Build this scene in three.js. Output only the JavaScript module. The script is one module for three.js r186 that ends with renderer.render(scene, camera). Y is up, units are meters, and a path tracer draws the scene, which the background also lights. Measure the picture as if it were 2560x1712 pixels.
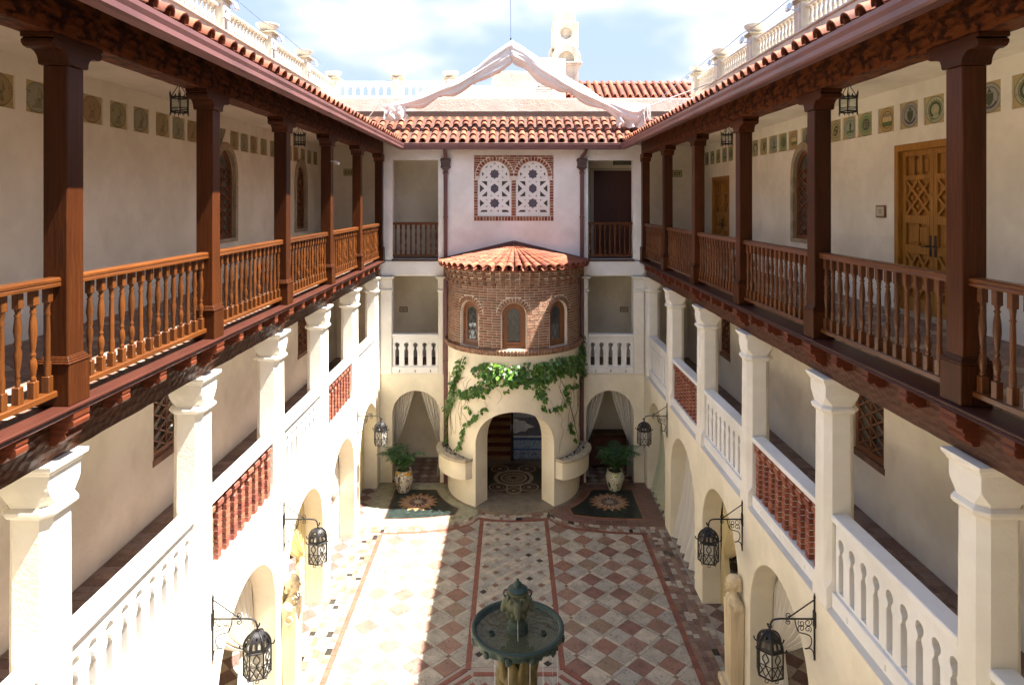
import * as THREE from 'three';
import { mergeGeometries, toCreasedNormals } from 'three/addons/utils/BufferGeometryUtils.js';
import { ConvexGeometry } from 'three/addons/geometries/ConvexGeometry.js';
import { MarchingCubes } from 'three/addons/objects/MarchingCubes.js';
import { createNoise2D, createNoise3D } from 'simplex-noise';

// ---------------------------------------------------------------- camera, sky, sun, exposure
const scene = new THREE.Scene();
const W = 2560, H = 1712, FOCAL = 1700;                       // lens measured on the photograph: level camera, rising front
const camera = new THREE.PerspectiveCamera(2 * Math.atan(H / 2 / FOCAL) * 180 / Math.PI, W / H, 0.05, 400);
camera.position.set(-0.03, 7.86, 0);
camera.lookAt(-0.03, 7.86, -10);
camera.setViewOffset(W, H, 2, 353, W, H);
const renderer = new THREE.WebGLRenderer({ antialias: true });
renderer.setSize(1024, 684);
renderer.toneMapping = THREE.LinearToneMapping;
renderer.toneMappingExposure = 6.9;
renderer.shadowMap.enabled = true;

function rng(seed) { let s = seed | 0; return () => { s = (s + 0x6d2b79f5) | 0; let t = Math.imul(s ^ (s >>> 15), 1 | s); t = (t + Math.imul(t ^ (t >>> 7), 61 | t)) ^ t; return ((t ^ (t >>> 14)) >>> 0) / 4294967296; }; }
const R0 = rng(7);
const n2 = createNoise2D(rng(11)), n3 = createNoise3D(rng(23));
const fbm3 = (x, y, z, o = 5) => { let a = 0, w = 0.5, s = 0; for (let i = 0; i < o; i++) { a += w * n3(x, y, z); s += w; x *= 2.03; y *= 2.03; z *= 2.03; w *= 0.52; } return a / s; };
const lerp = (a, b, t) => a + (b - a) * t, clamp = (v, a = 0, b = 1) => Math.min(b, Math.max(a, v)), sst = (a, b, x) => { const t = clamp((x - a) / (b - a)); return t * t * (3 - 2 * t); };

{ // sky: summer blue with broken white cloud, the same all round
  const w = 1024, h = 512, data = new Float32Array(w * h * 4);
  for (let j = 0; j < h; j++) for (let i = 0; i < w; i++) {
    const el = ((j + 0.5) / h - 0.5) * Math.PI, az = ((i + 0.5) / w) * 2 * Math.PI;
    const x = Math.cos(el) * Math.cos(az), y = Math.sin(el), z = Math.cos(el) * Math.sin(az), o = (j * w + i) * 4;
    let c;
    if (y < -0.02) c = [0.2, 0.19, 0.17];
    else {
      const t = Math.pow(clamp(y), 0.5);
      c = [lerp(0.108, 0.084, t), lerp(0.13, 0.116, t), lerp(0.172, 0.192, t)];
      const k = 1 / (Math.max(y, 0) + 0.25), f = fbm3(x * k * 1.15 + 3, z * k * 1.15 + 1.3, y * 0.8, 6), g = fbm3(x * 2.6 + 9, y * 9.5, z * 2.6, 6);
      const m = sst(-0.18, 0.62, f + 0.55 * g - 0.03), b = 0.2 + 0.02 * g;
      c = c.map((v, q) => lerp(v, b * [1, 1, 1.02][q], m * 0.95));
    }
    data[o] = c[0]; data[o + 1] = c[1]; data[o + 2] = c[2]; data[o + 3] = 1;
  }
  const sky = new THREE.DataTexture(data, w, h, THREE.RGBAFormat, THREE.FloatType);
  sky.mapping = THREE.EquirectangularReflectionMapping; sky.magFilter = THREE.LinearFilter; sky.wrapS = THREE.RepeatWrapping; sky.needsUpdate = true;
  scene.background = sky; scene.environment = sky;
}
const sun = new THREE.DirectionalLight(new THREE.Color(1, 0.965, 0.91), 4.1);
sun.position.set(30, 62.4, -12 + 4.3); sun.target.position.set(0, 0, -12); // high over the right-hand wing, a little behind the camera
sun.castShadow = true; sun.shadow.radius = 1;
Object.assign(sun.shadow.camera, { left: -26, right: 26, top: 26, bottom: -26, near: 1, far: 140 });
sun.shadow.mapSize.set(4096, 4096);
scene.add(sun, sun.target);

// ---------------------------------------------------------------- measures (metres; d = distance in front of the camera, z = -d)
const PX = [5.57, 8.23, 10.89, 13.55, 16.21, 18.87];          // the bays of both wings
const FAC = 19.0, CX = 0.04;                                  // facade plane, axis of the turret
const D0 = -1.2;                                              // where the wings start, behind the camera

// ---------------------------------------------------------------- helpers
const used = {};
function numbered(n) { used[n] = (used[n] ?? -1) + 1; return used[n] ? n + '_' + String(used[n]).padStart(3, '0') : n; }
function tag(o, label, category, group) { o.userData.label = label; o.userData.category = category; if (group) o.userData.group = group; return o; }
function thing(name, label, category, group, pos = [0, 0, 0], turn = 0) {
  const o = new THREE.Group(); o.name = numbered(name); o.position.set(pos[0], pos[1], -pos[2]); o.rotation.y = turn; scene.add(o); return tag(o, label, category, group);
}
function structure(name) { const o = new THREE.Group(); o.name = numbered(name); o.userData.kind = 'structure'; scene.add(o); return o; }
const V3 = (x, y, d) => new THREE.Vector3(x, y, -d);
const M4 = THREE.Matrix4;
function xf(g, m) { // apply a matrix, keeping faces outward when it mirrors
  g.applyMatrix4(m);
  if (m.determinant() < 0) {
    if (g.index) { const a = g.index.array; for (let i = 0; i < a.length; i += 3) { const t = a[i]; a[i] = a[i + 1]; a[i + 1] = t; } }
    else for (const k in g.attributes) { const b = g.attributes[k], s = b.itemSize, a = b.array; for (let i = 0; i < b.count; i += 3) for (let c = 0; c < s; c++) { const p = i * s + c, q = (i + 1) * s + c, t = a[p]; a[p] = a[q]; a[q] = t; } }
  }
  return g;
}
// shape drawn in (u = d, v = y), extruded outward from x0: (u, v, w) -> (s (x0 + w), v, -u)
const sideM = (s, x0) => new M4().set(0, 0, s, s * x0, 0, 1, 0, 0, -1, 0, 0, 0, 0, 0, 0, 1);
// shape drawn in (u = x, v = y), extruded away from the camera: (u, v, w) -> (u, v, -(d0 + w))
const backM = (d0) => new M4().set(1, 0, 0, 0, 0, 1, 0, 0, 0, 0, -1, -d0, 0, 0, 0, 1);
// shape drawn in (u = lateral, v = y), extruded along d: (u, v, w) -> (s u, v, -(d0 + w))
const alongM = (s, d0) => new M4().set(s, 0, 0, 0, 0, 1, 0, 0, 0, 0, -1, -d0, 0, 0, 0, 1);
function poly(pts, holes = []) {
  const s = new THREE.Shape(pts.map((p) => new THREE.Vector2(p[0], p[1])));
  for (const h of holes) s.holes.push(h instanceof THREE.Path ? h : new THREE.Path(h.map((p) => new THREE.Vector2(p[0], p[1]))));
  return s;
}
function ext(shape, depth, m, bevel = 0, seg = 10) {
  const g = new THREE.ExtrudeGeometry(shape, bevel ? { depth: depth - 2 * bevel, bevelEnabled: true, bevelThickness: bevel, bevelSize: bevel, bevelOffset: -bevel, bevelSegments: 1, curveSegments: seg } : { depth, bevelEnabled: false, curveSegments: seg });
  if (bevel) g.translate(0, 0, bevel);
  return m ? xf(g, m) : g;
}
function box(x0, x1, y0, y1, d0, d1) { const g = new THREE.BoxGeometry(Math.abs(x1 - x0), Math.abs(y1 - y0), Math.abs(d1 - d0)); g.translate((x0 + x1) / 2, (y0 + y1) / 2, -(d0 + d1) / 2); return g; }
const chamCache = {};
function cham(w, h, l, c = 0.006) { // a box with chamfered edges, centred
  const key = [w, h, l, c].map((v) => v.toFixed(4)).join();
  if (!chamCache[key]) {
    const p = [], a = w / 2, b = h / 2, e = l / 2;
    for (const x of [-1, 1]) for (const y of [-1, 1]) for (const z of [-1, 1]) p.push(new THREE.Vector3(x * a, y * (b - c), z * (e - c)), new THREE.Vector3(x * (a - c), y * b, z * (e - c)), new THREE.Vector3(x * (a - c), y * (b - c), z * e));
    chamCache[key] = boxUV(new ConvexGeometry(p));
  }
  return chamCache[key];
}
function chamAt(x0, x1, y0, y1, d0, d1, c = 0.008) { const g = cham(Math.abs(x1 - x0), Math.abs(y1 - y0), Math.abs(d1 - d0), c).clone(); g.translate((x0 + x1) / 2, (y0 + y1) / 2, -(d0 + d1) / 2); return g; }
function boxUV(g, along = 'y') { // uv in metres by the way each face points; v follows the grain axis
  if (g.index) g = g.toNonIndexed();
  const p = g.attributes.position, n = g.attributes.normal, uv = new Float32Array(p.count * 2), ax = { x: 0, y: 1, z: 2 }[along];
  for (let i = 0; i < p.count; i += 3) {
    let nx = 0, ny = 0, nz = 0;
    for (let k = 0; k < 3; k++) { nx += n.getX(i + k); ny += n.getY(i + k); nz += n.getZ(i + k); }
    const a = [Math.abs(nx), Math.abs(ny), Math.abs(nz)], dom = a[0] >= a[1] && a[0] >= a[2] ? 0 : a[1] >= a[2] ? 1 : 2, rest = [0, 1, 2].filter((q) => q !== dom);
    const vA = rest.includes(ax) ? ax : rest[1], uA = rest.find((q) => q !== vA);
    for (let k = 0; k < 3; k++) { uv[(i + k) * 2] = p.getComponent(i + k, uA); uv[(i + k) * 2 + 1] = p.getComponent(i + k, vA); }
  }
  g.setAttribute('uv', new THREE.BufferAttribute(uv, 2));
  return g;
}
function clean(g) { let q = g.index ? g.toNonIndexed() : g; if (!q.attributes.normal) q.computeVertexNormals(); if (!q.attributes.uv) q = boxUV(q); const r = new THREE.BufferGeometry(); for (const k of ['position', 'normal', 'uv']) r.setAttribute(k, q.attributes[k]); return r; }
const merge = (list) => mergeGeometries(list.map(clean), false);
function mesh(name, geo, mat, parent, opt = {}) {
  let g = Array.isArray(geo) ? (geo.length > 1 ? merge(geo) : geo[0]) : geo;
  if (opt.crease) g = toCreasedNormals(g, opt.crease);
  if (opt.uv) g = boxUV(g, opt.uv);
  const m = new THREE.Mesh(g, mat); m.castShadow = m.receiveShadow = true;
  m.name = parent ? name : numbered(name);
  if (opt.kind) m.userData.kind = opt.kind;
  if (opt.label) m.userData.label = opt.label;
  (parent ?? scene).add(m);
  return m;
}
function tube(pts, r, seg = 24, rad = 6, closed = false) { return new THREE.TubeGeometry(new THREE.CatmullRomCurve3(pts, closed), seg, r, rad, closed); }
function rod(a, b, r, r2 = r, rad = 8) { const g = new THREE.CylinderGeometry(r2, r, a.distanceTo(b), rad); g.translate(0, a.distanceTo(b) / 2, 0); g.applyQuaternion(new THREE.Quaternion().setFromUnitVectors(new THREE.Vector3(0, 1, 0), b.clone().sub(a).normalize())); g.translate(a.x, a.y, a.z); return g; }
const lathe = (pts, seg = 16) => new THREE.LatheGeometry(pts.map((p) => new THREE.Vector2(p[0], p[1])), seg);
function loft(rings, close = true) { // rings of equal length, each a list of Vector3; flat-shaded strips with end caps
  const pos = [], n = rings[0].length, tri = (a, b, c) => pos.push(a.x, a.y, a.z, b.x, b.y, b.z, c.x, c.y, c.z);
  for (let k = 0; k < rings.length - 1; k++) for (let i = 0; i < n; i++) { const j = (i + 1) % n, a = rings[k], b = rings[k + 1]; tri(a[i], a[j], b[j]); tri(a[i], b[j], b[i]); }
  if (close) { for (let i = 1; i < n - 1; i++) { tri(rings[0][0], rings[0][i + 1], rings[0][i]); const t = rings[rings.length - 1]; tri(t[0], t[i], t[i + 1]); } }
  const g = new THREE.BufferGeometry(); g.setAttribute('position', new THREE.Float32BufferAttribute(pos, 3)); g.computeVertexNormals(); return boxUV(g);
}
// ring of a square with cut corners round (x, d), counter-clockwise from above
const octRing = (x, y, d, h, c, h2 = h) => [[h - c, h2], [h, h2 - c], [h, -h2 + c], [h - c, -h2], [-h + c, -h2], [-h, -h2 + c], [-h, h2 - c], [-h + c, h2]].map(([a, b]) => new THREE.Vector3(x + a, y, -d + b));
// U-shaped sweep round the court: profile (o = outward offset, y) along left wing, facade, right wing
function sweepU(profile, L, dEnd, dStart = D0) {
  const pos = [], P = (k, o, y) => [[-(L + o), y, -dStart], [-(L + o), y, -(dEnd + o)], [L + o, y, -(dEnd + o)], [L + o, y, -dStart]][k], tri = (...a) => a.forEach((v) => pos.push(...v));
  for (let i = 0; i < profile.length; i++) {
    const [o1, y1] = profile[i], [o2, y2] = profile[(i + 1) % profile.length];
    for (let k = 0; k < 3; k++) { const a = P(k, o1, y1), b = P(k + 1, o1, y1), c = P(k + 1, o2, y2), e = P(k, o2, y2); tri(a, b, c, a, c, e); }
  }
  const g = new THREE.BufferGeometry(); g.setAttribute('position', new THREE.Float32BufferAttribute(pos, 3)); g.computeVertexNormals(); return boxUV(g, 'z');
}
function grid(nu, nv, f) { // smooth surface f(u, v) -> Vector3, uv 0..1
  const pos = [], uv = [], idx = [];
  for (let j = 0; j <= nv; j++) for (let i = 0; i <= nu; i++) { const p = f(i / nu, j / nv); pos.push(p.x, p.y, p.z); uv.push(i / nu, j / nv); }
  for (let j = 0; j < nv; j++) for (let i = 0; i < nu; i++) { const a = j * (nu + 1) + i, b = a + 1, c = a + nu + 1, e = c + 1; idx.push(a, b, e, a, e, c); }
  const g = new THREE.BufferGeometry(); g.setAttribute('position', new THREE.Float32BufferAttribute(pos, 3)); g.setAttribute('uv', new THREE.Float32BufferAttribute(uv, 2)); g.setIndex(idx); g.computeVertexNormals(); return g;
}
// blobs joined smoothly: prims [ax,ay,az, bx,by,bz, ra, rb, k]; world box centre c, half-size h
function blob(prims, c, h, res, k = 0.02) {
  const mc = new MarchingCubes(res, new THREE.MeshStandardMaterial(), false, false, 60000); mc.isolation = 0; mc.field.fill(-1);
  const p = new THREE.Vector3(), a = new THREE.Vector3(), b = new THREE.Vector3(), ab = new THREE.Vector3(), q = new THREE.Vector3();
  const P = prims.map((t) => ({ a: new THREE.Vector3(t[0], t[1], t[2]), b: new THREE.Vector3(t[3], t[4], t[5]), ra: t[6], rb: t[7] }));
  for (let z = 0; z < res; z++) for (let y = 0; y < res; y++) for (let x = 0; x < res; x++) {
    p.set(c[0] + ((x - res / 2) / (res / 2)) * h, c[1] + ((y - res / 2) / (res / 2)) * h, c[2] + ((z - res / 2) / (res / 2)) * h);
    let d = 1e3;
    for (const t of P) {
      ab.subVectors(t.b, t.a); const L2 = ab.lengthSq(), u = L2 < 1e-9 ? 0 : clamp(q.subVectors(p, t.a).dot(ab) / L2);
      const e = q.copy(t.a).addScaledVector(ab, u).distanceTo(p) - lerp(t.ra, t.rb, u);
      const hh = clamp(0.5 + 0.5 * (d - e) / k); d = lerp(d, e, hh) - k * hh * (1 - hh);
    }
    mc.field[x + y * res + z * res * res] = -d;
  }
  mc.update();
  const n = mc.count, g = new THREE.BufferGeometry();
  g.setAttribute('position', new THREE.BufferAttribute(mc.positionArray.slice(0, n * 3), 3)); g.setAttribute('normal', new THREE.BufferAttribute(mc.normalArray.slice(0, n * 3), 3));
  g.scale(h, h, h); g.translate(c[0], c[1], c[2]);
  return boxUV(g);
}

// ---------------------------------------------------------------- textures (grain and relief only)
function pnoise(x, y, per, seed) { // tiling noise: simplex on a torus is dear, value noise does
  const xi = Math.floor(x), yi = Math.floor(y), f = (a, b) => { let h = (((a % per) + per) % per) * 374761393 + (((b % per) + per) % per) * 668265263 + seed * 974711; h = Math.imul(h ^ (h >>> 13), 1274126177); return ((h ^ (h >>> 16)) >>> 0) / 4294967296; };
  const u = x - xi, v = y - yi, a = u * u * (3 - 2 * u), b = v * v * (3 - 2 * v);
  return lerp(lerp(f(xi, yi), f(xi + 1, yi), a), lerp(f(xi, yi + 1), f(xi + 1, yi + 1), a), b);
}
const pfbm = (u, v, per, oct, seed) => { let a = 0, w = 0.5, s = 0; for (let i = 0; i < oct; i++) { a += w * pnoise(u * per, v * per, per, seed + i); s += w; w *= 0.55; per *= 2; } return a / s; };
function tex(size, metres, fn, srgb) {
  const data = new Uint8Array(size * size * 4);
  for (let j = 0; j < size; j++) for (let i = 0; i < size; i++) { let c = fn(i / size, j / size); if (typeof c === 'number') c = [c, c, c]; const o = (j * size + i) * 4; for (let q = 0; q < 3; q++) data[o + q] = clamp(c[q]) * 255; data[o + 3] = 255; }
  const t = new THREE.DataTexture(data, size, size); t.wrapS = t.wrapT = THREE.RepeatWrapping; t.magFilter = THREE.LinearFilter; t.minFilter = THREE.LinearMipmapLinearFilter; t.repeat.set(1 / (metres[0] ?? metres), 1 / (metres[1] ?? metres));
  if (srgb) t.colorSpace = THREE.SRGBColorSpace; t.needsUpdate = true; return t;
}
const T = {};
T.stuccoB = tex(1024, 2.4, (u, v) => { // trowelled stucco: flat with lapped strokes and grit
  const wx = pfbm(u, v, 5, 3, 1), wy = pfbm(u, v, 5, 3, 9), a = pfbm(u + 0.08 * wx, v + 0.08 * wy, 9, 4, 17), s = 0.5 + 0.5 * Math.sin((a * 7 + wx * 3) * 6.28), g = pnoise(u * 256, v * 256, 256, 5);
  return 0.5 * a + 0.1 * Math.pow(s, 3) + 0.12 * g + 0.28 * wx;
});
T.stuccoM = tex(512, 3.1, (u, v) => { const a = pfbm(u, v, 4, 5, 31), b = pfbm(u, v, 24, 3, 37); const k = 0.945 + 0.055 * sst(0.3, 0.7, a) + 0.03 * (b - 0.5); return [k, k * (0.985 + 0.02 * b), k * (0.96 + 0.04 * a)]; }, true);
T.weatherM = tex(512, [2.2, 3.7], (u, v) => { const a = pfbm(u, v, 5, 5, 41), st = pfbm(u * 6, v, 6, 4, 43); const k = 0.84 + 0.16 * sst(0.25, 0.62, 0.6 * a + 0.4 * st); return [k, k * 0.985, k * 0.955]; }, true);
T.wood = tex(512, [0.45, 1.6], (u, v) => { const w = pfbm(u, v, 3, 4, 51), g = pfbm(u * 1 + 0.04 * w, v * 0.06, 48, 3, 55), r = 0.5 + 0.5 * Math.sin((u * 9 + w * 2.4) * 6.28), k = 0.7 + 0.22 * g + 0.08 * r + 0.22 * (w - 0.5); return [k, k * (0.94 + 0.06 * g), k * (0.9 + 0.1 * g)]; }, true);
T.woodB = tex(512, [0.45, 1.6], (u, v) => pfbm(u, v * 0.05, 64, 3, 58));
T.adzeB = tex(512, [0.5, 0.62], (u, v) => { // adzed beam: overlapping scooped cuts
  let best = 9, second = 9; const n = 7;
  for (let a = -1; a <= 1; a++) for (let b = -1; b <= 1; b++) { const ci = Math.floor(u * n) + a, cj = Math.floor(v * n) + b, h = (q) => pnoise(((ci % n) + n) % n + 0.0, ((cj % n) + n) % n, n, q); const px = (ci + 0.2 + 0.6 * h(61)) / n, py = (cj + 0.2 + 0.6 * h(67)) / n, dd = Math.hypot((u - px) * 1.5, v - py); if (dd < best) { second = best; best = dd; } else if (dd < second) second = dd; }
  return clamp(0.15 + best * 6 + 0.14 * pfbm(u, v * 0.4, 40, 2, 71));
});
T.trav = tex(512, 0.9, (u, v) => { const a = pfbm(u, v, 5, 5, 81), b = pfbm(u * 1, v * 1, 36, 3, 87), p = sst(0.3, 0.18, pnoise(u * 60, v * 60, 60, 91)) * sst(0.4, 0.6, pfbm(u, v, 8, 2, 93)); const k = (0.74 + 0.22 * a + 0.1 * (b - 0.5)) * (1 - 0.3 * p); return [k, k * 0.985, k * (0.93 + 0.05 * b)]; }, true);
T.terra = tex(512, 0.7, (u, v) => { const a = pfbm(u, v, 5, 5, 101), b = pfbm(u, v, 40, 3, 103), k = 0.68 + 0.36 * (a - 0.15) + 0.12 * (b - 0.5), l = sst(0.62, 0.8, pfbm(u, v, 9, 4, 107)) * 0.3; return [lerp(k, 0.8, l), lerp(k * 0.95, 0.78, l), lerp(k * 0.9, 0.74, l)]; }, true);
T.burl = tex(512, [0.42, 0.8], (u, v) => { const w = pfbm(u, v, 4, 4, 151), a = pfbm(u + 0.16 * w, v + 0.22 * pfbm(u, v, 5, 3, 153), 9, 4, 157), k = 0.45 + 0.5 * sst(0.3, 0.68, a) + 0.12 * (pfbm(u, v, 60, 2, 159) - 0.5); return [k, k * (0.82 + 0.14 * a), k * (0.7 + 0.16 * a)]; }, true);
T.fineB = tex(256, 0.25, (u, v) => pfbm(u, v, 16, 4, 111));
T.marble = tex(512, 1.1, (u, v) => { const a = pfbm(u, v, 4, 5, 121), vn = Math.pow(1 - Math.abs(Math.sin((a * 3.2 + pfbm(u, v, 7, 4, 127) * 1.6) * 6.28)), 14), k = 0.25 + 0.35 * pfbm(u, v, 12, 4, 131); return [k * 0.72 + vn * 0.6, k * 0.86 + vn * 0.62, k * 0.8 + vn * 0.6]; }, true);
T.weave = tex(256, 0.05, (u, v) => 0.5 + 0.25 * Math.sin(u * 50.26) + 0.25 * Math.sin(v * 50.26));

// ---------------------------------------------------------------- materials (base colours are linear)
const std = (rgb, rough, o = {}) => new THREE.MeshStandardMaterial({ color: new THREE.Color().setRGB(...rgb), roughness: rough, side: THREE.DoubleSide, ...o });
const phy = (rgb, rough, o = {}) => new THREE.MeshPhysicalMaterial({ color: new THREE.Color().setRGB(...rgb), roughness: rough, side: THREE.DoubleSide, ...o });
const M = {};
M.cream = std([0.86, 0.79, 0.63], 0.92, { map: T.stuccoM, bumpMap: T.stuccoB, bumpScale: 0.007 });
M.white = std([0.84, 0.8, 0.72], 0.9, { map: T.stuccoM, bumpMap: T.stuccoB, bumpScale: 0.006 });
M.gallery = std([0.87, 0.8, 0.66], 0.93, { map: T.stuccoM, bumpMap: T.stuccoB, bumpScale: 0.007 });
M.facade = std([0.86, 0.84, 0.82], 0.92, { map: T.stuccoM, bumpMap: T.stuccoB, bumpScale: 0.01 });
M.paint = std([0.83, 0.82, 0.8], 0.6, { map: T.stuccoM, bumpMap: T.fineB, bumpScale: 0.0015 });
M.roofwhite = std([0.8, 0.72, 0.63], 0.9, { map: T.stuccoM, bumpMap: T.stuccoB, bumpScale: 0.02 });
M.parapet = std([0.62, 0.58, 0.52], 0.85, { map: T.weatherM, bumpMap: T.fineB, bumpScale: 0.002 });
M.sill = std([0.6, 0.6, 0.6], 0.75, { map: T.weatherM });
M.mahog = phy([0.075, 0.0215, 0.0055], 0.4, { map: T.wood, bumpMap: T.woodB, bumpScale: 0.0012, specularIntensity: 0.35 });
M.rail = phy([0.145, 0.046, 0.009], 0.36, { map: T.wood, bumpMap: T.woodB, bumpScale: 0.0008, specularIntensity: 0.7, clearcoat: 0.15, clearcoatRoughness: 0.2 });
M.eave = phy([0.15, 0.05, 0.014], 0.55, { map: T.burl, bumpMap: T.adzeB, bumpScale: 0.006, specularIntensity: 0.4 });
M.beam = phy([0.1, 0.034, 0.013], 0.5, { map: T.wood, bumpMap: T.adzeB, bumpScale: 0.011, specularIntensity: 0.55 });
M.ledge = phy([0.075, 0.022, 0.013], 0.45, { map: T.wood, bumpMap: T.woodB, bumpScale: 0.001, specularIntensity: 0.6 });
M.corbel = phy([0.16, 0.038, 0.014], 0.5, { map: T.wood, specularIntensity: 0.5 });
M.gutter = phy([0.15, 0.06, 0.058], 0.5, { map: T.weatherM, clearcoat: 0.2, clearcoatRoughness: 0.4 });
M.door = phy([0.52, 0.25, 0.045], 0.45, { map: T.wood, bumpMap: T.woodB, bumpScale: 0.001, specularIntensity: 0.5 });
M.frame = phy([0.28, 0.1, 0.028], 0.45, { map: T.wood, clearcoat: 0.3, clearcoatRoughness: 0.35 });
M.darkdoor = phy([0.1, 0.025, 0.014], 0.5, { map: T.wood });
M.iron = std([0.018, 0.016, 0.016], 0.45, { metalness: 0.4, bumpMap: T.fineB, bumpScale: 0.001 });
M.bronze = std([0.06, 0.05, 0.045], 0.4, { metalness: 0.5 });
M.lampGlass = phy([0.66, 0.63, 0.55], 0.45, { transmission: 0.4, thickness: 0 });
M.glass = phy([0.86, 0.9, 0.88], 0.03, { transmission: 0.95, thickness: 0, specularIntensity: 1 });
M.room = std([0.2, 0.13, 0.085], 0.8, { map: T.wood });  // interior shade put into the colour: dark wood tone so windows read dark
M.dark = std([0.03, 0.026, 0.025], 0.7);
M.stone = std([0.62, 0.55, 0.43], 0.85, { map: T.trav, bumpMap: T.fineB, bumpScale: 0.002 });
M.statue = std([0.76, 0.64, 0.44], 0.7, { map: T.weatherM, bumpMap: T.fineB, bumpScale: 0.001 });
M.mortar = std([0.7, 0.61, 0.5], 0.95, { bumpMap: T.fineB, bumpScale: 0.004 });
M.grout = std([0.36, 0.3, 0.25], 0.95, { bumpMap: T.fineB, bumpScale: 0.003 });
M.clay = [[0.4, 0.115, 0.05], [0.45, 0.155, 0.075], [0.33, 0.09, 0.042], [0.38, 0.135, 0.07], [0.26, 0.075, 0.038]].map((c) => std(c, 0.8, { map: T.terra, bumpMap: T.fineB, bumpScale: 0.002 }));
M.brick = [[0.45, 0.25, 0.16], [0.52, 0.32, 0.215], [0.41, 0.2, 0.12], [0.5, 0.31, 0.22], [0.36, 0.23, 0.165]].map((c) => std(c, 0.88, { map: T.terra, bumpMap: T.fineB, bumpScale: 0.004 }));
M.rbrick = [[0.4, 0.125, 0.07], [0.46, 0.165, 0.09], [0.33, 0.09, 0.055]].map((c) => std(c, 0.85, { map: T.terra, bumpMap: T.fineB, bumpScale: 0.004 }));
M.tileW = [[0.62, 0.57, 0.49], [0.55, 0.51, 0.44], [0.66, 0.59, 0.49], [0.51, 0.48, 0.43]].map((c) => std(c, 0.55, { map: T.trav, bumpMap: T.trav, bumpScale: 0.002 }));
M.tileR = [[0.39, 0.21, 0.16], [0.365, 0.22, 0.17], [0.43, 0.265, 0.205], [0.37, 0.265, 0.19], [0.315, 0.17, 0.14]].map((c) => std(c, 0.5, { map: T.trav, bumpMap: T.trav, bumpScale: 0.002 }));
M.band = std([0.33, 0.12, 0.085], 0.5, { map: T.trav });
M.tileK = std([0.04, 0.035, 0.032], 0.4, { map: T.trav });
M.tileT = [[0.39, 0.28, 0.2], [0.3, 0.18, 0.12], [0.5, 0.42, 0.34]].map((c) => std(c, 0.55, { map: T.trav }));
M.tileG = [[0.27, 0.17, 0.135], [0.33, 0.22, 0.18], [0.22, 0.13, 0.11], [0.3, 0.21, 0.19]].map((c) => std(c, 0.6, { map: T.trav }));
M.marble = std([0.2, 0.2, 0.2], 0.3, { map: T.marble });
M.starA = std([0.52, 0.27, 0.13], 0.4, { map: T.trav }); M.starB = std([0.62, 0.44, 0.34], 0.4, { map: T.trav }); M.starC = std([0.13, 0.06, 0.05], 0.4, { map: T.trav });
M.curtain = phy([0.78, 0.74, 0.66], 0.95, { transmission: 0.3, thickness: 0, bumpMap: T.weave, bumpScale: 0.0004 });
M.yellow = phy([0.78, 0.66, 0.36], 0.9, { transmission: 0.3, thickness: 0, bumpMap: T.weave, bumpScale: 0.0004 });
M.green = phy([0.52, 0.55, 0.38], 0.95, { transmission: 0.35, thickness: 0, bumpMap: T.weave, bumpScale: 0.0004 });
M.cloth = phy([0.76, 0.74, 0.73], 0.9, { transmission: 0.15, thickness: 0, map: T.stuccoM });
M.tassel = std([0.5, 0.25, 0.06], 0.8);
M.leaf = [[0.085, 0.2, 0.024], [0.15, 0.29, 0.035], [0.055, 0.145, 0.02]].map((c) => phy(c, 0.42, { transmission: 0.3, thickness: 0 }));
M.palm = [[0.045, 0.13, 0.03], [0.07, 0.18, 0.045], [0.025, 0.085, 0.022]].map((c) => phy(c, 0.5, { transmission: 0.3, thickness: 0 }));
M.stem = std([0.22, 0.12, 0.06], 0.9);
M.soil = std([0.06, 0.045, 0.035], 0.95);
M.verd = std([0.06, 0.115, 0.108], 0.5, { metalness: 0.35, map: T.terra, bumpMap: T.fineB, bumpScale: 0.004 });
M.verdL = std([0.14, 0.175, 0.12], 0.6, { metalness: 0.2, map: T.terra, bumpMap: T.fineB, bumpScale: 0.004 });
M.moss = std([0.17, 0.15, 0.05], 0.65, { map: T.terra, bumpMap: T.fineB, bumpScale: 0.004 });
M.water = phy([0.5, 0.58, 0.4], 0.03, { transmission: 0.9, thickness: 0.3, ior: 1.33, attenuationColor: new THREE.Color(0.25, 0.3, 0.1), attenuationDistance: 0.12 });
M.jet = phy([0.95, 0.97, 1], 0.1, { transmission: 0.5, thickness: 0 });
M.flood = std([0.5, 0.55, 0.62], 0.35, { metalness: 0.6 });
M.wire = std([0.12, 0.16, 0.24], 0.6);
M.flash = std([0.09, 0.055, 0.045], 0.6, { map: T.weatherM });
M.mahogV = [[1, 0], [1.25, 0.31], [0.82, 0.67]].map(([k, o]) => { const m = M.mahog.clone(); m.color.multiplyScalar(k); m.map = T.wood.clone(); m.map.offset.set(o, o * 2.7); m.map.needsUpdate = true; return m; });
M.railV = [[1, 0], [1.22, 0.4], [0.84, 0.73]].map(([k, o]) => { const m = M.rail.clone(); m.color.multiplyScalar(k); m.map = T.wood.clone(); m.map.offset.set(o, o * 1.9); m.map.needsUpdate = true; return m; });
function darkBox(t, g) { mesh('room_behind', g, M.room, t); }  // dark box added behind a pane to keep the opening dark
const pick = (list, r) => list[Math.floor(r() * list.length) % list.length];
const ORD = ['nearest', 'second', 'third', 'fourth', 'fifth', 'farthest'];
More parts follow.
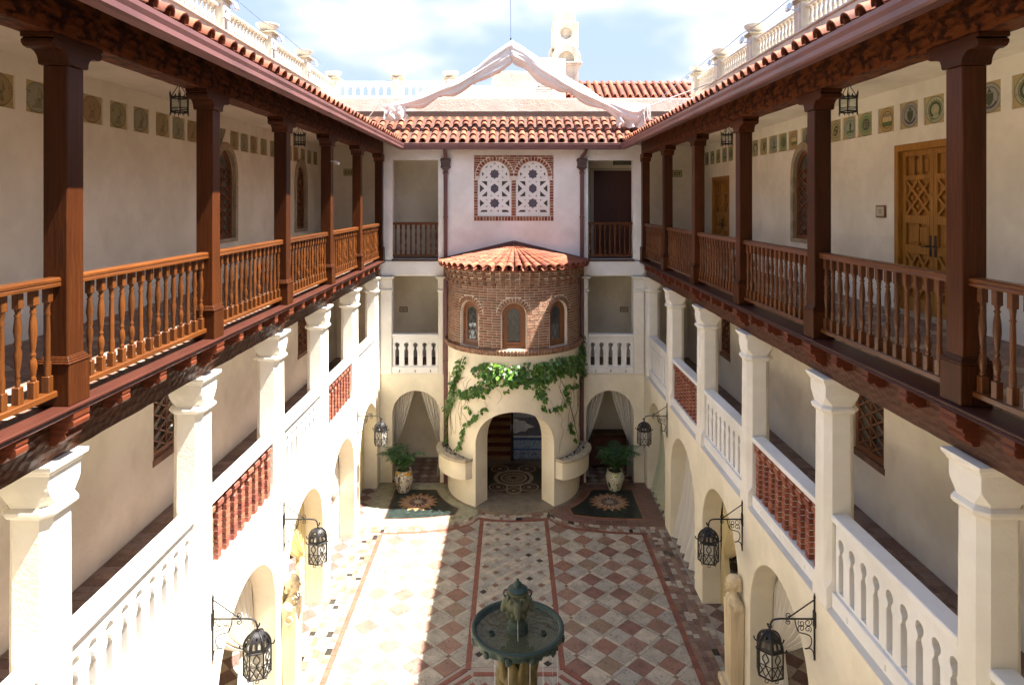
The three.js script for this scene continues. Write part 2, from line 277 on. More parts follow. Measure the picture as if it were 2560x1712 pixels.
// ---------------------------------------------------------------- ground and courtyard floor
{ const g = structure('ground'); mesh('ground_sheet', box(-200, 200, -0.5, -0.3, -120, 260), M.grout, g); }
const floor = structure('courtyard_floor');
mesh('bedding', box(-5.9, 5.9, -0.3, -0.009, -2.4, 23.4), M.grout, floor);
const clipHalf = (p, a, b, c) => { // keep a x + b d >= c
  const out = []; for (let i = 0; i < p.length; i++) { const A = p[i], B = p[(i + 1) % p.length], fa = a * A[0] + b * A[1] - c, fb = a * B[0] + b * B[1] - c; if (fa >= 0) out.push(A); if ((fa >= 0) !== (fb >= 0)) { const t = fa / (fa - fb); out.push([lerp(A[0], B[0], t), lerp(A[1], B[1], t)]); } } return out;
};
const area = (p) => { let a = 0; for (let i = 0; i < p.length; i++) { const q = p[(i + 1) % p.length]; a += p[i][0] * q[1] - q[0] * p[i][1]; } return a / 2; };
function shrink(p, g) { // pull a convex outline in by g
  if (area(p) < 0) p = p.slice().reverse(); let q = p;
  for (let i = 0; i < p.length; i++) { const A = p[i], B = p[(i + 1) % p.length], L = Math.hypot(B[0] - A[0], B[1] - A[1]); if (L < 1e-4) continue; const nx = -(B[1] - A[1]) / L, nd = (B[0] - A[0]) / L; q = clipHalf(q, nx, nd, nx * A[0] + nd * A[1] + g); if (q.length < 3) return []; }
  return q;
}
function slab(p, y, h) { // prism of a convex (x, d) outline, top at y
  if (area(p) < 0) p = p.slice().reverse(); const pos = [], n = p.length;
  for (let i = 1; i < n - 1; i++) for (const k of [0, i, i + 1]) pos.push(p[k][0], y, -p[k][1]);
  for (let i = 0; i < n; i++) { const A = p[i], B = p[(i + 1) % n]; for (const [q, v] of [[A, y - h], [B, y - h], [B, y], [A, y - h], [B, y], [A, y]]) pos.push(q[0], v, -q[1]); }
  const g = new THREE.BufferGeometry(); g.setAttribute('position', new THREE.Float32BufferAttribute(pos, 3)); g.computeVertexNormals(); return boxUV(g);
}
const curveD = (x) => { const a = Math.abs(x - CX); return a < 0.93 ? 19 - Math.sqrt(2.33 * 2.33 - a * a) : 16.77 - 0.72 * Math.sqrt(Math.max(0, 1 - ((3.15 - Math.min(a, 3.15)) / 2.22) ** 2)); };
class Pieces { // collects pieces: the largest in view as parts, the rest joined per material
  constructor(name, parent, limit = 300) { Object.assign(this, { name, parent, limit, list: [] }); }
  add(geo, mat, weight) { this.list.push([geo, mat, weight]); }
  done() {
    this.list.sort((a, b) => b[2] - a[2]);
    for (const [g, m] of this.list.slice(0, this.limit)) mesh(this.name, g, m, this.parent);
    const rest = new Map(); for (const [g, m] of this.list.slice(this.limit)) { if (!rest.has(m)) rest.set(m, []); rest.get(m).push(g); }
    for (const [m, gs] of rest) mesh(this.name + 's_beyond', gs, m, this.parent, { kind: 'stuff' });
  }
}
{
  const r = rng(101), big = new Pieces('diamond_tile', floor), strip = new Pieces('joint_strip', floor), S2 = Math.SQRT2, T_ = 0.342, s_ = 0.07, P_ = 2 * T_ + s_;
  const seenW = (p) => { let d = 0; for (const q of p) d += q[1]; d /= p.length; return (d < 10.9 ? -1 : 1) * Math.abs(area(p)) / d / d; };
  for (const s of [-1, 1]) {
    const [x0, d0] = s > 0 ? [1.634, 14.434] : [-1.117, 14.946], p0 = (x0 + d0) / S2 - s_ / 2, q0 = (x0 - d0) / S2 - s_ / 2;
    const put = (pa, pb, qa, qb, list, mat) => {
      let pl = [[pa, qa], [pb, qa], [pb, qb], [pa, qb]].map(([p, q]) => [(p + q) / S2, (p - q) / S2]);
      const a = s > 0 ? [[1, 0, 0.885], [-1, 0, -3.055]] : [[-1, 0, 0.805], [1, 0, -3.055]];
      for (const h of [...a, [0, 1, 8.8], [s, 1, 12.36]]) { pl = clipHalf(pl, ...h); if (pl.length < 3) return; }
      const cx = pl.reduce((t, q) => t + q[0], 0) / pl.length, cd = pl.reduce((t, q) => t + q[1], 0) / pl.length;
      if (cd > curveD(cx) + 0.1) return;
      pl = shrink(pl, 0.0022 + 0.0012 * r()); if (pl.length < 3 || Math.abs(area(pl)) < 4e-4) return;
      list.add(slab(pl, 0.0015 * (r() - 0.5), 0.012), mat, seenW(pl));
    };
    for (let i = -9; i < 10; i++) for (let j = -9; j < 10; j++) {
      const p = p0 + i * P_, q = q0 + j * P_;
      put(p, p + s_, q, q + s_, strip, pick(M.tileT, r));
      for (const a of [0, 1]) { put(p + s_ + a * T_, p + s_ + (a + 1) * T_, q, q + s_, strip, pick(M.tileW, r)); put(p, p + s_, q + s_ + a * T_, q + s_ + (a + 1) * T_, strip, pick(M.tileW, r)); }
      for (const a of [0, 1]) for (const b of [0, 1]) put(p + s_ + a * T_, p + s_ + (a + 1) * T_, q + s_ + b * T_, q + s_ + (b + 1) * T_, big, (a + b) % 2 ? pick(M.tileR, r) : pick(M.tileW, r));
    }
  }
  big.done(); strip.done();
  // middle panel: small set diamonds among diagonal bars
  const inl = new Pieces('inlaid_diamond', floor), bar = new Pieces('diagonal_bar', floor, 0), u = 0.1115;
  for (let i = -60; i < 70; i++) for (let j = -60; j < 70; j++) {
    const cell = (pa, pl_, qa, ql, list, mat) => {
      let pl = [[pa, qa], [pa + pl_, qa], [pa + pl_, qa + ql], [pa, qa + ql]].map(([p, q]) => [(p + q) / S2 + CX, (p - q) / S2 + 9.2]);
      for (const h of [[1, 0, -0.705], [-1, 0, -0.785], [0, 1, 11.48], [0, -1, -16.68]]) { pl = clipHalf(pl, ...h); if (pl.length < 3) return; }
      const c = pl.reduce((t, q) => [t[0] + q[0] / pl.length, t[1] + q[1] / pl.length], [0, 0]); if (c[1] > curveD(c[0]) + 0.05) return;
      pl = shrink(pl, 0.0022); if (pl.length < 3 || Math.abs(area(pl)) < 1e-4) return; list.add(slab(pl, 0.0015 * (r() - 0.5), 0.012), mat, seenW(pl));
    };
    const p = i * 3 * u, q = j * 3 * u;
    cell(p, u, q, u, inl, r() < 0.2 ? M.tileK : r() < 0.6 ? pick(M.tileT, r) : pick(M.tileR, r));
    cell(p + u, 2 * u, q, u, bar, pick(M.tileW, r)); cell(p + 0.5 * u, 3 * u, q + u, u, bar, pick(M.tileW, r)); cell(p + 1.6 * u, 3 * u, q + 2 * u, u, bar, pick(M.tileW, r));
  }
  inl.done(); bar.done();
  // brick-red bands
  const band = (pts, w, name = 'red_band') => { for (let i = 0; i < pts.length - 1; i++) { const A = pts[i], B = pts[i + 1], L = Math.hypot(B[0] - A[0], B[1] - A[1]), n = Math.max(1, Math.round(L / 0.33)), nx = -(B[1] - A[1]) / L * w / 2, nd = (B[0] - A[0]) / L * w / 2; for (let k = 0; k < n; k++) { const a = [lerp(A[0], B[0], k / n), lerp(A[1], B[1], k / n)], b = [lerp(A[0], B[0], (k + 0.985) / n), lerp(A[1], B[1], (k + 0.985) / n)]; mesh(name, slab([[a[0] - nx, a[1] - nd], [b[0] - nx, b[1] - nd], [b[0] + nx, b[1] + nd], [a[0] + nx, a[1] + nd]], 0.001, 0.012), M.band, floor); } } };
  band([[-0.755, 11.42], [-0.755, 16.85]], 0.095); band([[0.835, 11.42], [0.835, 16.85]], 0.095);
  band([[-3.108, 8.8], [-3.108, 16.05]], 0.1); band([[3.108, 8.8], [3.108, 16.05]], 0.1);
  band([[-0.79, 11.42], [-1.84, 10.37]], 0.09); band([[0.87, 11.42], [1.92, 10.37]], 0.09);
  band([[-0.66, 11.31], [0.74, 11.31]], 0.09); band([[-0.7, 11.27], [-1.7, 10.27]], 0.08); band([[0.78, 11.27], [1.78, 10.27]], 0.08);
  mesh('fountain_pavement', slab([[-0.66, 11.25], [0.74, 11.25], [1.7, 10.25], [1.7, 8.8], [-1.62, 8.8], [-1.62, 10.25]], -0.003, 0.006), M.tileW[3], floor);
  for (let k = 0; k < 11; k++) { const x = -0.95 + k * 0.2; mesh('lozenge_tile', slab([[x, 11.0], [x + 0.09, 11.12], [x + 0.18, 11.0], [x + 0.09, 10.88]], 0.001, 0.006), k % 3 ? M.band : M.tileT[2], floor); }
  // front edge of the mosaics round the turret: red band then two rows of small stones
  const NB = 44, X = (k) => -3.16 + CX + (6.32 * k) / NB, strip2 = (o0, o1, mat, lift, name) => { for (let k = 0; k < NB; k++) { const a = X(k), b = X(k + 1) - 0.003; mesh(name, slab([[a, curveD(a) + o0], [b, curveD(b) + o0], [b, curveD(b) + o1], [a, curveD(a) + o1]], lift, 0.016), typeof mat === 'function' ? mat() : mat, floor); } };
  strip2(-0.02, 0.075, M.band, 0.005, 'curved_band');
  const small = () => { const t = r(); return t < 0.06 ? M.tileK : t < 0.5 ? pick(M.tileW, r) : t < 0.75 ? pick(M.tileT, r) : pick(M.tileR, r); };
  const mos = new Pieces('border_stone', floor);
  for (let row = 0; row < 2; row++) { let x = -3.66 + 0.05 * row; while (x < 3.7) { const w = 0.07 + 0.09 * r(), o = 0.08 + row * 0.145, a = x, b = x + w - 0.004, f = (t) => curveD(clamp(t, -3.1, 3.18)); if (b < 3.7) mos.add(slab([[a, f(a) + o], [b, f(b) + o], [b, f(b) + o + 0.14], [a, f(a) + o + 0.14]], 0.005 + 0.001 * r(), 0.016), small(), w * 2); x += w; } }
  for (const s of [-1, 1]) { const n = 5, cw = 0.108; for (let c = 0; c < n; c++) { let d = 8.8 + 0.06 * r(); while (d < 16.1) { const l = r() < 0.55 ? 0.112 : r() < 0.7 ? 0.17 : 0.23, x = s * (3.165 + c * cw), x2 = s * (3.165 + (c + 1) * cw - 0.004); if (d + l < 16.15) mos.add(slab([[x, d], [x2, d], [x2, d + l - 0.004], [x, d + l - 0.004]], 0.001 * r(), 0.012), r() < 0.45 && s > 0 ? pick(M.tileG, r) : small(), l * cw / d / d * (d < 10.9 ? -1 : 1) * 60); d += l; } } }
  mos.done();
  // mosaic panels on either side of the turret
  for (const s of [-1, 1]) {
    const bm = s < 0 ? std([0.47, 0.47, 0.34], 0.45, { map: T.trav }) : std([0.3, 0.165, 0.135], 0.45, { map: T.trav }), lm = s < 0 ? M.band : std([0.5, 0.2, 0.08], 0.45, { map: T.trav });
    const bound = (o) => { const p = []; for (let k = 0; k <= 14; k++) { const x = lerp(3.7, 0.95, k / 14); p.push([CX + s * x, curveD(CX + s * Math.min(x, 3.12)) + o]); } return p; };
    const shp = (pts) => { const g = ext(poly(pts), 0.012); g.rotateX(-Math.PI / 2); return boxUV(g); }; // (x, d) -> (x, ., -d), top at 0.012
    const arc = (rr, a0, a1) => { const p = []; for (let k = 0; k <= 12; k++) { const a = lerp(a0, a1, k / 12); p.push([CX + s * Math.sin(a) * rr, 19 - Math.cos(a) * rr]); } return p; };
    const surround = shp([...bound(0.372), ...arc(1.9, 0.5, 1.5), [CX + s * 3.7, 18.98]]); surround.translate(0, -0.006, 0); mesh('panel_border', surround, bm, floor);
    const inner = (g, o, rr) => { const p = []; for (let k = 0; k <= 12; k++) { const x = lerp(3.2 + g, 1.5 - g, k / 12); p.push([CX + s * x, curveD(CX + s * Math.min(x, 3.12)) + o]); } return [...p, ...arc(rr, 0.72 - g * 0.3, 1.3), [CX + s * (2.12 - g * 0.2), 18.5 + g], [CX + s * (3.2 + g), 18.5 + g]]; };
    const line = shp(inner(0.03, 0.74, 2.14)); line.translate(0, -0.003, 0); mesh('red_line', line, lm, floor);
    const dark = shp(inner(0, 0.77, 2.17)); dark.translate(0, 0.001, 0); mesh('green_marble', dark, M.marble, floor);
    const cx = CX + s * 2.5, cd = 17.75;
    for (let k = 0; k < 16; k++) { const a = (k / 16) * 6.2832, w = Math.PI / 16, P = (q, b) => [cx + Math.cos(b) * q, cd + Math.sin(b) * q]; for (const [mat, r0, r1, r2, o, lift] of [[M.starA, 0.2, 0.4, 0.55, 0, 0.0145], [M.starB, 0.1, 0.26, 0.41, w, 0.0165], [M.starC, 0.1, 0.2, 0.29, 0, 0.0185]]) mesh('star_ray', slab([P(r0, a + o), P(r1, a + o - w * 0.85), P(r2, a + o), P(r1, a + o + w * 0.85)], lift, 0.005), mat, floor); }
    mesh('star_heart', slab(Array.from({ length: 12 }, (_, k) => [cx + Math.cos(k / 12 * 6.2832) * 0.11, cd + Math.sin(k / 12 * 6.2832) * 0.11]), 0.0205, 0.005), M.tileT[2], floor);
    for (let k = 0; k < 2; k++) if (s > 0) for (const [a, b, c, e] of [[0, 0.34, 0, 0.02], [0, 0.34, 0.13, 0.15], [0, 0.02, 0.02, 0.13], [0.32, 0.34, 0.02, 0.13], [0.08, 0.26, 0.06, 0.08]]) mesh('key_fret', box(2.05 + k * 0.4 + a, 2.05 + k * 0.4 + b, 0.006, 0.0095, 16.55 + c, 16.55 + e), M.starC, floor);
    if (s < 0) for (let k = 0; k < 11; k++) mesh('scroll_inlay', slab(Array.from({ length: 10 }, (_, q) => { const x = -3.0 + k * 0.17; return [x + Math.cos(q / 10 * 6.2832) * 0.065, curveD(x) + 0.56 + Math.sin(q / 10 * 6.2832) * 0.065]; }), 0.0095, 0.004), k % 2 ? M.tileT[0] : std([0.3, 0.33, 0.2], 0.5, { map: T.trav }), floor);
  }
  // turret threshold and its roundel
  const disc = (rr, y, mat, name, d = 19, n = 40) => mesh(name, slab(Array.from({ length: n }, (_, k) => [CX + Math.cos(k / n * 6.2832) * rr, d + Math.sin(k / n * 6.2832) * rr]), y, 0.012), mat, floor);
  disc(2.02, 0.0055, std([0.4, 0.27, 0.16], 0.5, { map: T.trav }), 'kerb_ring'); disc(1.93, 0.0095, std([0.36, 0.31, 0.24], 0.55, { map: T.trav }), 'threshold');
  const c = document.createElement('canvas'); c.width = c.height = 512; const x = c.getContext('2d'), circ = (px, py, q, col) => { x.fillStyle = col; x.beginPath(); x.arc(px, py, q, 0, 7); x.fill(); };
  const dk = '#3a1f18', lt = '#b7a68c', md = '#7d6a52', bg = '#4a4030';
  x.fillStyle = '#54493a'; x.fillRect(0, 0, 512, 512); circ(256, 256, 250, '#8b7c66'); circ(256, 256, 238, bg);
  const rose = (px, py, q) => { circ(px, py, q, lt); circ(px, py, q * 0.8, dk); circ(px, py, q * 0.68, lt); circ(px, py, q * 0.56, dk); for (let k = 0; k < 22; k++) { x.strokeStyle = lt; x.lineWidth = q * 0.06; x.beginPath(); x.moveTo(px + Math.cos(k * 0.2856) * q * 0.3, py + Math.sin(k * 0.2856) * q * 0.3); x.lineTo(px + Math.cos(k * 0.2856) * q * 0.52, py + Math.sin(k * 0.2856) * q * 0.52); x.stroke(); } circ(px, py, q * 0.28, lt); circ(px, py, q * 0.22, md); circ(px, py, q * 0.12, dk); };
  rose(256, 256, 128); for (const [px, py, q] of [[165, 108, 50], [345, 108, 50], [160, 398, 50], [352, 398, 50], [256, 448, 38]]) { circ(px, py, q + 10, lt); circ(px, py, q, dk); circ(px, py, q * 0.78, md); circ(px, py, q * 0.55, dk); circ(px, py, q * 0.3, lt); }
  const mt = new THREE.CanvasTexture(c); mt.colorSpace = THREE.SRGBColorSpace;
  const rd = new THREE.CircleGeometry(1.13, 48); rd.rotateX(-Math.PI / 2); rd.translate(CX, 0.0135, -19.3); mesh('mosaic_roundel', rd, std([1, 1, 1], 0.5, { map: mt }), floor);
}
function tilePatch(name, parent, rect, T_, rot, mats, y, seed) { // rows of small floor tiles, joined per tone
  const [x0, x1, d0, d1] = rect, r = rng(seed), by = new Map(), add = (p, m) => { for (const h of [[1, 0, x0], [-1, 0, -x1], [0, 1, d0], [0, -1, -d1]]) { p = clipHalf(p, ...h); if (p.length < 3) return; } p = shrink(p, 0.003); if (p.length < 3 || Math.abs(area(p)) < 2e-4) return; if (!by.has(m)) by.set(m, []); by.get(m).push(slab(p, y + 0.001 * r(), 0.008)); };
  const n = Math.ceil((d1 - d0 + x1 - x0) / T_) + 2, S = Math.SQRT1_2;
  if (rot) { for (let i = -n; i < n; i++) for (let j = -n; j < n; j++) add([[0, 0], [1, 0], [1, 1], [0, 1]].map(([a, b]) => { const p = (i + a) * T_, q = (j + b) * T_; return [x0 + (p - q) * S, d0 + (p + q) * S]; }), mats[((i + j) % 2 + 2) % 2 ? 0 : 1 + Math.floor(r() * (mats.length - 1))]); }
  else for (let i = 0; x0 + i * T_ < x1; i++) for (let j = 0; d0 + j * T_ * 0.5 < d1; j++) add([[x0 + i * T_, d0 + j * T_ * 0.5], [x0 + (i + 1) * T_, d0 + j * T_ * 0.5], [x0 + (i + 1) * T_, d0 + (j + 1) * T_ * 0.5], [x0 + i * T_, d0 + (j + 1) * T_ * 0.5]], mats[Math.floor(r() * mats.length)]);
  for (const [m, gs] of by) mesh(name, gs, m, parent, { kind: 'stuff' });
}
for (const s of [-1, 1]) tilePatch('loggia_tiles', floor, s < 0 ? [-5.4, -3.73, 4, 20.8] : [3.73, 5.4, 4, 20.8], 0.3, true, [M.tileG[2], M.tileT[2], M.tileW[1]], 0.001, 5 + s);
for (const s of [-1, 1]) tilePatch('loggia_tiles', floor, s < 0 ? [-3.72, -1.9, 19.02, 20.8] : [2.0, 3.72, 19.02, 20.8], 0.21, true, [M.tileG[2], M.tileT[2], M.tileG[1]], 0.001, 9 + s);
// ---------------------------------------------------------------- the two wings
const archPts = (u0, u1, vs, n = 20, k = 1) => { const c = (u0 + u1) / 2, r = (u1 - u0) / 2, p = []; for (let i = 0; i <= n; i++) { const a = Math.PI * (1 - i / n); p.push([c + r * Math.cos(a), vs + k * r * Math.sin(a)]); } return p; };
const barIn = (u0, v0, u1, v1, w) => { const L = Math.hypot(u1 - u0, v1 - v0), a = -(v1 - v0) / L * w / 2, b = (u1 - u0) / L * w / 2; return poly([[u0 + a, v0 + b], [u1 + a, v1 + b], [u1 - a, v1 - b], [u0 - a, v0 - b]]); };
const shaftGeo = (x, d) => loft([[3.03, 0.185, 0.004], [3.27, 0.185, 0.004], [3.37, 0.183, 0.07], [4.4, 0.181, 0.072], [5.345, 0.176, 0.07]].map(([y, h, c]) => octRing(x, y, d, h, c)));
const capGeos = (x, d) => ({
  ring: loft([[5.335, 0.185, 0.07], [5.35, 0.208, 0.078], [5.372, 0.222, 0.083], [5.398, 0.222, 0.083], [5.425, 0.195, 0.073]].map(([y, h, c]) => octRing(x, y, d, h, c))),
  block: loft([[5.42, 0.19, 0.078], [5.45, 0.195, 0.075], [5.52, 0.197, 0.02], [5.56, 0.2, 0.004], [5.685, 0.2, 0.004]].map(([y, h, c]) => octRing(x, y, d, h, c))),
  abacus: loft([[5.685, 0.206, 0.004], [5.7, 0.218, 0.004], [5.718, 0.222, 0.004], [5.72, 0.228, 0.004], [5.735, 0.242, 0.004], [5.768, 0.244, 0.004]].map(([y, h, c]) => octRing(x, y, d, h, c))),
});
// turned balusters, three patterns, 0.82 m tall
const balGeo = [
  [[0.017, 0.13], [0.026, 0.15], [0.017, 0.165], [0.02, 0.18], [0.03, 0.24], [0.024, 0.29], [0.014, 0.31], [0.021, 0.325], [0.021, 0.335], [0.014, 0.35], [0.02, 0.38], [0.03, 0.5], [0.026, 0.58], [0.017, 0.64], [0.026, 0.655], [0.016, 0.67], [0.024, 0.7]],
  [[0.025, 0.13], [0.027, 0.21], [0.024, 0.225], [0.027, 0.235], [0.021, 0.25], [0.022, 0.45], [0.018, 0.6], [0.025, 0.612], [0.018, 0.624], [0.02, 0.66], [0.026, 0.7]],
  [[0.014, 0.13], [0.02, 0.17], [0.014, 0.2], [0.022, 0.21], [0.014, 0.222], [0.024, 0.3], [0.03, 0.38], [0.019, 0.415], [0.029, 0.445], [0.019, 0.475], [0.03, 0.54], [0.02, 0.64], [0.026, 0.652], [0.017, 0.665], [0.024, 0.7]],
].map((p) => boxUV(merge([cham(0.058, 0.13, 0.058, 0.004).clone().translate(0, 0.065, 0), cham(0.056, 0.12, 0.056, 0.004).clone().translate(0, 0.76, 0), lathe(p, 10)]), 'y'));
const railShape = () => poly([[-0.055, 0], [-0.055, 0.022], [-0.048, 0.03], [-0.055, 0.038], [-0.055, 0.058], [-0.04, 0.07], [0.04, 0.07], [0.055, 0.058], [0.055, 0.038], [0.048, 0.03], [0.055, 0.022], [0.055, 0]]);
const lowShape = () => poly([[-0.045, 0], [-0.045, 0.038], [-0.036, 0.046], [0.036, 0.046], [0.045, 0.038], [0.045, 0]]);
function railing(label, group, len, n, pos, turn, seed) { // runs along local +x from 0 to len, floor at 0
  const t = thing('wooden_railing', label, 'railing', group, pos, turn), r = rng(seed), m = new M4().set(0, 0, 1, 0, 0, 1, 0, 0, 1, 0, 0, 0, 0, 0, 0, 1);
  mesh('handrail', boxUV(ext(railShape(), len, m.clone()).translate(0, 0.965, 0), 'x'), M.railV[seed % 3], t); mesh('bottom_rail', boxUV(ext(lowShape(), len, m.clone()).translate(0, 0.085, 0), 'x'), M.rail, t);
  for (let k = 0; k < n; k++) { const b = mesh('baluster', balGeo[(k + (seed % 3) + (r() < 0.15 ? 1 : 0)) % 3], pick(M.railV, r), t); b.position.set(((k + 0.5) / n) * len, 0.128, 0); b.scale.y = 1.022; b.rotation.y = (r() - 0.5) * 0.1; }
}
const keyhole = (u, v0 = 3.275) => { const p = new THREE.Path(); p.moveTo(u - 0.056, v0); p.lineTo(u - 0.056, 3.69); p.lineTo(u - 0.03, 3.735); p.lineTo(u - 0.03, 3.775); p.lineTo(u - 0.045, 3.787); p.absarc(u, 3.845, 0.066, Math.PI * 1.25, -Math.PI * 0.25, true); p.lineTo(u + 0.03, 3.775); p.lineTo(u + 0.03, 3.735); p.lineTo(u + 0.056, 3.69); p.lineTo(u + 0.056, v0); p.closePath(); return p; };
function keyBalustrade(label, group, a, b, n, m, cat = 'balustrade') { // a..b along u; panel drawn in (u, y); m maps w outward
  const t = thing('pierced_balustrade', label, cat, group), sp = (b - a) / n, holes = [];
  for (let k = 0; k < n; k++) holes.push(keyhole(a + sp * (k + 0.5)));
  mesh('panel', boxUV(ext(poly([[a, 3.22], [b, 3.22], [b, 4.085], [a, 4.085]], holes), 0.1, m(0.05), 0.004)), M.paint, t, { crease: 0.5 });
  const slots = [0.16, 0.5, 0.84].map((q) => { const c = lerp(a, b, q); return [[c - 0.011, 3.095], [c + 0.011, 3.095], [c + 0.011, 3.155], [c - 0.011, 3.155]]; });
  mesh('base', boxUV(ext(poly([[a - 0.004, 3.06], [b + 0.004, 3.06], [b + 0.004, 3.243], [a - 0.004, 3.243]], slots), 0.19, m(0.005), 0.008)), M.paint, t);
  mesh('coping', boxUV(ext(poly([[a - 0.004, 4.08], [b + 0.004, 4.08], [b + 0.004, 4.16], [a - 0.004, 4.16]]), 0.21, m(-0.005), 0.01)), M.paint, t);
}
function brickBalustrade(label, group, a, b, s, seed) {
  const t = thing('brick_balustrade', label, 'balustrade', group), r = rng(seed), n = 9, sp = (b - a) / n, X = s * 3.86;
  const slots = [0.16, 0.5, 0.84].map((q) => { const c = lerp(a, b, q); return [[c - 0.011, 3.095], [c + 0.011, 3.095], [c + 0.011, 3.155], [c - 0.011, 3.155]]; });
  mesh('base', boxUV(ext(poly([[a - 0.004, 3.06], [b + 0.004, 3.06], [b + 0.004, 3.243], [a - 0.004, 3.243]], slots), 0.19, sideM(s, 3.765), 0.008)), M.paint, t);
  mesh('coping', boxUV(ext(poly([[a - 0.004, 4.08], [b + 0.004, 4.08], [b + 0.004, 4.16], [a - 0.004, 4.16]]), 0.21, sideM(s, 3.755), 0.01)), M.paint, t);
  const core = [], nc = 11, ch = (4.078 - 3.245) / nc;
  for (let k = 0; k < n; k++) {
    const d = a + sp * (k + 0.5); core.push(box(X - 0.049, X + 0.049, 3.244, 4.079, d - 0.049, d + 0.049)); core.push(box(X - 0.062, X + 0.062, 4.079 - 2 * ch, 4.079, d - 0.066, d + 0.066));
    for (let c = 0; c < nc; c++) {
      const top = nc - 1 - c, [w, l] = top === 0 ? [0.135, 0.2] : top === 1 ? [0.155, 0.165] : top === 2 ? [0.112, 0.112] : [0.12, 0.12], bk = mesh('brick', cham(w, ch - 0.013, l, 0.003), pick(M.rbrick, r), t);
      bk.position.set(X + (r() - 0.5) * 0.006, 3.245 + ch * (c + 0.5) + 0.003, -d + (r() - 0.5) * 0.006); bk.rotation.y = (r() - 0.5) * 0.07;
    }
  }
  mesh('mortar', core, M.paint, t);
}
function hewn(u0, u1, v0, v1, d0, d1, seed, amp = 0.007) { // a beam with an uneven, adzed arris
  const n = Math.round((d1 - d0) / 0.16), ring = []; for (let k = 0; k <= n; k++) { const d = lerp(d0, d1, k / n), e = (q) => amp * (n2(d * 2.3 + q * 7, seed) + 0.6 * n2(d * 6.1, seed + q * 3)); ring.push([[u0 + e(1) * 0.4, v0 + e(2)], [u1, v0 + e(3)], [u1, v1], [u0 + e(4) * 0.4, v1]].map(([x, y]) => new THREE.Vector3(x, y, -d))); }
  return ring;
}
// barrel tile: shell of a half pipe, mouth at z = 0, running up-slope along +z
const tileGeo = (() => { const n = 9, P = (r, a, z) => [Math.cos(a) * r, Math.sin(a) * r, z], pos = [], L = 0.47, q = (a, b, c, e) => pos.push(...a, ...b, ...c, ...a, ...c, ...e); for (let i = 0; i < n; i++) { const a = Math.PI * i / n, b = Math.PI * (i + 1) / n; q(P(0.092, a, 0), P(0.092, b, 0), P(0.076, b, L), P(0.076, a, L)); q(P(0.078, b, 0), P(0.078, a, 0), P(0.062, a, L), P(0.062, b, L)); q(P(0.078, a, 0), P(0.078, b, 0), P(0.092, b, 0), P(0.092, a, 0)); } const g = new THREE.BufferGeometry(); g.setAttribute('position', new THREE.Float32BufferAttribute(pos, 3)); g.computeVertexNormals(); return boxUV(toCreasedNormals(g, 0.6), 'z'); })();
const basisM = (X, Y, Z, P, sc = 1) => new M4().makeBasis(X.clone().multiplyScalar(sc), Y.clone().multiplyScalar(sc), Z.clone()).setPosition(P);
const SLOPE = Math.atan(0.466), EXPO = 0.4;
const tileM = (eaveDir, up, P, jit, flip) => { const Z = up.clone().applyAxisAngle(eaveDir, 0), Y = new THREE.Vector3().crossVectors(Z, eaveDir); if (Y.y < 0) Y.negate(); const X = new THREE.Vector3().crossVectors(Y, Z); const m = basisM(X, Y, Z, P); m.multiply(new M4().makeRotationY(jit)); if (flip) m.multiply(new M4().makeRotationZ(Math.PI)); return m; };
function roofPlane(t, eaveAt, eaveDir, up, cols, rows, from, seed, partRows = rows, lap = 0.035) { // eaveAt(c) -> point on the eave line, from(c) -> metres up-slope to start at
  const r = rng(seed), pans = new Map(), rest = new Map(), nrm = new THREE.Vector3().crossVectors(up, eaveDir).normalize(); if (nrm.y < 0) nrm.negate();
  const tilt = (v) => v.clone().addScaledVector(nrm, -0.085).normalize();
  for (let c = 0; c < cols; c++) for (let k = 0; k < rows; k++) {
    const st = from(c) / Math.cos(SLOPE); if (k * EXPO + 0.2 < st) continue;
    const P = eaveAt(c).addScaledVector(up, k * EXPO + (r() - 0.5) * 0.02).addScaledVector(nrm, 0.05 + (r() - 0.5) * 0.008), mt = pick(M.clay, r), m = tileM(eaveDir, tilt(up), P, (r() - 0.5) * 0.09);
    if (k < partRows) { const q = mesh('roof_tile', tileGeo, mt, t); q.applyMatrix4(m); } else { if (!rest.has(mt)) rest.set(mt, []); rest.get(mt).push(tileGeo.clone().applyMatrix4(m)); }
    const Q = eaveAt(c + 0.5).addScaledVector(up, k * EXPO + 0.02).addScaledVector(nrm, 0.082), pm = pick(M.clay, r); if (!pans.has(pm)) pans.set(pm, []); pans.get(pm).push(tileGeo.clone().applyMatrix4(tileM(eaveDir, tilt(up), Q, (r() - 0.5) * 0.04, true)));
  }
  for (const [m, gs] of pans) mesh('pan_tiles', gs, m, t, { kind: 'stuff' });
  for (const [m, gs] of rest) mesh('roof_tiles_beyond', gs, m, t, { kind: 'stuff' });
}
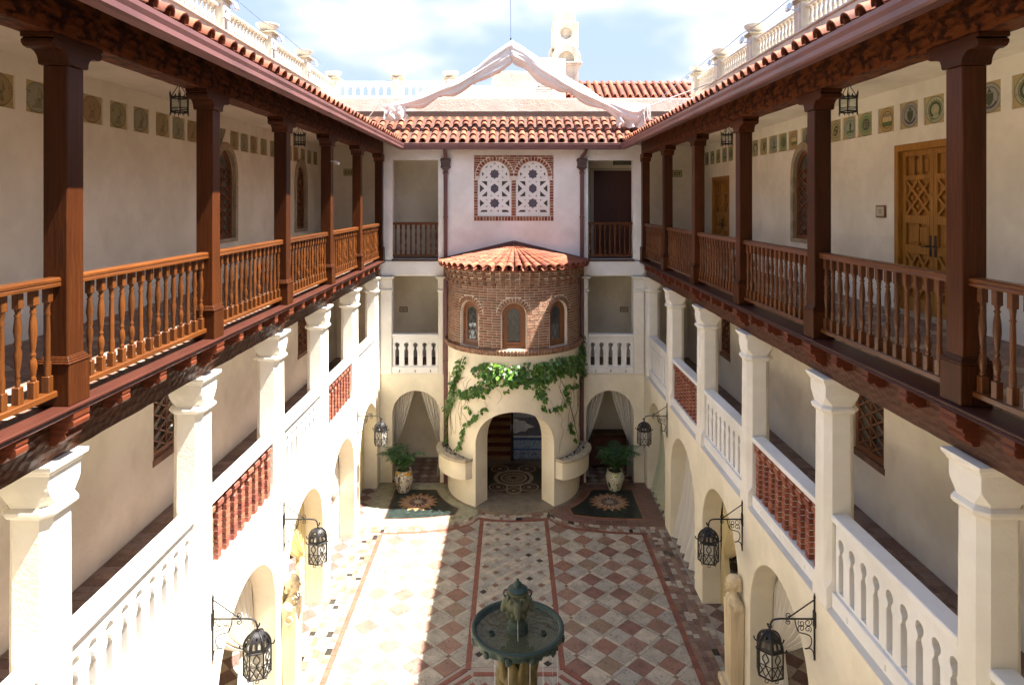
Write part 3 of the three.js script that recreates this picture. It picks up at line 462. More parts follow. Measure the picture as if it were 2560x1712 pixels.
// wall plaques: one atlas of worn medallions
const PW = 0.45, PH = 0.39, PY = 8.93, plaqueTex = (() => {
  const c = document.createElement('canvas'); c.width = 1024; c.height = 768; const x = c.getContext('2d'), r = rng(909), C = (a, b, q) => { x.beginPath(); x.arc(a, b, q, 0, 7); };
  for (let i = 0; i < 48; i++) {
    const X = (i % 8) * 128, Y = Math.floor(i / 8) * 128, cx = X + 64, cy = Y + 64, left = i < 24, hue = left ? ['#a39066', '#9a977f', '#a08663', '#989270', '#9b987e'][i % 5] : ['#a3a585', '#98948a', '#b39562', '#91a06e', '#9aa08e', '#aba074'][i % 6];
    x.fillStyle = '#b8a274'; x.fillRect(X, Y, 128, 128);
    x.fillStyle = hue; C(cx, cy, 59); x.fill(); x.strokeStyle = 'rgba(60,50,25,.55)'; x.lineWidth = 3; C(cx, cy, 58); x.stroke();
    if (left) { // struck heads and devices
      x.fillStyle = 'rgba(66,58,34,.3)'; const f = r() < 0.5 ? -1 : 1;
      x.beginPath(); x.ellipse(cx + f * 4, cy - 10, 17, 22, 0, 0, 7); x.fill(); x.beginPath(); x.moveTo(cx - 8, cy + 4); x.lineTo(cx - 24, cy + 38); x.lineTo(cx + 24, cy + 38); x.lineTo(cx + 9, cy + 4); x.fill(); x.beginPath(); x.moveTo(cx + f * 18, cy - 12); x.lineTo(cx + f * 26, cy - 2); x.lineTo(cx + f * 17, cy); x.fill();
      x.strokeStyle = 'rgba(225,205,150,.6)'; x.lineWidth = 2; for (let k = 0; k < 5; k++) { x.beginPath(); x.moveTo(cx - 12 + 5 * k, cy - 28); x.quadraticCurveTo(cx - 18 + 6 * k, cy - 10, cx - 12 + 5 * k, cy + 2); x.stroke(); }
      x.strokeStyle = 'rgba(50,42,20,.5)'; for (let k = 0; k < 26; k++) { const a = k / 26 * 6.283; x.beginPath(); x.moveTo(cx + Math.cos(a) * 45, cy + Math.sin(a) * 45); x.lineTo(cx + Math.cos(a) * 50, cy + Math.sin(a) * 50); x.stroke(); }
    } else { // painted seals: shields, wreaths, landscapes, figures
      const k = i % 6; x.fillStyle = 'rgba(52,58,34,.75)'; x.strokeStyle = 'rgba(50,48,28,.8)'; x.lineWidth = 3; C(cx, cy, 42); x.stroke();
      if (k === 0) { for (let q = 0; q < 22; q++) { const a = 0.6 + q / 22 * 5.1 + 1.57; x.beginPath(); x.ellipse(cx + Math.cos(a) * 31, cy + Math.sin(a) * 31, 8, 4, a + 0.6, 0, 7); x.fill(); } x.fillStyle = '#c9a27c'; x.beginPath(); for (let q = 0; q < 10; q++) { const a = q * 0.6283 - 1.57, R = q % 2 ? 7 : 17; x.lineTo(cx + Math.cos(a) * R, cy + Math.sin(a) * R); } x.fill(); x.fillStyle = '#e6dcae'; x.font = 'bold 11px sans-serif'; x.textAlign = 'center'; if (i === 24) { x.save(); x.translate(cx, cy); 'TEXAS'.split('').forEach((ch, q) => { x.save(); x.rotate((q - 2) * 0.36); x.fillText(ch, 0, -43); x.restore(); }); x.restore(); } }
      else if (k === 1) { x.beginPath(); x.moveTo(cx - 20, cy - 18); x.lineTo(cx + 20, cy - 18); x.lineTo(cx + 20, cy + 6); x.quadraticCurveTo(cx + 14, cy + 26, cx, cy + 32); x.quadraticCurveTo(cx - 14, cy + 26, cx - 20, cy + 6); x.fill(); x.beginPath(); x.moveTo(cx, cy - 40); x.lineTo(cx + 12, cy - 20); x.lineTo(cx - 12, cy - 20); x.fill(); x.strokeStyle = '#4d4c52'; x.lineWidth = 9; x.beginPath(); x.arc(cx, cy, 38, 0.5, 2.64); x.stroke(); }
      else if (k === 2) { x.fillStyle = 'rgba(90,110,60,.9)'; x.fillRect(cx - 38, cy + 10, 76, 22); x.fillStyle = 'rgba(214,200,158,.8)'; for (let q = 0; q < 4; q++) x.fillRect(cx - 30 + q * 16, cy - 14, 9, 22); x.fillStyle = 'rgba(110,122,120,.6)'; x.fillRect(cx - 34, cy - 30, 68, 12); }
      else if (k === 3) { x.fillStyle = 'rgba(76,70,66,.8)'; C(cx, cy, 33); x.fill(); x.fillStyle = 'rgba(150,140,110,.8)'; for (let q = 0; q < 9; q++) x.fillRect(cx - 18 + (q % 3) * 14, cy - 18 + Math.floor(q / 3) * 14, 8, 8); }
      else if (k === 4) { x.fillStyle = 'rgba(90,110,60,.85)'; x.fillRect(cx - 36, cy + 14, 72, 16); x.fillStyle = 'rgba(40,40,24,.9)'; C(cx, cy - 26, 6); x.fill(); x.fillRect(cx - 7, cy - 20, 14, 26); x.fillRect(cx - 7, cy + 4, 5, 22); x.fillRect(cx + 2, cy + 4, 5, 22); x.fillRect(cx + 6, cy - 16, 14, 4); }
      else { for (let q = 0; q < 5; q++) { x.beginPath(); x.ellipse(cx, cy, 10 + q * 6, 30 - q * 4, q * 0.6, 0, 7); x.stroke(); } C(cx, cy, 10); x.fill(); }
    }
    for (let q = 0; q < 26; q++) { x.fillStyle = `rgba(${r() < 0.5 ? '190,165,105' : '80,66,34'},${0.12 + 0.14 * r()})`; C(X + r() * 128, Y + r() * 128, 1 + r() * 6); x.fill(); }
  }
  const t = new THREE.CanvasTexture(c); t.colorSpace = THREE.SRGBColorSpace; return t;
})();
const plaqueMat = std([1, 0.98, 0.94], 0.85, { map: plaqueTex }), reliefMat = std([1, 0.98, 0.94], 0.8, { map: plaqueTex, bumpMap: plaqueTex, bumpScale: -0.02 });
const plaqueD = { '-1': [7.45, 8.08, 9.15, 9.77, 10.38, 11.03, 11.57, 12.1, 12.65, 13.3, 13.95, 14.48, 15.02, 15.63, 16.25, 16.8, 17.45, 18.0, 18.62, 19.22, 19.82], 1: [7.46, 8.09, 9.15, 9.74, 10.35, 10.98, 11.5, 12.02, 12.6, 13.2, 13.83, 14.37, 14.9, 15.48, 16.05, 16.6, 17.2, 17.85, 18.37, 18.95, 19.5, 20.05] };
const plaqueOrd = 'first second third fourth fifth sixth seventh eighth ninth tenth eleventh twelfth thirteenth fourteenth fifteenth sixteenth seventeenth eighteenth nineteenth twentieth twenty-first last'.split(' ');
const plaqueWords = { '-1': ['ochre', 'grey-green', 'brown', 'olive', 'pale green'], 1: ['green wreath', 'shield', 'landscape', 'grey emblem', 'standing figure', 'interlaced rings'] };
const cell = (g, i) => { const u = g.attributes.uv; for (let k = 0; k < u.count; k++) u.setXY(k, ((i % 8) + clamp(u.getX(k), 0.01, 0.99)) / 8, 1 - (Math.floor(i / 8) + 1 - clamp(u.getY(k), 0.01, 0.99)) / 6); return g; };

function lattice(t, s, x0, u0, u1, v0, v1, star) { // window bars between the limits, in the plane lateral = x0
  const m = sideM(s, x0), w = 0.022, cu = (u0 + u1) / 2, add = (a, b, c, e) => mesh('lattice_bar', boxUV(ext(barIn(a, b, c, e, w), 0.025, m)), M.frame, t);
  const cell_ = (u1 - u0) / 2, n = Math.round((v1 - v0) / cell_), hv = (v1 - v0) / n;
  for (let k = 0; k < n; k++) { const a = v0 + k * hv, b = a + hv, c = (a + b) / 2; add(u0, a, u1, b); add(u0, b, u1, a); if (star) { add(cu, a, u1, c); add(u1, c, cu, b); add(cu, b, u0, c); add(u0, c, cu, a); } }
  add(cu, v0, cu, v1);
}
function hollow(s, xa, xb, y0, y1, d0, d1) { return [box(s * xb, s * (xb + 0.1), y0, y1, d0, d1), box(s * xa, s * xb, y0 - 0.1, y0, d0, d1), box(s * xa, s * xb, y1, y1 + 0.1, d0, d1), box(s * xa, s * xb, y0, y1, d0 - 0.1, d0), box(s * xa, s * xb, y0, y1, d1, d1 + 0.1)]; } // a closed room added behind a window so it reads dark
function archWindow(s, x, u0, u1, v0, vs, label) { // arched window in a gallery wall, plane of the wall at lateral x
  const t = thing('arched_window', label, 'window'), k = 1.25, out = (g) => [[u0 - g, v0], ...archPts(u0 - g, u1 + g, vs, 20, k), [u1 + g, v0]];
  mesh('stone_surround', boxUV(ext(poly([[u0 - 0.13, v0 - 0.07], ...archPts(u0 - 0.13, u1 + 0.13, vs, 20, (k * (u1 - u0) / 2 + 0.14) / ((u1 - u0) / 2 + 0.13)), [u1 + 0.13, v0 - 0.07]], [out(0)]), 0.06, sideM(s, x - 0.035), 0.006)), std([0.6, 0.48, 0.33], 0.85, { map: T.trav }), t, { crease: 0.5 });
  mesh('frame', boxUV(ext(poly(out(-0.002), [[[u0 + 0.07, v0 + 0.07], ...archPts(u0 + 0.07, u1 - 0.07, vs, 16, k), [u1 - 0.07, v0 + 0.07]]]), 0.05, sideM(s, x + 0.05), 0.004)), M.frame, t, { crease: 0.5 });
  lattice(t, s, x + 0.06, u0 + 0.06, u1 - 0.06, v0 + 0.06, vs + 0.2, true);
  mesh('pane', boxUV(ext(poly(out(-0.05)), 0.006, sideM(s, x + 0.09))), M.glass, t); darkBox(t, hollow(s, x + 0.301, x + 2.2, v0 - 0.6, vs + 1.0, u0 - 0.5, u1 + 0.5));
}
function latticeWindow(s, x, u0, u1, v0, v1, label) {
  const t = thing('lattice_window', label, 'window');
  mesh('sill', boxUV(ext(poly([[u0 - 0.03, v0 - 0.1], [u1 + 0.03, v0 - 0.1], [u1 + 0.03, v0], [u0 - 0.03, v0]]), 0.16, sideM(s, x - 0.012), 0.006)), std([0.34, 0.2, 0.14], 0.85, { map: T.terra }), t);
  mesh('frame', boxUV(ext(poly([[u0, v0], [u1, v0], [u1, v1], [u0, v1]], [[[u0 + 0.075, v0 + 0.09], [u1 - 0.075, v0 + 0.09], [u1 - 0.075, v1 - 0.075], [u0 + 0.075, v1 - 0.075]]]), 0.06, sideM(s, x + 0.035), 0.006)), M.frame, t);
  lattice(t, s, x + 0.045, u0 + 0.07, u1 - 0.07, v0 + 0.085, v1 - 0.07, true);
  mesh('pane', boxUV(ext(poly([[u0 + 0.06, v0 + 0.06], [u1 - 0.06, v0 + 0.06], [u1 - 0.06, v1 - 0.06], [u0 + 0.06, v1 - 0.06]]), 0.006, sideM(s, x + 0.08))), M.glass, t); darkBox(t, hollow(s, x + 0.301, x + 2.2, v0 - 0.8, v1 + 0.3, u0 - 0.5, u1 + 0.5));
}
function panelDoor(s, x, u0, u1, v0, v1, label) { // carved double door, wall plane at lateral x
  const t = thing('carved_door', label, 'door'), mid = (u0 + u1) / 2, m = (q) => sideM(s, x + q), rect = (a, b, c, e) => poly([[a, b], [c, b], [c, e], [a, e]]);
  mesh('door_frame', boxUV(ext(poly([[u0 - 0.1, v0], [u0 - 0.1, v1 + 0.1], [u1 + 0.1, v1 + 0.1], [u1 + 0.1, v0], [u1, v0], [u1, v1], [u0, v1], [u0, v0]]), 0.14, m(-0.015), 0.008)), M.door, t);
  mesh('threshold', box(s * (x - 0.16), s * (x + 0.2), 6.225, v0 - 0.002, u0 - 0.12, u1 + 0.12), M.stone, t);
  for (const h of [0, 1]) {
    const a = h ? mid + 0.004 : u0 + 0.004, b = h ? u1 - 0.004 : mid - 0.004, leaf = new THREE.Group(); leaf.name = 'door_leaf'; t.add(leaf);
    mesh('leaf_board', boxUV(ext(rect(a, v0 + 0.005, b, v1 - 0.004), 0.04, m(0.1))), M.door, leaf);
    const put = (nm, sh, q = 0.055, dep = 0.046) => mesh(nm, boxUV(ext(sh, dep, m(q), 0.003)), M.door, leaf), H_ = v1 - v0, st = 0.085, V = (f) => v0 + f * H_;
    put('stile', rect(a, v0 + 0.005, a + st, v1 - 0.004)); put('stile', rect(b - st, v0 + 0.005, b, v1 - 0.004));
    const lev = [0.0, 0.09, 0.36, 0.415, 0.545, 0.6, 0.815, 0.85, 0.965, 1]; for (let k = 0; k < 5; k++) put('cross_rail', rect(a + st, V(lev[2 * k]) + 0.005, b - st, V(lev[2 * k + 1]) - 0.004));
    for (const [lo, hi] of [[0.09, 0.36], [0.6, 0.815]]) { // interlaced lattice panels
      const y0 = V(lo), y1 = V(hi), c = (a + b) / 2, w = b - a - 2 * st, ww = 0.042; for (const o of [-0.5, 0, 0.5]) for (const f of [-1, 1]) { const p = []; const cx = c + o * w; for (const q of [-1, 1]) p.push([cx + f * q * w * 0.5, (y0 + y1) / 2 + q * (y1 - y0) / 2]); let [A, B] = p; const cl = (P, Q) => { let [u, v] = P; const L = a + st, R = b - st; if (u < L) { v += (Q[1] - v) * (L - u) / (Q[0] - u); u = L; } if (u > R) { v += (Q[1] - v) * (R - u) / (Q[0] - u); u = R; } return [u, v]; }; const A2 = cl(A, B), B2 = cl(B, A); put('lattice_strip', barIn(...A2, ...B2, ww), 0.0575 + (f > 0 ? 0.004 : 0), 0.04); }
      for (const [du, dv] of [[0, 0.25], [0, -0.25], [0.25, 0], [-0.25, 0]]) { const cu = c + du * w, cv = (y0 + y1) / 2 + dv * (y1 - y0), q = 0.032; put('boss', poly([[cu - q, cv], [cu, cv - q], [cu + q, cv], [cu, cv + q]]), 0.068, 0.034); }
    }
    for (const f of [0.26, 0.74]) put('raised_panel', rect(lerp(a + st, b - st, f) - 0.1, V(0.415) + 0.04, lerp(a + st, b - st, f) + 0.1, V(0.545) - 0.04), 0.075, 0.027); put('mullion', rect((a + b) / 2 - 0.03, V(0.415), (a + b) / 2 + 0.03, V(0.545)), 0.0565, 0.02);
    for (const f of [1 / 3, 2 / 3]) put('mullion', rect(lerp(a + st, b - st, f) - 0.022, V(0.85), lerp(a + st, b - st, f) + 0.022, V(0.965)), 0.0565, 0.02); for (const f of [1 / 6, 0.5, 5 / 6]) put('raised_panel', rect(lerp(a + st, b - st, f) - 0.045, V(0.87), lerp(a + st, b - st, f) + 0.045, V(0.945)), 0.075, 0.027);
    const hu = h ? a + 0.05 : b - 0.05; mesh('handle_plate', boxUV(ext(rect(hu - 0.022, v0 + 0.83, hu + 0.022, v0 + 1.13), 0.014, m(0.042), 0.004)), M.bronze, leaf); const hp = mesh('lever', [rod(V3(s * (x + 0.045), v0 + 0.98, hu), V3(s * (x - 0.005), v0 + 0.98, hu), 0.012), rod(V3(s * (x - 0.005), v0 + 0.98, hu), V3(s * (x - 0.005), v0 + 0.97, hu + (h ? 0.12 : -0.12)), 0.011, 0.008)], M.bronze, leaf); hp.userData.label = 'dark lever handle';
  }
}
const side = { '-1': 'left', 1: 'right' };
const deckAt = (o) => 9.405 + 0.466 * o;
for (const s of [-1, 1]) {
  const sd = side[s], L = (a, b, y0, y1, d0, d1) => box(s * a, s * b, y0, y1, d0, d1);
  // --- arcade
  const arcade = thing('arcade_wall', `cream stucco arcade wall with round arches along the ${sd} side of the court`, 'wall'), out = [[D0, 0], [D0, 3.03], [18.985, 3.03], [18.985, 0]], piers = [2.91, ...PX];
  for (let k = piers.length - 1; k > 0; k--) { const a = piers[k - 1] + 0.265, b = piers[k] - 0.265; out.push([b, 0], ...archPts(a, b, 1.535).reverse(), [a, 0]); }
  mesh('wall', boxUV(toCreasedNormals(ext(poly(out), 0.37, sideM(s, 3.7), 0.012, 1), 0.5)), M.cream, arcade);
  for (let k = 0; k < piers.length - 1; k++) mesh('sloping_sill', boxUV(ext(poly([[3.702, 3.0305], [3.802, 3.075], [4.068, 3.075], [4.068, 3.0305]]), piers[k + 1] - piers[k] - 0.372, alongM(s, piers[k] + 0.186))), M.sill, arcade);
  // --- walls, floors and ceilings behind
  const inner = thing('loggia_wall', `plain cream back wall of the ground loggia on the ${sd}`, 'wall'); mesh('wall', boxUV(L(5.4, 5.7, 0, 2.84, D0, 20.9)), M.gallery, inner);
  const f2 = structure('gallery_floor'); mesh('slab', boxUV(L(4.075, 5.7, 2.85, 3.07, D0, 20.9)), M.gallery, f2); tilePatch('gallery_tiles', f2, s < 0 ? [-5.4, -4.3, 4.4, 20.8] : [4.3, 5.4, 4.4, 20.8], 0.3, false, M.tileG, 3.081, 31 + s); tilePatch('edge_tiles', f2, s < 0 ? [-4.3, -4.08, 4.4, 20.8] : [4.08, 4.3, 4.4, 20.8], 0.4, false, [M.brick[2], M.starC], 3.081, 37 + s);
  const wins2 = s < 0 ? [[10.2, 11.15], [17.1, 18.0]] : [[9.9, 10.78], [16.85, 17.65]], w2 = thing('gallery_wall', `cream back wall of the middle gallery on the ${sd}`, 'wall');
  mesh('wall', boxUV(ext(poly([[D0, 3.085], [D0, 5.94], [20.9, 5.94], [20.9, 3.085]], wins2.map(([a, b]) => [[a - 0.004, 3.966], [a - 0.004, 5.304], [b + 0.004, 5.304], [b + 0.004, 3.966]])), 0.3, sideM(s, 5.4))), M.gallery, w2);
  wins2.forEach(([a, b], k) => latticeWindow(s, 5.4, a, b, 3.97, 5.3, `${k ? 'far' : 'near'} wooden star-lattice window of the ${sd} middle gallery`));
  const f3 = structure('gallery_floor'); mesh('slab', boxUV(L(4.01, 6.1, 5.95, 6.2, D0, 20.9)), M.gallery, f3); tilePatch('gallery_tiles', f3, s < 0 ? [-5.8, -3.82, 2.4, 20.8] : [3.82, 5.8, 2.4, 20.8], 0.26, true, [M.tileG[0], M.tileG[1], M.tileG[3], M.tileT[2]], 6.216, 41 + s);
  mesh('floor_bed', boxUV(L(3.8, 4.005, 6.1, 6.2, D0, 18.9)), M.ledge, f3);
  const holes3 = plaqueD[s].map((a) => [[a, PY], [a + PW, PY], [a + PW, PY + PH], [a, PY + PH]]), aw = s < 0 ? [[13.25, 14.15], [18.2, 19.05]] : [[13.1, 13.98]], dw = s < 0 ? [] : [[8.72, 10.22, 8.6], [18.25, 19.6, 8.45]];
  for (const [a, b] of aw) holes3.push([[a - 0.03, 7.07], ...archPts(a - 0.03, b + 0.03, 8.35, 18, 1.24), [b + 0.03, 7.07]]);
  for (const [a, b, v] of dw) holes3.push([[a - 0.03, 6.235], [b + 0.03, 6.235], [b + 0.03, v + 0.03], [a - 0.03, v + 0.03]]);
  const w3 = thing('gallery_wall', `cream back wall of the upper gallery on the ${sd}, with a row of medallion plaques`, 'wall');
  mesh('wall', boxUV(ext(poly([[D0, 6.215], [D0, 10.6], [20.95, 10.6], [20.95, 6.215]], holes3), 0.3, sideM(s, 5.8))), M.gallery, w3);
  mesh('ceiling', boxUV(L(3.86, 5.795, 9.56, 9.62, D0, 20.9)), M.gallery, w3);
  aw.forEach(([a, b], k) => archWindow(s, 5.8, a, b, 7.1, 8.35, s > 0 ? 'arched window with stone surround in the right upper gallery' : `${k ? 'far' : 'near'} arched window with stone surround in the left upper gallery`));
  dw.forEach(([a, b, v], k) => panelDoor(s, 5.8, a, b, 6.25, v, k ? 'smaller carved wooden door at the far end of the right upper gallery' : 'large carved double door with lattice panels in the right upper gallery'));
  plaqueD[s].forEach((a, k) => {
    const i = (s < 0 ? 0 : 24) + (s > 0 && k >= 2 ? k - 2 : k), words = plaqueWords[s][s < 0 ? i % 5 : i % 6], t = thing('medallion_plaque', `${plaqueOrd[k]} ${s < 0 ? words + ' struck-head medallion plaque' : 'painted seal plaque (' + words + ')'} from the near end, ${sd} gallery wall`, 'plaque', `medallion plaques on the ${sd} gallery wall`, [s * 5.8, PY + PH / 2, a + PW / 2], s < 0 ? Math.PI / 2 : -Math.PI / 2);
    const bk = cell(new THREE.PlaneGeometry(PW, PH), i); bk.translate(0, 0, -0.022); mesh('tile', bk, plaqueMat, t);
    if (s < 0) { const g = new THREE.SphereGeometry(0.165, 28, 8, 0, 6.2832, 0, 0.62); g.rotateX(Math.PI / 2); g.scale(1, 1, 0.5); const p = g.attributes.position, u = g.attributes.uv, zz = 0.165 * Math.cos(0.62) * 0.5; for (let q = 0; q < p.count; q++) u.setXY(q, 0.5 + p.getX(q) / PW * 2.0 * 0.9, 0.5 + p.getY(q) / PH * 1.75 * 0.9); g.scale(1.75, 1.75, 1); g.translate(0, 0, -zz - 0.02); cell(g, i); mesh('medallion', g, reliefMat, t); }
  });
  // --- octagonal-edged columns of the middle gallery
  PX.forEach((d, k) => {
    const t = thing('stucco_column', `${ORD[k]} white chamfered column of the ${sd} middle gallery`, 'column', `columns of the ${sd} middle gallery`), x = s * 3.885, c = capGeos(x, d);
    mesh('shaft', shaftGeo(x, d), M.white, t); mesh('neck_ring', c.ring, M.white, t); mesh('capital', c.block, M.white, t); mesh('abacus', c.abacus, M.white, t);
  });
  // --- balustrades of the middle gallery, pierced slab and brick by turns
  const bays = [2.91, ...PX];
  for (let k = 0; k < 6; k++) {
    const a = bays[k] + 0.19, b = bays[k + 1] - 0.19, nm = k === 0 ? 'partly visible nearest' : ORD[k - 1];
    if (k === 2 || k === 4) brickBalustrade(`${k === 2 ? 'near' : 'far'} balustrade of stacked red brick balusters on the ${sd} middle gallery`, 'red brick balustrades', a, b, s, 300 + k * 7 + s);
    else keyBalustrade(`${nm} white pierced balustrade with keyhole openings on the ${sd} middle gallery`, 'white pierced balustrades', a, b, 9, (w) => sideM(s, 3.76 + w));
  }
  // --- upper gallery: hewn beam, ledge, corbels
  const beam = thing('timber_beam', `dark hewn timber beam carrying the ${sd} upper gallery`, 'beam');
  { const rings = hewn(3.74, 4.0, 5.772, 6.075, D0, 18.96, 3 + s, 0.005).map((q) => q.map((p) => new THREE.Vector3(p.x * s, p.y, p.z))); mesh('beam', boxUV(loft(s > 0 ? rings.map((q) => q.slice().reverse()) : rings), 'z'), M.beam, beam); }
  const ledge = thing('gallery_ledge', `moulded dark wood ledge with carved corbels under the ${sd} upper gallery`, 'ledge');
  mesh('moulding', boxUV(ext(poly([[3.56, 6.148], [3.545, 6.16], [3.552, 6.17], [3.538, 6.18], [3.545, 6.188], [3.53, 6.197], [3.53, 6.21], [3.54, 6.216], [3.82, 6.216], [3.82, 6.148]]), 18.92 - D0, alongM(s, D0)), 'z'), M.ledge, ledge);
  const small = poly([[3.76, 6.1475], [3.56, 6.1475], [3.56, 6.105], [3.572, 6.098], [3.558, 6.08], [3.556, 6.05], [3.575, 6.025], [3.605, 6.02], [3.625, 6.03], [3.637, 6.008], [3.66, 5.985], [3.69, 5.982], [3.76, 5.99]]);
  const big = poly([[3.76, 6.1475], [3.548, 6.1475], [3.548, 6.11], [3.56, 6.1], [3.546, 6.075], [3.55, 6.045], [3.575, 6.03], [3.6, 6.03], [3.6, 6.0], [3.618, 5.99], [3.61, 5.96], [3.625, 5.935], [3.65, 5.925], [3.668, 5.92], [3.68, 5.895], [3.7, 5.885], [3.76, 5.885]]);
  for (let k = -2; k < 25; k++) { const d = 2.91 + k * 0.665, isBig = ((k % 4) + 4) % 4 === 0; if (d > 18.75) continue; mesh('corbel', boxUV(ext(isBig ? big : small, isBig ? 0.21 : 0.125, alongM(s, d - (isBig ? 0.105 : 0.0625)), 0.004), 'x'), M.corbel, ledge, { crease: 0.5 }); }
  mesh('plaster_soffit', boxUV(L(3.75, 4.0, 6.08, 6.1, D0, 18.9)), M.facade, ledge);
  // --- posts with zapata brackets
  const half = [[0.12, 8.955], [0.132, 8.97], [0.132, 8.99], [0.145, 9.02], [0.175, 9.05], [0.215, 9.062], [0.26, 9.058], [0.3, 9.068], [0.322, 9.09], [0.322, 9.115], [0.3, 9.132], [0.33, 9.134], [0.33, 9.172]], zap = [...half, ...half.map(([a, b]) => [-a, b]).reverse()];
  PX.forEach((d, k) => {
    const t = thing('wooden_post', `${ORD[k]} dark mahogany post with scrolled bracket on the ${sd} upper gallery`, 'post', `posts of the ${sd} upper gallery`), X = 3.7;
    mesh('shaft', boxUV(chamAt(s * (X - 0.1), s * (X + 0.1), 6.55, 8.955, d - 0.105, d + 0.105, 0.008)), M.mahogV[(k + (s > 0 ? 1 : 0)) % 3], t);
    mesh('base_block', boxUV(chamAt(s * (X - 0.132), s * (X + 0.132), 6.217, 6.55, d - 0.136, d + 0.136, 0.006)), M.mahog, t);
    for (const [q, y0, y1] of [[0.138, 6.55, 6.568], [0.126, 6.568, 6.584], [0.116, 6.584, 6.6], [0.108, 6.6, 6.612]]) mesh('base_moulding', chamAt(s * (X - q), s * (X + q), y0, y1, d - q - 0.004, d + q + 0.004, 0.005), M.mahog, t);
    mesh('bracket', boxUV(ext(poly(zap.map(([a, b]) => [a + d, b])), 0.25, sideM(s, X - 0.125), 0.006), 'z'), M.mahogV[(k + 2) % 3], t, { crease: 0.5 });
  });
  const rb = [2.91, ...PX];
  for (let k = 0; k < 6; k++) railing(`${k === 0 ? 'partly visible nearest' : ORD[k - 1]} turned wooden railing of the ${sd} upper gallery`, `railings of the ${sd} upper gallery`, 2.66 - 0.212, 15, [s * 3.705, 6.216, rb[k] + 0.106], Math.PI / 2, 60 + k * 5 + s);
  const top = thing('timber_beam', `dark hewn eaves beam above the posts of the ${sd} upper gallery`, 'beam');
  { const rings = hewn(3.6, 3.85, 9.174, 9.6, D0, 18.96, 13 + s, 0.004).map((q) => q.map((p) => new THREE.Vector3(p.x * s, p.y, p.z))); mesh('beam', boxUV(loft(s > 0 ? rings.map((q) => q.slice().reverse()) : rings), 'z'), M.eave, top); }
  const raft = thing('eaves_rafters', `dark rafter tails under the ${sd} eaves`, 'rafters'), rr = rng(77 + s);
  for (let d = 3.2; d < 18.3; d += 0.42) { const g = chamAt(-0.42, 0.42, -0.055, 0.055, -0.045, 0.045, 0.008); g.rotateZ(s * SLOPE); g.translate(s * 3.44, deckAt(0.48) - 0.065, -d - 0.02 * rr()); mesh('rafter', g, M.mahog, raft); }
  // --- roof of the wing
  const roof = thing('tiled_roof', `red barrel-tile roof over the ${sd} wing`, 'roof');
  const up = new THREE.Vector3(s * Math.cos(SLOPE), Math.sin(SLOPE), 0);
  roofPlane(roof, (c) => V3(s * 3.055, 9.455, 3.2 + c * 0.275), new THREE.Vector3(0, 0, -1), up, 63, 6, (c) => Math.max(0, 3.2 + c * 0.275 - 18.45), 500 + s, 1);
}
{ // gutter and eaves boards run round all three sides
  const g = thing('rain_gutter', 'mauve-brown metal rain gutter round the three eaves of the court', 'gutter');
  mesh('trough', sweepU([[0.02, 9.275], [0, 9.295], [0, 9.345], [-0.015, 9.388], [-0.015, 9.43], [0.0, 9.43], [0.012, 9.3], [0.11, 9.3], [0.11, 9.42], [0.125, 9.42], [0.125, 9.275]], 2.96, 18.5), M.gutter, g);
  const d = thing('eaves_boarding', 'dark boarding under the tiled eaves round the court', 'eaves');
  mesh('boards', sweepU([[0.03, deckAt(0.03)], [2.88, deckAt(2.88)], [2.88, deckAt(2.88) + 0.03], [0.03, deckAt(0.03) + 0.03]], 2.96, 18.5), std([0.12, 0.05, 0.03], 0.8, { map: T.wood }), d);
}
// ---------------------------------------------------------------- facade at the end of the court
const rectP = (a, b, c, e) => [[a, b], [c, b], [c, e], [a, e]];
const facade = thing('facade_wall', 'pale stucco end facade behind the round turret, with openings on three floors', 'wall');
const OPL = [-3.35, -2.07], OPR = [2.12, 3.38], WX = 1.115;
mesh('upper_wall', boxUV(ext(poly(rectP(-3.7, 6.222, 3.7, 9.42), [rectP(OPL[0], 6.24, OPL[1], 9.02), rectP(OPR[0], 6.24, OPR[1], 9.01), rectP(CX - WX + 0.01, 7.32, CX + WX - 0.01, 9.13)]), 0.26, backM(FAC))), M.facade, facade);
mesh('floor_beam', boxUV(ext(poly(rectP(-3.695, 5.79, 3.695, 6.19)), 0.3, backM(FAC - 0.03), 0.008)), M.facade, facade);
mesh('middle_wall', boxUV(ext(poly(rectP(-3.7, 3.031, 3.7, 5.789), [rectP(OPL[0], 3.05, OPL[1], 5.77), rectP(OPR[0], 3.05, OPR[1], 5.77)]), 0.26, backM(FAC))), M.white, facade);
mesh('lower_wall', boxUV(toCreasedNormals(ext(poly([[-3.698, 0], [-3.698, 3.03], [3.698, 3.03], [3.698, 0], [3.4, 0], ...archPts(2.06, 3.4, 1.9).reverse(), [2.06, 0], [1.25 + CX, 0], [1.25 + CX, 2.8], [CX - 1.25, 2.8], [CX - 1.25, 0], [-2.02, 0], ...archPts(-3.36, -2.02, 1.9).reverse(), [-3.36, 0]]), 0.3, backM(FAC)), 0.4)), M.cream, facade);
for (const [a, b] of [OPL, OPR]) { mesh('sill_board', chamAt(a - 0.02, b + 0.02, 6.191, 6.236, FAC - 0.06, FAC + 0.24), M.ledge, facade); }
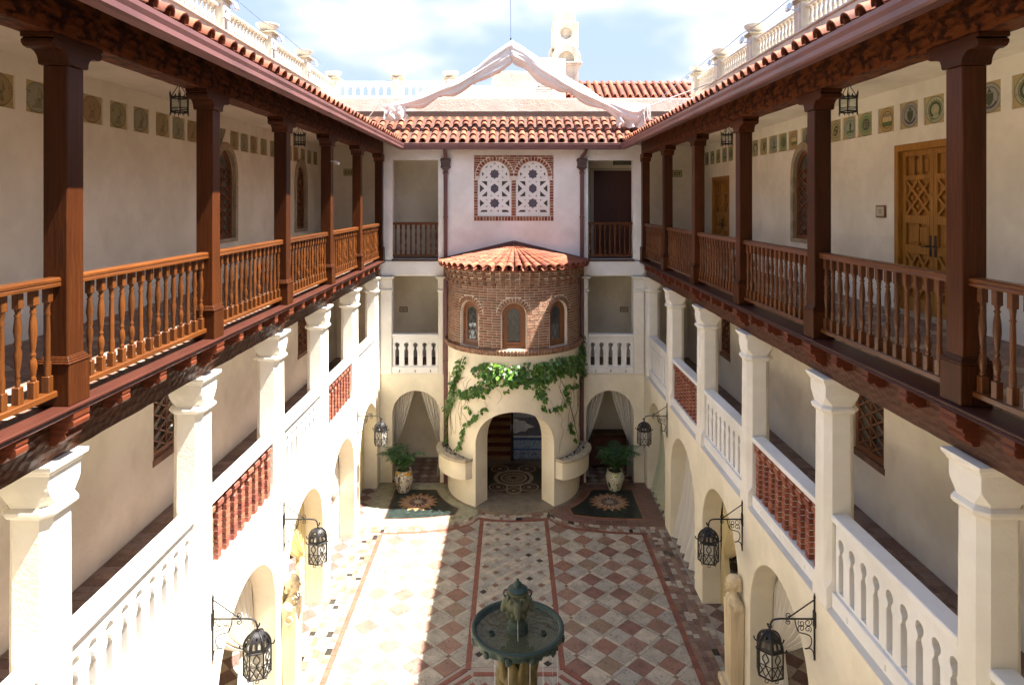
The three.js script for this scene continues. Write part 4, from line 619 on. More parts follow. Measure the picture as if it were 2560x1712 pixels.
for (const [a, b] of [[-3.68, -3.36], [-2.06, -1.93], [2.0, 2.11], [3.39, 3.68]]) {
  const t = thing('pilaster', `white stucco pilaster ${a < -3 ? 'at the left corner' : a < 0 ? 'between the left opening and the turret' : a < 3 ? 'between the turret and the right opening' : 'at the right corner'} of the middle floor facade`, 'pilaster');
  mesh('shaft', chamAt(a, b, 3.033, 5.35, FAC - 0.05, FAC - 0.002, 0.012), M.white, t); mesh('neck_ring', chamAt(a - 0.04, b + 0.04, 5.34, 5.415, FAC - 0.1, FAC - 0.001, 0.02), M.white, t);
  mesh('capital', chamAt(a - 0.015, b + 0.015, 5.416, 5.685, FAC - 0.07, FAC - 0.0015, 0.012), M.white, t); mesh('abacus', [chamAt(a - 0.045, b + 0.045, 5.686, 5.72, FAC - 0.105, FAC - 0.0025, 0.01), chamAt(a - 0.07, b + 0.07, 5.721, 5.768, FAC - 0.135, FAC - 0.003, 0.008)], M.white, t);
}
keyBalustrade('white pierced balustrade with keyhole openings in the facade left of the turret', 'white pierced balustrades', OPL[0] + 0.004, OPL[1] - 0.004, 5, (w) => backM(FAC - 0.05 + w));
keyBalustrade('white pierced balustrade with keyhole openings in the facade right of the turret', 'white pierced balustrades', OPR[0] + 0.004, OPR[1] - 0.004, 5, (w) => backM(FAC - 0.05 + w));
railing('dark turned railing in the upper facade opening left of the grille window', 'facade railings', OPL[1] - OPL[0] - 0.01, 9, [OPL[0] + 0.005, 6.236, FAC + 0.1], 0, 91);
railing('dark turned railing in the upper facade opening right of the grille window', 'facade railings', OPR[1] - OPR[0] - 0.01, 9, [OPR[0] + 0.005, 6.236, FAC + 0.1], 0, 95);
{ // end walls and floors of the galleries that pass behind the facade
  const t = thing('gallery_end_wall', 'shaded cream end wall of the galleries behind the facade openings', 'wall');
  mesh('wall', boxUV(ext(poly([[-6.1, 0], [-6.1, 10.6], [6.1, 10.6], [6.1, 0], [1.75, 0], [1.75, 2.7], [-1.65, 2.7], [-1.65, 0]]), 0.25, backM(20.9))), M.gallery, t);
  const f = structure('gallery_floor'); mesh('slab', boxUV(box(-4.0, 4.0, 2.85, 3.07, FAC + 0.305, 20.9)), M.gallery, f); mesh('slab', boxUV(box(-4.0, 4.0, 5.95, 6.2, FAC + 0.275, 20.9)), M.gallery, f); mesh('ceiling', boxUV(box(-4.0, 4.0, 9.55, 9.6, FAC + 0.265, 20.9)), M.gallery, f);
  tilePatch('gallery_tiles', f, [-3.7, 3.7, FAC + 0.31, 20.88], 0.3, false, M.tileG, 3.081, 51); tilePatch('gallery_tiles', f, [-3.7, 3.7, FAC + 0.28, 20.88], 0.26, true, M.tileG, 6.216, 53);
}
{
  const t = thing('plain_door', 'dark red-brown door behind the upper facade opening on the right', 'door'); mesh('frame', boxUV(ext(poly([[2.4, 6.23], [2.4, 8.88], [3.95, 8.88], [3.95, 6.23], [3.85, 6.23], [3.85, 8.8], [2.5, 8.8], [2.5, 6.23]]), 0.06, backM(20.84))), std([0.5, 0.45, 0.36], 0.8), t); mesh('leaf', box(2.5, 3.85, 6.225, 8.8, 20.86, 20.89), M.darkdoor, t); for (const y of [6.5, 7.3, 8.1]) mesh('panel', box(2.62, 3.1, y, y + 0.6, 20.85, 20.862), M.darkdoor, t), mesh('panel', box(3.22, 3.72, y, y + 0.6, 20.85, 20.862), M.darkdoor, t);
  const p = thing('medallion_plaque', 'dim green panel above the dark door seen through the right facade opening', 'plaque'); mesh('panel', box(3.1, 3.9, 8.97, 9.25, 20.87, 20.9), std([0.2, 0.24, 0.17], 0.8, { map: T.terra }), p);
}
// lettered exit signs and small framed room signs
function sign(name, w, h, draw, label, cat, pos, turn, frame) {
  const c = document.createElement('canvas'); c.width = 256; c.height = Math.round(256 * h / w); draw(c.getContext('2d'), 256, c.height); const tx = new THREE.CanvasTexture(c); tx.colorSpace = THREE.SRGBColorSpace;
  const t = thing(name, label, cat, null, pos, turn); mesh('box', cham(w, h, 0.03, 0.004), frame, t); const f = new THREE.PlaneGeometry(w - 0.012, h - 0.012); f.translate(0, 0, 0.0165); mesh('face', f, std([0.8, 0.8, 0.8], 0.5, { map: tx }), t);
}
const exitFace = (dir) => (x, w, h) => { x.fillStyle = '#c9c08e'; x.fillRect(0, 0, w, h); x.strokeStyle = '#3c5a34'; x.lineWidth = 7; x.strokeRect(4, 4, w - 8, h - 8); x.fillStyle = '#26301f'; x.font = `bold ${Math.round(h * 0.72)}px sans-serif`; x.textAlign = 'center'; x.textBaseline = 'middle'; x.fillText('EXIT', w / 2 - dir * 14, h / 2 + 4); x.beginPath(); const a = dir > 0 ? w - 14 : 14; x.moveTo(a, h / 2); x.lineTo(a - dir * 22, h / 2 - 18); x.lineTo(a - dir * 22, h / 2 + 18); x.fill(); };
sign('exit_sign', 0.44, 0.21, exitFace(1), 'EXIT sign on the end wall of the left upper gallery', 'sign', [-4.96, 8.75, 20.88], 0, std([0.25, 0.32, 0.2], 0.5));
sign('exit_sign', 0.44, 0.21, exitFace(-1), 'EXIT sign on the end wall of the right upper gallery', 'sign', [5.0, 8.71, 20.88], 0, std([0.25, 0.32, 0.2], 0.5));
const roomFace = (x, w, h) => { x.fillStyle = '#d8ccae'; x.fillRect(0, 0, w, h); x.strokeStyle = '#7d5a34'; x.lineWidth = 16; x.strokeRect(8, 8, w - 16, h - 16); x.fillStyle = '#6c563a'; for (let k = 0; k < 3; k++) x.fillRect(w * 0.28 + 9 * k, h * (0.32 + 0.15 * k), w * 0.42 - 14 * k, h * 0.06); };
sign('room_sign', 0.25, 0.16, roomFace, 'small framed room sign in the middle gallery left of the turret', 'sign', [-3.34, 4.54, 20.88], 0, M.frame);
sign('room_sign', 0.24, 0.15, roomFace, 'small framed room sign in the middle gallery right of the turret', 'sign', [3.44, 4.54, 20.88], 0, M.frame);
sign('room_sign', 0.26, 0.19, roomFace, 'small framed tile sign beside the large carved door', 'sign', [5.785, 7.7, 10.68], -Math.PI / 2, M.frame);

// --- twin grille window in brick
{
  const t = thing('grille_window', 'twin arched white star-grille windows in a brick surround', 'window'), r = rng(404), X0 = CX - WX, X1 = CX + WX, cs = [CX - 0.535, CX + 0.535], YS = 8.56, RA = 0.415;
  const outline = (c) => [[c - 0.47, 7.445], [c - 0.47, 8.43], [c - RA - 0.02, 8.5], ...archPts(c - RA, c + RA, YS, 20), [c + RA + 0.02, 8.5], [c + 0.47, 8.43], [c + 0.47, 7.445]];
  mesh('mortar_bed', boxUV(ext(poly(rectP(X0, 7.31, X1, 9.14), cs.map(outline)), 0.16, backM(FAC - 0.002))), M.mortar, t);
  const bk = (x, y, w, h, rot = 0) => { const b = mesh('brick', cham(w, h, 0.06, 0.004), pick(M.rbrick.concat(M.brick.slice(0, 2)), r), t); b.position.set(x, y, -(FAC + 0.017 + 0.004 * r())); b.rotation.z = rot; };
  for (let k = 0; k < 26; k++) bk(X0 + (k + 0.5) * (2 * WX / 26), 7.375, 0.072, 0.122);
  for (let k = 0; k < 13; k++) { const y = 7.485 + k * 0.077; for (const [a, b] of [[X0, cs[0] - 0.47], [cs[0] + 0.47, cs[1] - 0.47], [cs[1] + 0.47, X1]]) bk((a + b) / 2 + (r() - 0.5) * 0.006, y, b - a - 0.014, 0.062); }
  for (const c of cs) for (let k = 0; k < 17; k++) { const a = Math.PI * (k + 0.5) / 17; bk(c + Math.cos(a) * (RA + 0.062), YS + Math.sin(a) * (RA + 0.062), 0.102, 0.071, a); }
  for (let k = 0; k < 11; k++) { // coursed infill outside the arch rings
    const y = 8.512 + k * 0.0605, gaps = cs.map((c) => { const q = RA + 0.122, dy = Math.max(0, Math.abs(y - YS) - 0.02); return dy >= q ? null : [c - (y < YS ? q : Math.sqrt(q * q - dy * dy)), c + (y < YS ? q : Math.sqrt(q * q - dy * dy))]; }).filter(Boolean);
    let segs = [[X0, X1]]; for (const [a, b] of gaps) segs = segs.flatMap(([p, q]) => [[p, Math.min(q, a)], [Math.max(p, b), q]].filter(([m, n]) => n - m > 0.03));
    for (const [p, q] of segs) { let x = p - (k % 2) * 0.09 * (q - p > 0.5 ? 1 : 0); while (x < q - 0.02) { const a = Math.max(x, p), b = Math.min(x + 0.2, q); if (b - a > 0.03) bk((a + b) / 2, y, b - a - 0.011, 0.05); x += 0.2; } }
  }
  const Z = 0.0014258, star = (y, R) => Array.from({ length: 16 }, (_, k) => { const a = k * Math.PI / 8 + Math.PI / 2, q = k % 2 ? R * 0.76 : R; return [Math.cos(a) * q, y + Math.sin(a) * q]; });
  const half = [[[-80, 335], [-80, 382], [-52, 360]], [[-140, 330], [-140, 382], [-198, 382]], [[-247, 462], [-247, 545], [-205, 503]], [[-170, 441], [-143, 441], [-157, 457]], [[-190, 582], [-143, 582], [-143, 546]], [[-265, 643], [-145, 643], [-145, 745]], [[-80, 643], [-48, 643], [-80, 670]], [[-290, 708], [-290, 867], [-205, 788]], [[-145, 838], [-145, 943], [-262, 943]], [[-80, 908], [-50, 935], [-80, 948]], [[-180, 1005], [-143, 1005], [-143, 1032]], [[-290, 1003], [-290, 1147], [-203, 1077]], [[-180, 1147], [-143, 1147], [-143, 1120]], [[-290, 1253], [-247, 1208], [-145, 1208], [-145, 1253]], [[-80, 1208], [-46, 1222], [-80, 1252]]];
  const stars = [star(505, 102), [[0, 690], [76, 748], [76, 832], [0, 887], [-76, 832], [-76, 748]], star(1077, 104)], YB = (z) => 7.445 + (1330 - z) * Z;
  darkBox(t, [box(CX - 1.2, CX + 1.2, 7.1, 9.3, 20.4, 20.45), box(CX - 1.25, CX - 1.2, 7.1, 9.3, FAC + 0.262, 20.45), box(CX + 1.2, CX + 1.25, 7.1, 9.3, FAC + 0.262, 20.45), box(CX - 1.2, CX + 1.2, 7.05, 7.1, FAC + 0.262, 20.4), box(CX - 1.2, CX + 1.2, 9.3, 9.35, FAC + 0.262, 20.4)]);  // closed box added inside the gallery so the grille holes stay dark
  cs.forEach((c) => {
    const g = new THREE.Group(); g.name = 'grille'; t.add(g); const P = (p) => p.map(([x, y]) => [c + x * Z, YB(y)]), holes = [...half.map(P), ...half.map((h) => P(h.map(([x, y]) => [-x, y]))), P([[-34, 285], [34, 285], [0, 318]]), ...stars.map(P)];
    mesh('grille_slab', boxUV(ext(poly(outline(c).map(([x, y]) => [c + (x - c) * 0.996, y + (y > 8 ? -0.002 : 0.002)]), holes), 0.06, backM(FAC + 0.03), 0.003)), M.paint, g);
    for (const [k, q] of stars.entries()) { mesh('rosette', boxUV(ext(poly(P(q).map(([x, y]) => [x, y])), 0.02, backM(FAC + 0.065))), std([0.1, 0.085, 0.11], 0.6), g); const cy = YB([505, 788, 1077][k]); for (let n = 0; n < 8; n++) { const tg = new THREE.TorusGeometry(0.03, 0.006, 5, 12); tg.scale(0.6, 1, 1); tg.translate(0, 0.05, 0); tg.rotateZ(n * Math.PI / 4); tg.translate(c, cy, -(FAC + 0.062)); mesh('petal', tg, std([0.16, 0.14, 0.17], 0.6), g); } }
    mesh('pane', boxUV(ext(poly(outline(c)), 0.006, backM(FAC + 0.1))), M.glass, g);
  });
}
// --- downpipes with leader heads
for (const s of [-1, 1]) {
  const t = thing('downpipe', `brown downpipe with leader head ${s < 0 ? 'left' : 'right'} of the twin grille window`, 'downpipe'), x = CX + s * 1.9, d = FAC - 0.07;
  mesh('spout', tube([V3(x + (s > 0 ? 0.08 : 0), 9.29, 18.56), V3(x + (s > 0 ? 0.07 : 0), 9.2, 18.75), V3(x, 9.1, d - 0.02), V3(x, 9.0, d)], 0.045, 20, 10), M.gutter, t);
  mesh('leader_head', loft([[9.06, 0.115], [9.02, 0.15], [8.98, 0.145], [8.96, 0.13], [8.85, 0.125], [8.8, 0.145], [8.77, 0.1], [8.72, 0.06], [8.68, 0.055]].reverse().map(([y, h]) => octRing(x, y, d + 0.01, h, 0.02, h * 0.5))), M.flash, t);
  mesh('collar', chamAt(x - 0.075, x + 0.075, 8.62, 8.68, d - 0.06, d + 0.06, 0.012), M.gutter, t); mesh('pipe', chamAt(x - 0.052, x + 0.052, 0.02, 8.62, d - 0.045, d + 0.045, 0.012), M.gutter, t);
  for (const y of [3.4, 7.4]) mesh('strap', chamAt(x - 0.062, x + 0.062, y, y + 0.04, d - 0.05, FAC - 0.003, 0.004), M.gutter, t);
}
// ---------------------------------------------------------------- round turret
const onDrum = (a, r, y) => V3(CX + Math.sin(a) * r, y, FAC - Math.cos(a) * r);
function drumShell(R, Ri, y0, y1, ops, n = 96) { // half drum facing the camera with arched openings {c, w, sill, spring, rise}
  const A = new Set(); for (let k = 0; k <= n; k++) A.add(-Math.PI / 2 + Math.PI * k / n); for (const o of ops) for (let k = 0; k <= 24; k++) A.add(o.c + o.w * Math.cos(Math.PI * k / 24) * 1);
  const as = [...A].sort((p, q) => p - q).filter((v, i, l) => !i || v - l[i - 1] > 1e-5), pos = [], uv = [];
  const quad = (p, q, r, s, U) => { for (const k of [0, 1, 2, 0, 2, 3]) { const v = [p, q, r, s][k]; pos.push(v.x, v.y, v.z); uv.push(...U[k]); } };
  const topAt = (o, a) => o.spring + o.rise * Math.sqrt(Math.max(0, 1 - ((a - o.c) / o.w) ** 2));
  for (const [rad, flip] of [[R, false], [Ri, true]]) for (let i = 0; i < as.length - 1; i++) {
    const a = as[i], b = as[i + 1], m = (a + b) / 2, o = ops.find((q) => Math.abs(m - q.c) < q.w), spans = o ? [[topAt(o, a), topAt(o, b), y1, y1]] : [[y0, y0, y1, y1]]; if (o && o.sill > y0 + 1e-3) spans.push([y0, y0, o.sill, o.sill]);
    for (const [la, lb, ha, hb] of spans) { const P = [onDrum(a, rad, la), onDrum(b, rad, lb), onDrum(b, rad, hb), onDrum(a, rad, ha)], U = [[a * R, la], [b * R, lb], [b * R, hb], [a * R, ha]]; flip ? quad(P[1], P[0], P[3], P[2], [U[1], U[0], U[3], U[2]]) : quad(...P, U); }
  }
  for (const o of ops) {
    const path = [[o.c - o.w, o.sill]]; for (let k = 0; k <= 24; k++) { const a = o.c - o.w * Math.cos(Math.PI * k / 24); path.push([a, topAt(o, a)]); } path.push([o.c + o.w, o.sill]); if (o.sill > y0 + 1e-3) path.push([o.c - o.w, o.sill]);
    for (let k = 0; k < path.length - 1; k++) { const [a, p] = path[k], [b, q] = path[k + 1]; quad(onDrum(a, R, p), onDrum(a, Ri, p), onDrum(b, Ri, q), onDrum(b, R, q), [[0, p], [R - Ri, p], [R - Ri, q + k * 0.02], [0, q + k * 0.02]]); }
  }
  const g = new THREE.BufferGeometry(); g.setAttribute('position', new THREE.Float32BufferAttribute(pos, 3)); g.setAttribute('uv', new THREE.Float32BufferAttribute(uv, 2)); g.computeVertexNormals(); return toCreasedNormals(g, 0.35);
}
const turret = thing('round_turret', 'round turret with an arched doorway, brick upper storey and conical tiled roof', 'turret');
{
  const r = rng(888), RB = 1.83, WOP = [-0.7, 0, 0.7].map((c) => ({ c, w: 0.315 / RB, sill: 4.115, spring: 4.97, rise: 0.315 }));
  mesh('drum', drumShell(RB, 1.3, 0, 3.97, [{ c: 0.015, w: 0.585, sill: 0, spring: 1.6, rise: 0.93 }]), M.cream, turret);
  mesh('mortar_drum', drumShell(RB - 0.014, RB - 0.24, 3.97, 6.12, WOP), M.mortar, turret);
  mesh('room_lining', [drumShell(RB - 0.245, RB - 0.26, 3.97, 6.1, WOP), box(CX - 1.55, CX + 1.55, 3.972, 6.1, FAC - 0.02, FAC - 0.004), (() => { const g = new THREE.CircleGeometry(1.55, 32, 0, Math.PI); g.rotateX(-Math.PI / 2); g.rotateY(Math.PI); g.translate(CX, 3.975, -FAC); return g; })()], M.room, turret);  // dark lining added inside the turret so its windows read dark
  { const rim = []; for (let k = 0; k < 40; k++) { const a = -Math.PI / 2 + Math.PI * k / 40, b = a + Math.PI / 40; rim.push([onDrum(a, 1.3, 3.96), onDrum(b, 1.3, 3.96), onDrum(b, RB, 3.96), onDrum(a, RB, 3.96)]); } const pos = []; for (const [p, q, u, v] of rim) for (const w of [p, q, u, p, u, v]) pos.push(w.x, w.y, w.z); const g = new THREE.BufferGeometry(); g.setAttribute('position', new THREE.Float32BufferAttribute(pos, 3)); g.computeVertexNormals(); mesh('drum_ceiling', g, M.cream, turret); }
  const bricks = new Pieces('brick', turret, 300), brick = (a, y, w, h, rad, rot = 0, depth = 0.09) => { const g = cham(Math.round(w * 400) / 400, h, depth, 0.004).clone(); g.rotateZ(rot); g.rotateY(a + (r() - 0.5) * 0.015); const p = onDrum(a, rad - depth / 2 + (r() - 0.5) * 0.007, y); g.translate(p.x, p.y, p.z); bricks.add(g, pick(M.brick, r), w * h * Math.max(0.02, Math.cos(a))); };
  const ch = 0.0667, BL = 0.243;
  for (let k = 0; k < 24; k++) { // running bond
    const y = 4.1 + ch * (k + 0.5), gaps = WOP.map((o) => { const q = y < o.spring ? 0.33 : 0, ring = 0.445, dy = y - o.spring; if (y < o.spring - 0.02) return [o.c * RB - q, o.c * RB + q]; if (dy < ring) { const e = Math.sqrt(Math.max(0, ring * ring - Math.max(0, dy - 0.02) ** 2)); return [o.c * RB - e, o.c * RB + e]; } return null; }).filter(Boolean);
    let segs = [[-Math.PI / 2 * RB, Math.PI / 2 * RB]]; for (const [a, b] of gaps) segs = segs.flatMap(([p, q]) => [[p, Math.min(q, a)], [Math.max(p, b), q]].filter(([m, n]) => n - m > 0.04));
    for (const [p, q] of segs) { let x = -3 + (k % 2 ? BL / 2 : 0) + (r() - 0.5) * 0.02; while (x < q) { const hd = r() < 0.12, l = hd ? BL / 2 : BL, a = Math.max(x, p), b = Math.min(x + l, q); if (b - a > 0.04) brick((a + b) / 2 / RB, y, b - a - 0.016, ch - 0.0155, RB); x += l; } }
  }
  for (const o of WOP) for (let k = 0; k < 15; k++) { const t = Math.PI * (k + 0.5) / 15, q = 0.382; brick(o.c + Math.cos(t) * q / RB, o.spring + Math.sin(t) * q, 0.118, 0.064, RB + 0.004, t); }
  for (let k = 24; k < 30; k++) { const y = 4.1 + ch * (k + 0.5), out = [0.0, 0.03, 0.03, 0.075, 0.075, 0.12][k - 24], den = [0.055, 0, 0.05, 0, 0.045, 0][k - 24], l = den ? 0.122 : BL; let x = -2.9 + (k % 2 ? l / 2 : 0), i = 0; while (x < 2.9) { const pr = den && i % 2 ? den : 0; brick((x + l / 2) / RB, y, l - 0.013, ch - 0.013, RB + out + pr, 0, 0.1 + out * 0.6 + pr); x += l; i++; } }
  bricks.done();
  mesh('corbel_bed', (() => { const g = new THREE.CylinderGeometry(RB + 0.1, RB - 0.02, 0.4, 64, 1, true, -Math.PI / 2, Math.PI); g.translate(CX, 5.905, -FAC); return g; })(), M.mortar, turret);
  const led = new Pieces('ledge_brick', turret, 300); for (let k = 0; k < 66; k++) { const a = -Math.PI / 2 + Math.PI * (k + 0.5) / 66; for (const [rad, y, h, dp] of [[1.925, 4.063, 0.07, 0.22], [1.885, 3.983, 0.062, 0.16]]) { const g = cham(0.076, h, dp, 0.005).clone(); g.rotateY(a); const p = onDrum(a, rad - dp / 2 + (r() - 0.5) * 0.008, y + (r() - 0.5) * 0.004); g.translate(p.x, p.y, p.z); led.add(g, pick(M.brick, r), Math.cos(a)); } } led.done();
  mesh('ledge_bed', (() => { const g = lathe([[1.7, 3.952], [1.868, 3.952], [1.868, 4.018], [1.905, 4.022], [1.905, 4.09], [1.7, 4.09]], 80); g.translate(CX, 0, -FAC); return g; })(), M.mortar, turret);
  for (const o of WOP) { // casements
    const g = new THREE.Group(); g.name = 'casement'; turret.add(g); const p = onDrum(o.c, RB - 0.185, 0); g.position.copy(p); g.rotation.y = o.c;
    const ol = (q) => [[-0.315 + q, 4.12 + q], ...archPts(-0.315 + q, 0.315 - q, 4.97, 18), [0.315 - q, 4.12 + q]];
    mesh('casement_frame', boxUV(ext(poly(ol(0.005), [ol(0.065)]), 0.07)), M.frame, g); mesh('sash', boxUV(ext(poly(ol(0.067), [ol(0.15)]), 0.045).translate(0, 0, 0.004)), M.frame, g); mesh('pane', boxUV(ext(poly(ol(0.14)), 0.005).translate(0, 0, 0.02)), M.glass, g);
    for (let k = -3; k <= 3; k++) for (const f of [-1, 1]) { const q = poly([[0, 0]].concat([])), c = [k * 0.16, 4.6], a = [c[0] - f * 0.165, c[1] - 0.33], b = [c[0] + f * 0.165, c[1] + 0.33]; const cl = (P, Q) => { let [u, v] = P; if (Math.abs(u) > 0.165) { const lim = 0.165 * Math.sign(u), tt = (lim - u) / (Q[0] - u); v += (Q[1] - v) * tt; u = lim; } return [u, v]; }; if (Math.abs(c[0]) > 0.34) continue; const A = cl(a, b), B = cl(b, a); if (Math.hypot(A[0] - B[0], A[1] - B[1]) > 0.05 && Math.abs(A[0]) <= 0.17 && Math.abs(B[0]) <= 0.17) mesh('lead_bar', boxUV(ext(barIn(...A, ...B, 0.007), 0.006).translate(0, 0, 0.026)), M.flash, g); }
    mesh('hinge', [box(-0.27, -0.25, 4.4, 4.46, -0.075, -0.06), box(-0.27, -0.25, 4.85, 4.91, -0.075, -0.06)], M.bronze, g);
  }
  // conical roof
  const cone = new THREE.Group(); cone.name = 'conical_roof'; turret.add(cone);
  const RE = 2.08, YE = 6.15, sl = Math.atan(0.5 / 2.08), cols = 25, rest = new Map();
  mesh('fascia', (() => { const g = lathe([[1.9, 6.1], [2.02, 6.1], [2.02, 6.145], [0.02, 6.63], [0.02, 6.6], [1.9, 6.12]], 64); g.translate(CX, 0, -FAC); return g; })(), M.clay[4], cone);
  for (let k = 0; k < 6; k++) for (let c = 0; c <= cols; c++) {
    const a = -Math.PI / 2 + Math.PI * c / cols + (r() - 0.5) * 0.012, s0 = k * 0.335, rad = RE - s0 * Math.cos(sl), sc = Math.max(0.12, (rad - 0.1) / RE * 1.12); const up = new THREE.Vector3(-Math.sin(a) * Math.cos(sl), Math.sin(sl), -Math.cos(a) * Math.cos(sl)).multiply(new THREE.Vector3(1, 1, 1)), tan = new THREE.Vector3(Math.cos(a), 0, -Math.sin(a) * -1);
    tan.set(Math.cos(a), 0, Math.sin(a) * -1 * -1); const eave = new THREE.Vector3(Math.cos(a), 0, -Math.sin(a)), nrm = new THREE.Vector3().crossVectors(up, eave).normalize(); if (nrm.y < 0) nrm.negate(); const u2 = up.clone().addScaledVector(nrm, -0.05).normalize(), X = new THREE.Vector3().crossVectors(nrm, u2).normalize(), Y = new THREE.Vector3().crossVectors(u2, X);
    const P = onDrum(a, rad, YE + s0 * Math.sin(sl)).addScaledVector(nrm, 0.03 + (r() - 0.5) * 0.006);
    if (Math.abs(a) < 1.5) { const q = mesh('roof_tile', tileGeo, pick(M.clay, r), cone); q.applyMatrix4(new M4().makeBasis(X.clone().multiplyScalar(sc * 1.05), Y.clone().multiplyScalar(Math.max(0.3, sc)), u2.clone().multiplyScalar(0.86)).setPosition(P)); }
    const a2 = a + Math.PI / cols / 2; if (a2 < Math.PI / 2) { const up2 = new THREE.Vector3(-Math.sin(a2) * Math.cos(sl), Math.sin(sl), -Math.cos(a2) * Math.cos(sl)), e2 = new THREE.Vector3(Math.cos(a2), 0, -Math.sin(a2)), m2 = new THREE.Vector3().crossVectors(up2, e2).normalize(); if (m2.y < 0) m2.negate(); const u3 = up2.addScaledVector(m2, -0.05).normalize(), X2 = new THREE.Vector3().crossVectors(m2, u3).normalize(), Y2 = new THREE.Vector3().crossVectors(u3, X2), pm = pick(M.clay, r); if (!rest.has(pm)) rest.set(pm, []); rest.get(pm).push(tileGeo.clone().applyMatrix4(new M4().makeBasis(X2.multiplyScalar(-sc * 1.05), Y2.multiplyScalar(-Math.max(0.3, sc)), u3.multiplyScalar(0.86)).setPosition(onDrum(a2, rad, YE + s0 * Math.sin(sl)).addScaledVector(m2, 0.055)))); }
  }
  for (const [m, gs] of rest) mesh('pan_tiles', gs, m, cone, { kind: 'stuff' });
  for (const s of [-1, 1]) mesh('flashing', boxUV(ext(barIn(CX + s * 2.12, 6.21, CX, 6.72, 0.09), 0.03, backM(FAC - 0.034))), M.gutter, cone);
  // planters hugging the drum
}
for (const s of [-1, 1]) {
  const t = thing('wall_planter', `curved cream planter box with stone rim on the ${s < 0 ? 'left' : 'right'} flank of the turret`, 'planter'), a0 = 0.63, a1 = 1.44, n = 26;
  const sec = (r0, r1, y0, y1, e = 0) => { const rings = []; for (let k = 0; k <= n; k++) { const q = k / n, a = s * lerp(a0 - e, a1 + e, q), rr = lerp(r0, r1, Math.pow(Math.sin(Math.PI * clamp(q, 0.0, 1)), 0.28)) ; rings.push([onDrum(a, 1.8, y0), onDrum(a, rr, y0), onDrum(a, rr, y1), onDrum(a, 1.8, y1)]); } const g = loft(s > 0 ? rings : rings.map((q) => q.slice().reverse())); return toCreasedNormals(g, 0.5); };
  mesh('box', boxUV(sec(1.84, 2.17, 0.72, 1.17)), M.cream, t);
  const rim = []; for (let k = 0; k <= n; k++) { const q = k / n, a = s * lerp(a0 - 0.02, a1 + 0.02, q), f = Math.pow(Math.sin(Math.PI * q), 0.28), ro = lerp(1.86, 2.23, f), ri = lerp(1.85, 2.06, f); rim.push([onDrum(a, ri, 1.171), onDrum(a, ro, 1.171), onDrum(a, ro + 0.012, 1.2), onDrum(a, ro, 1.245), onDrum(a, ri, 1.25)]); }
  mesh('rim', boxUV(toCreasedNormals(loft(s > 0 ? rim : rim.map((q) => q.slice().reverse())), 0.5)), M.stone, t);
  mesh('soil', boxUV(sec(1.82, 2.05, 1.16, 1.2, -0.03)), M.soil, t);
  const r = rng(60 + s), pb = []; for (let k = 0; k < 60; k++) { const g = new THREE.IcosahedronGeometry(0.018 + 0.02 * r(), 0); const a = s * lerp(a0 + 0.06, a1 - 0.06, r()), p = onDrum(a, lerp(1.86, 2.02, r()), 1.21); g.scale(1, 0.7, 1); g.rotateY(r() * 6); g.translate(p.x, p.y, p.z); pb.push(g); } mesh('pebbles', pb, M.tileW[1], t, { kind: 'stuff' });
}
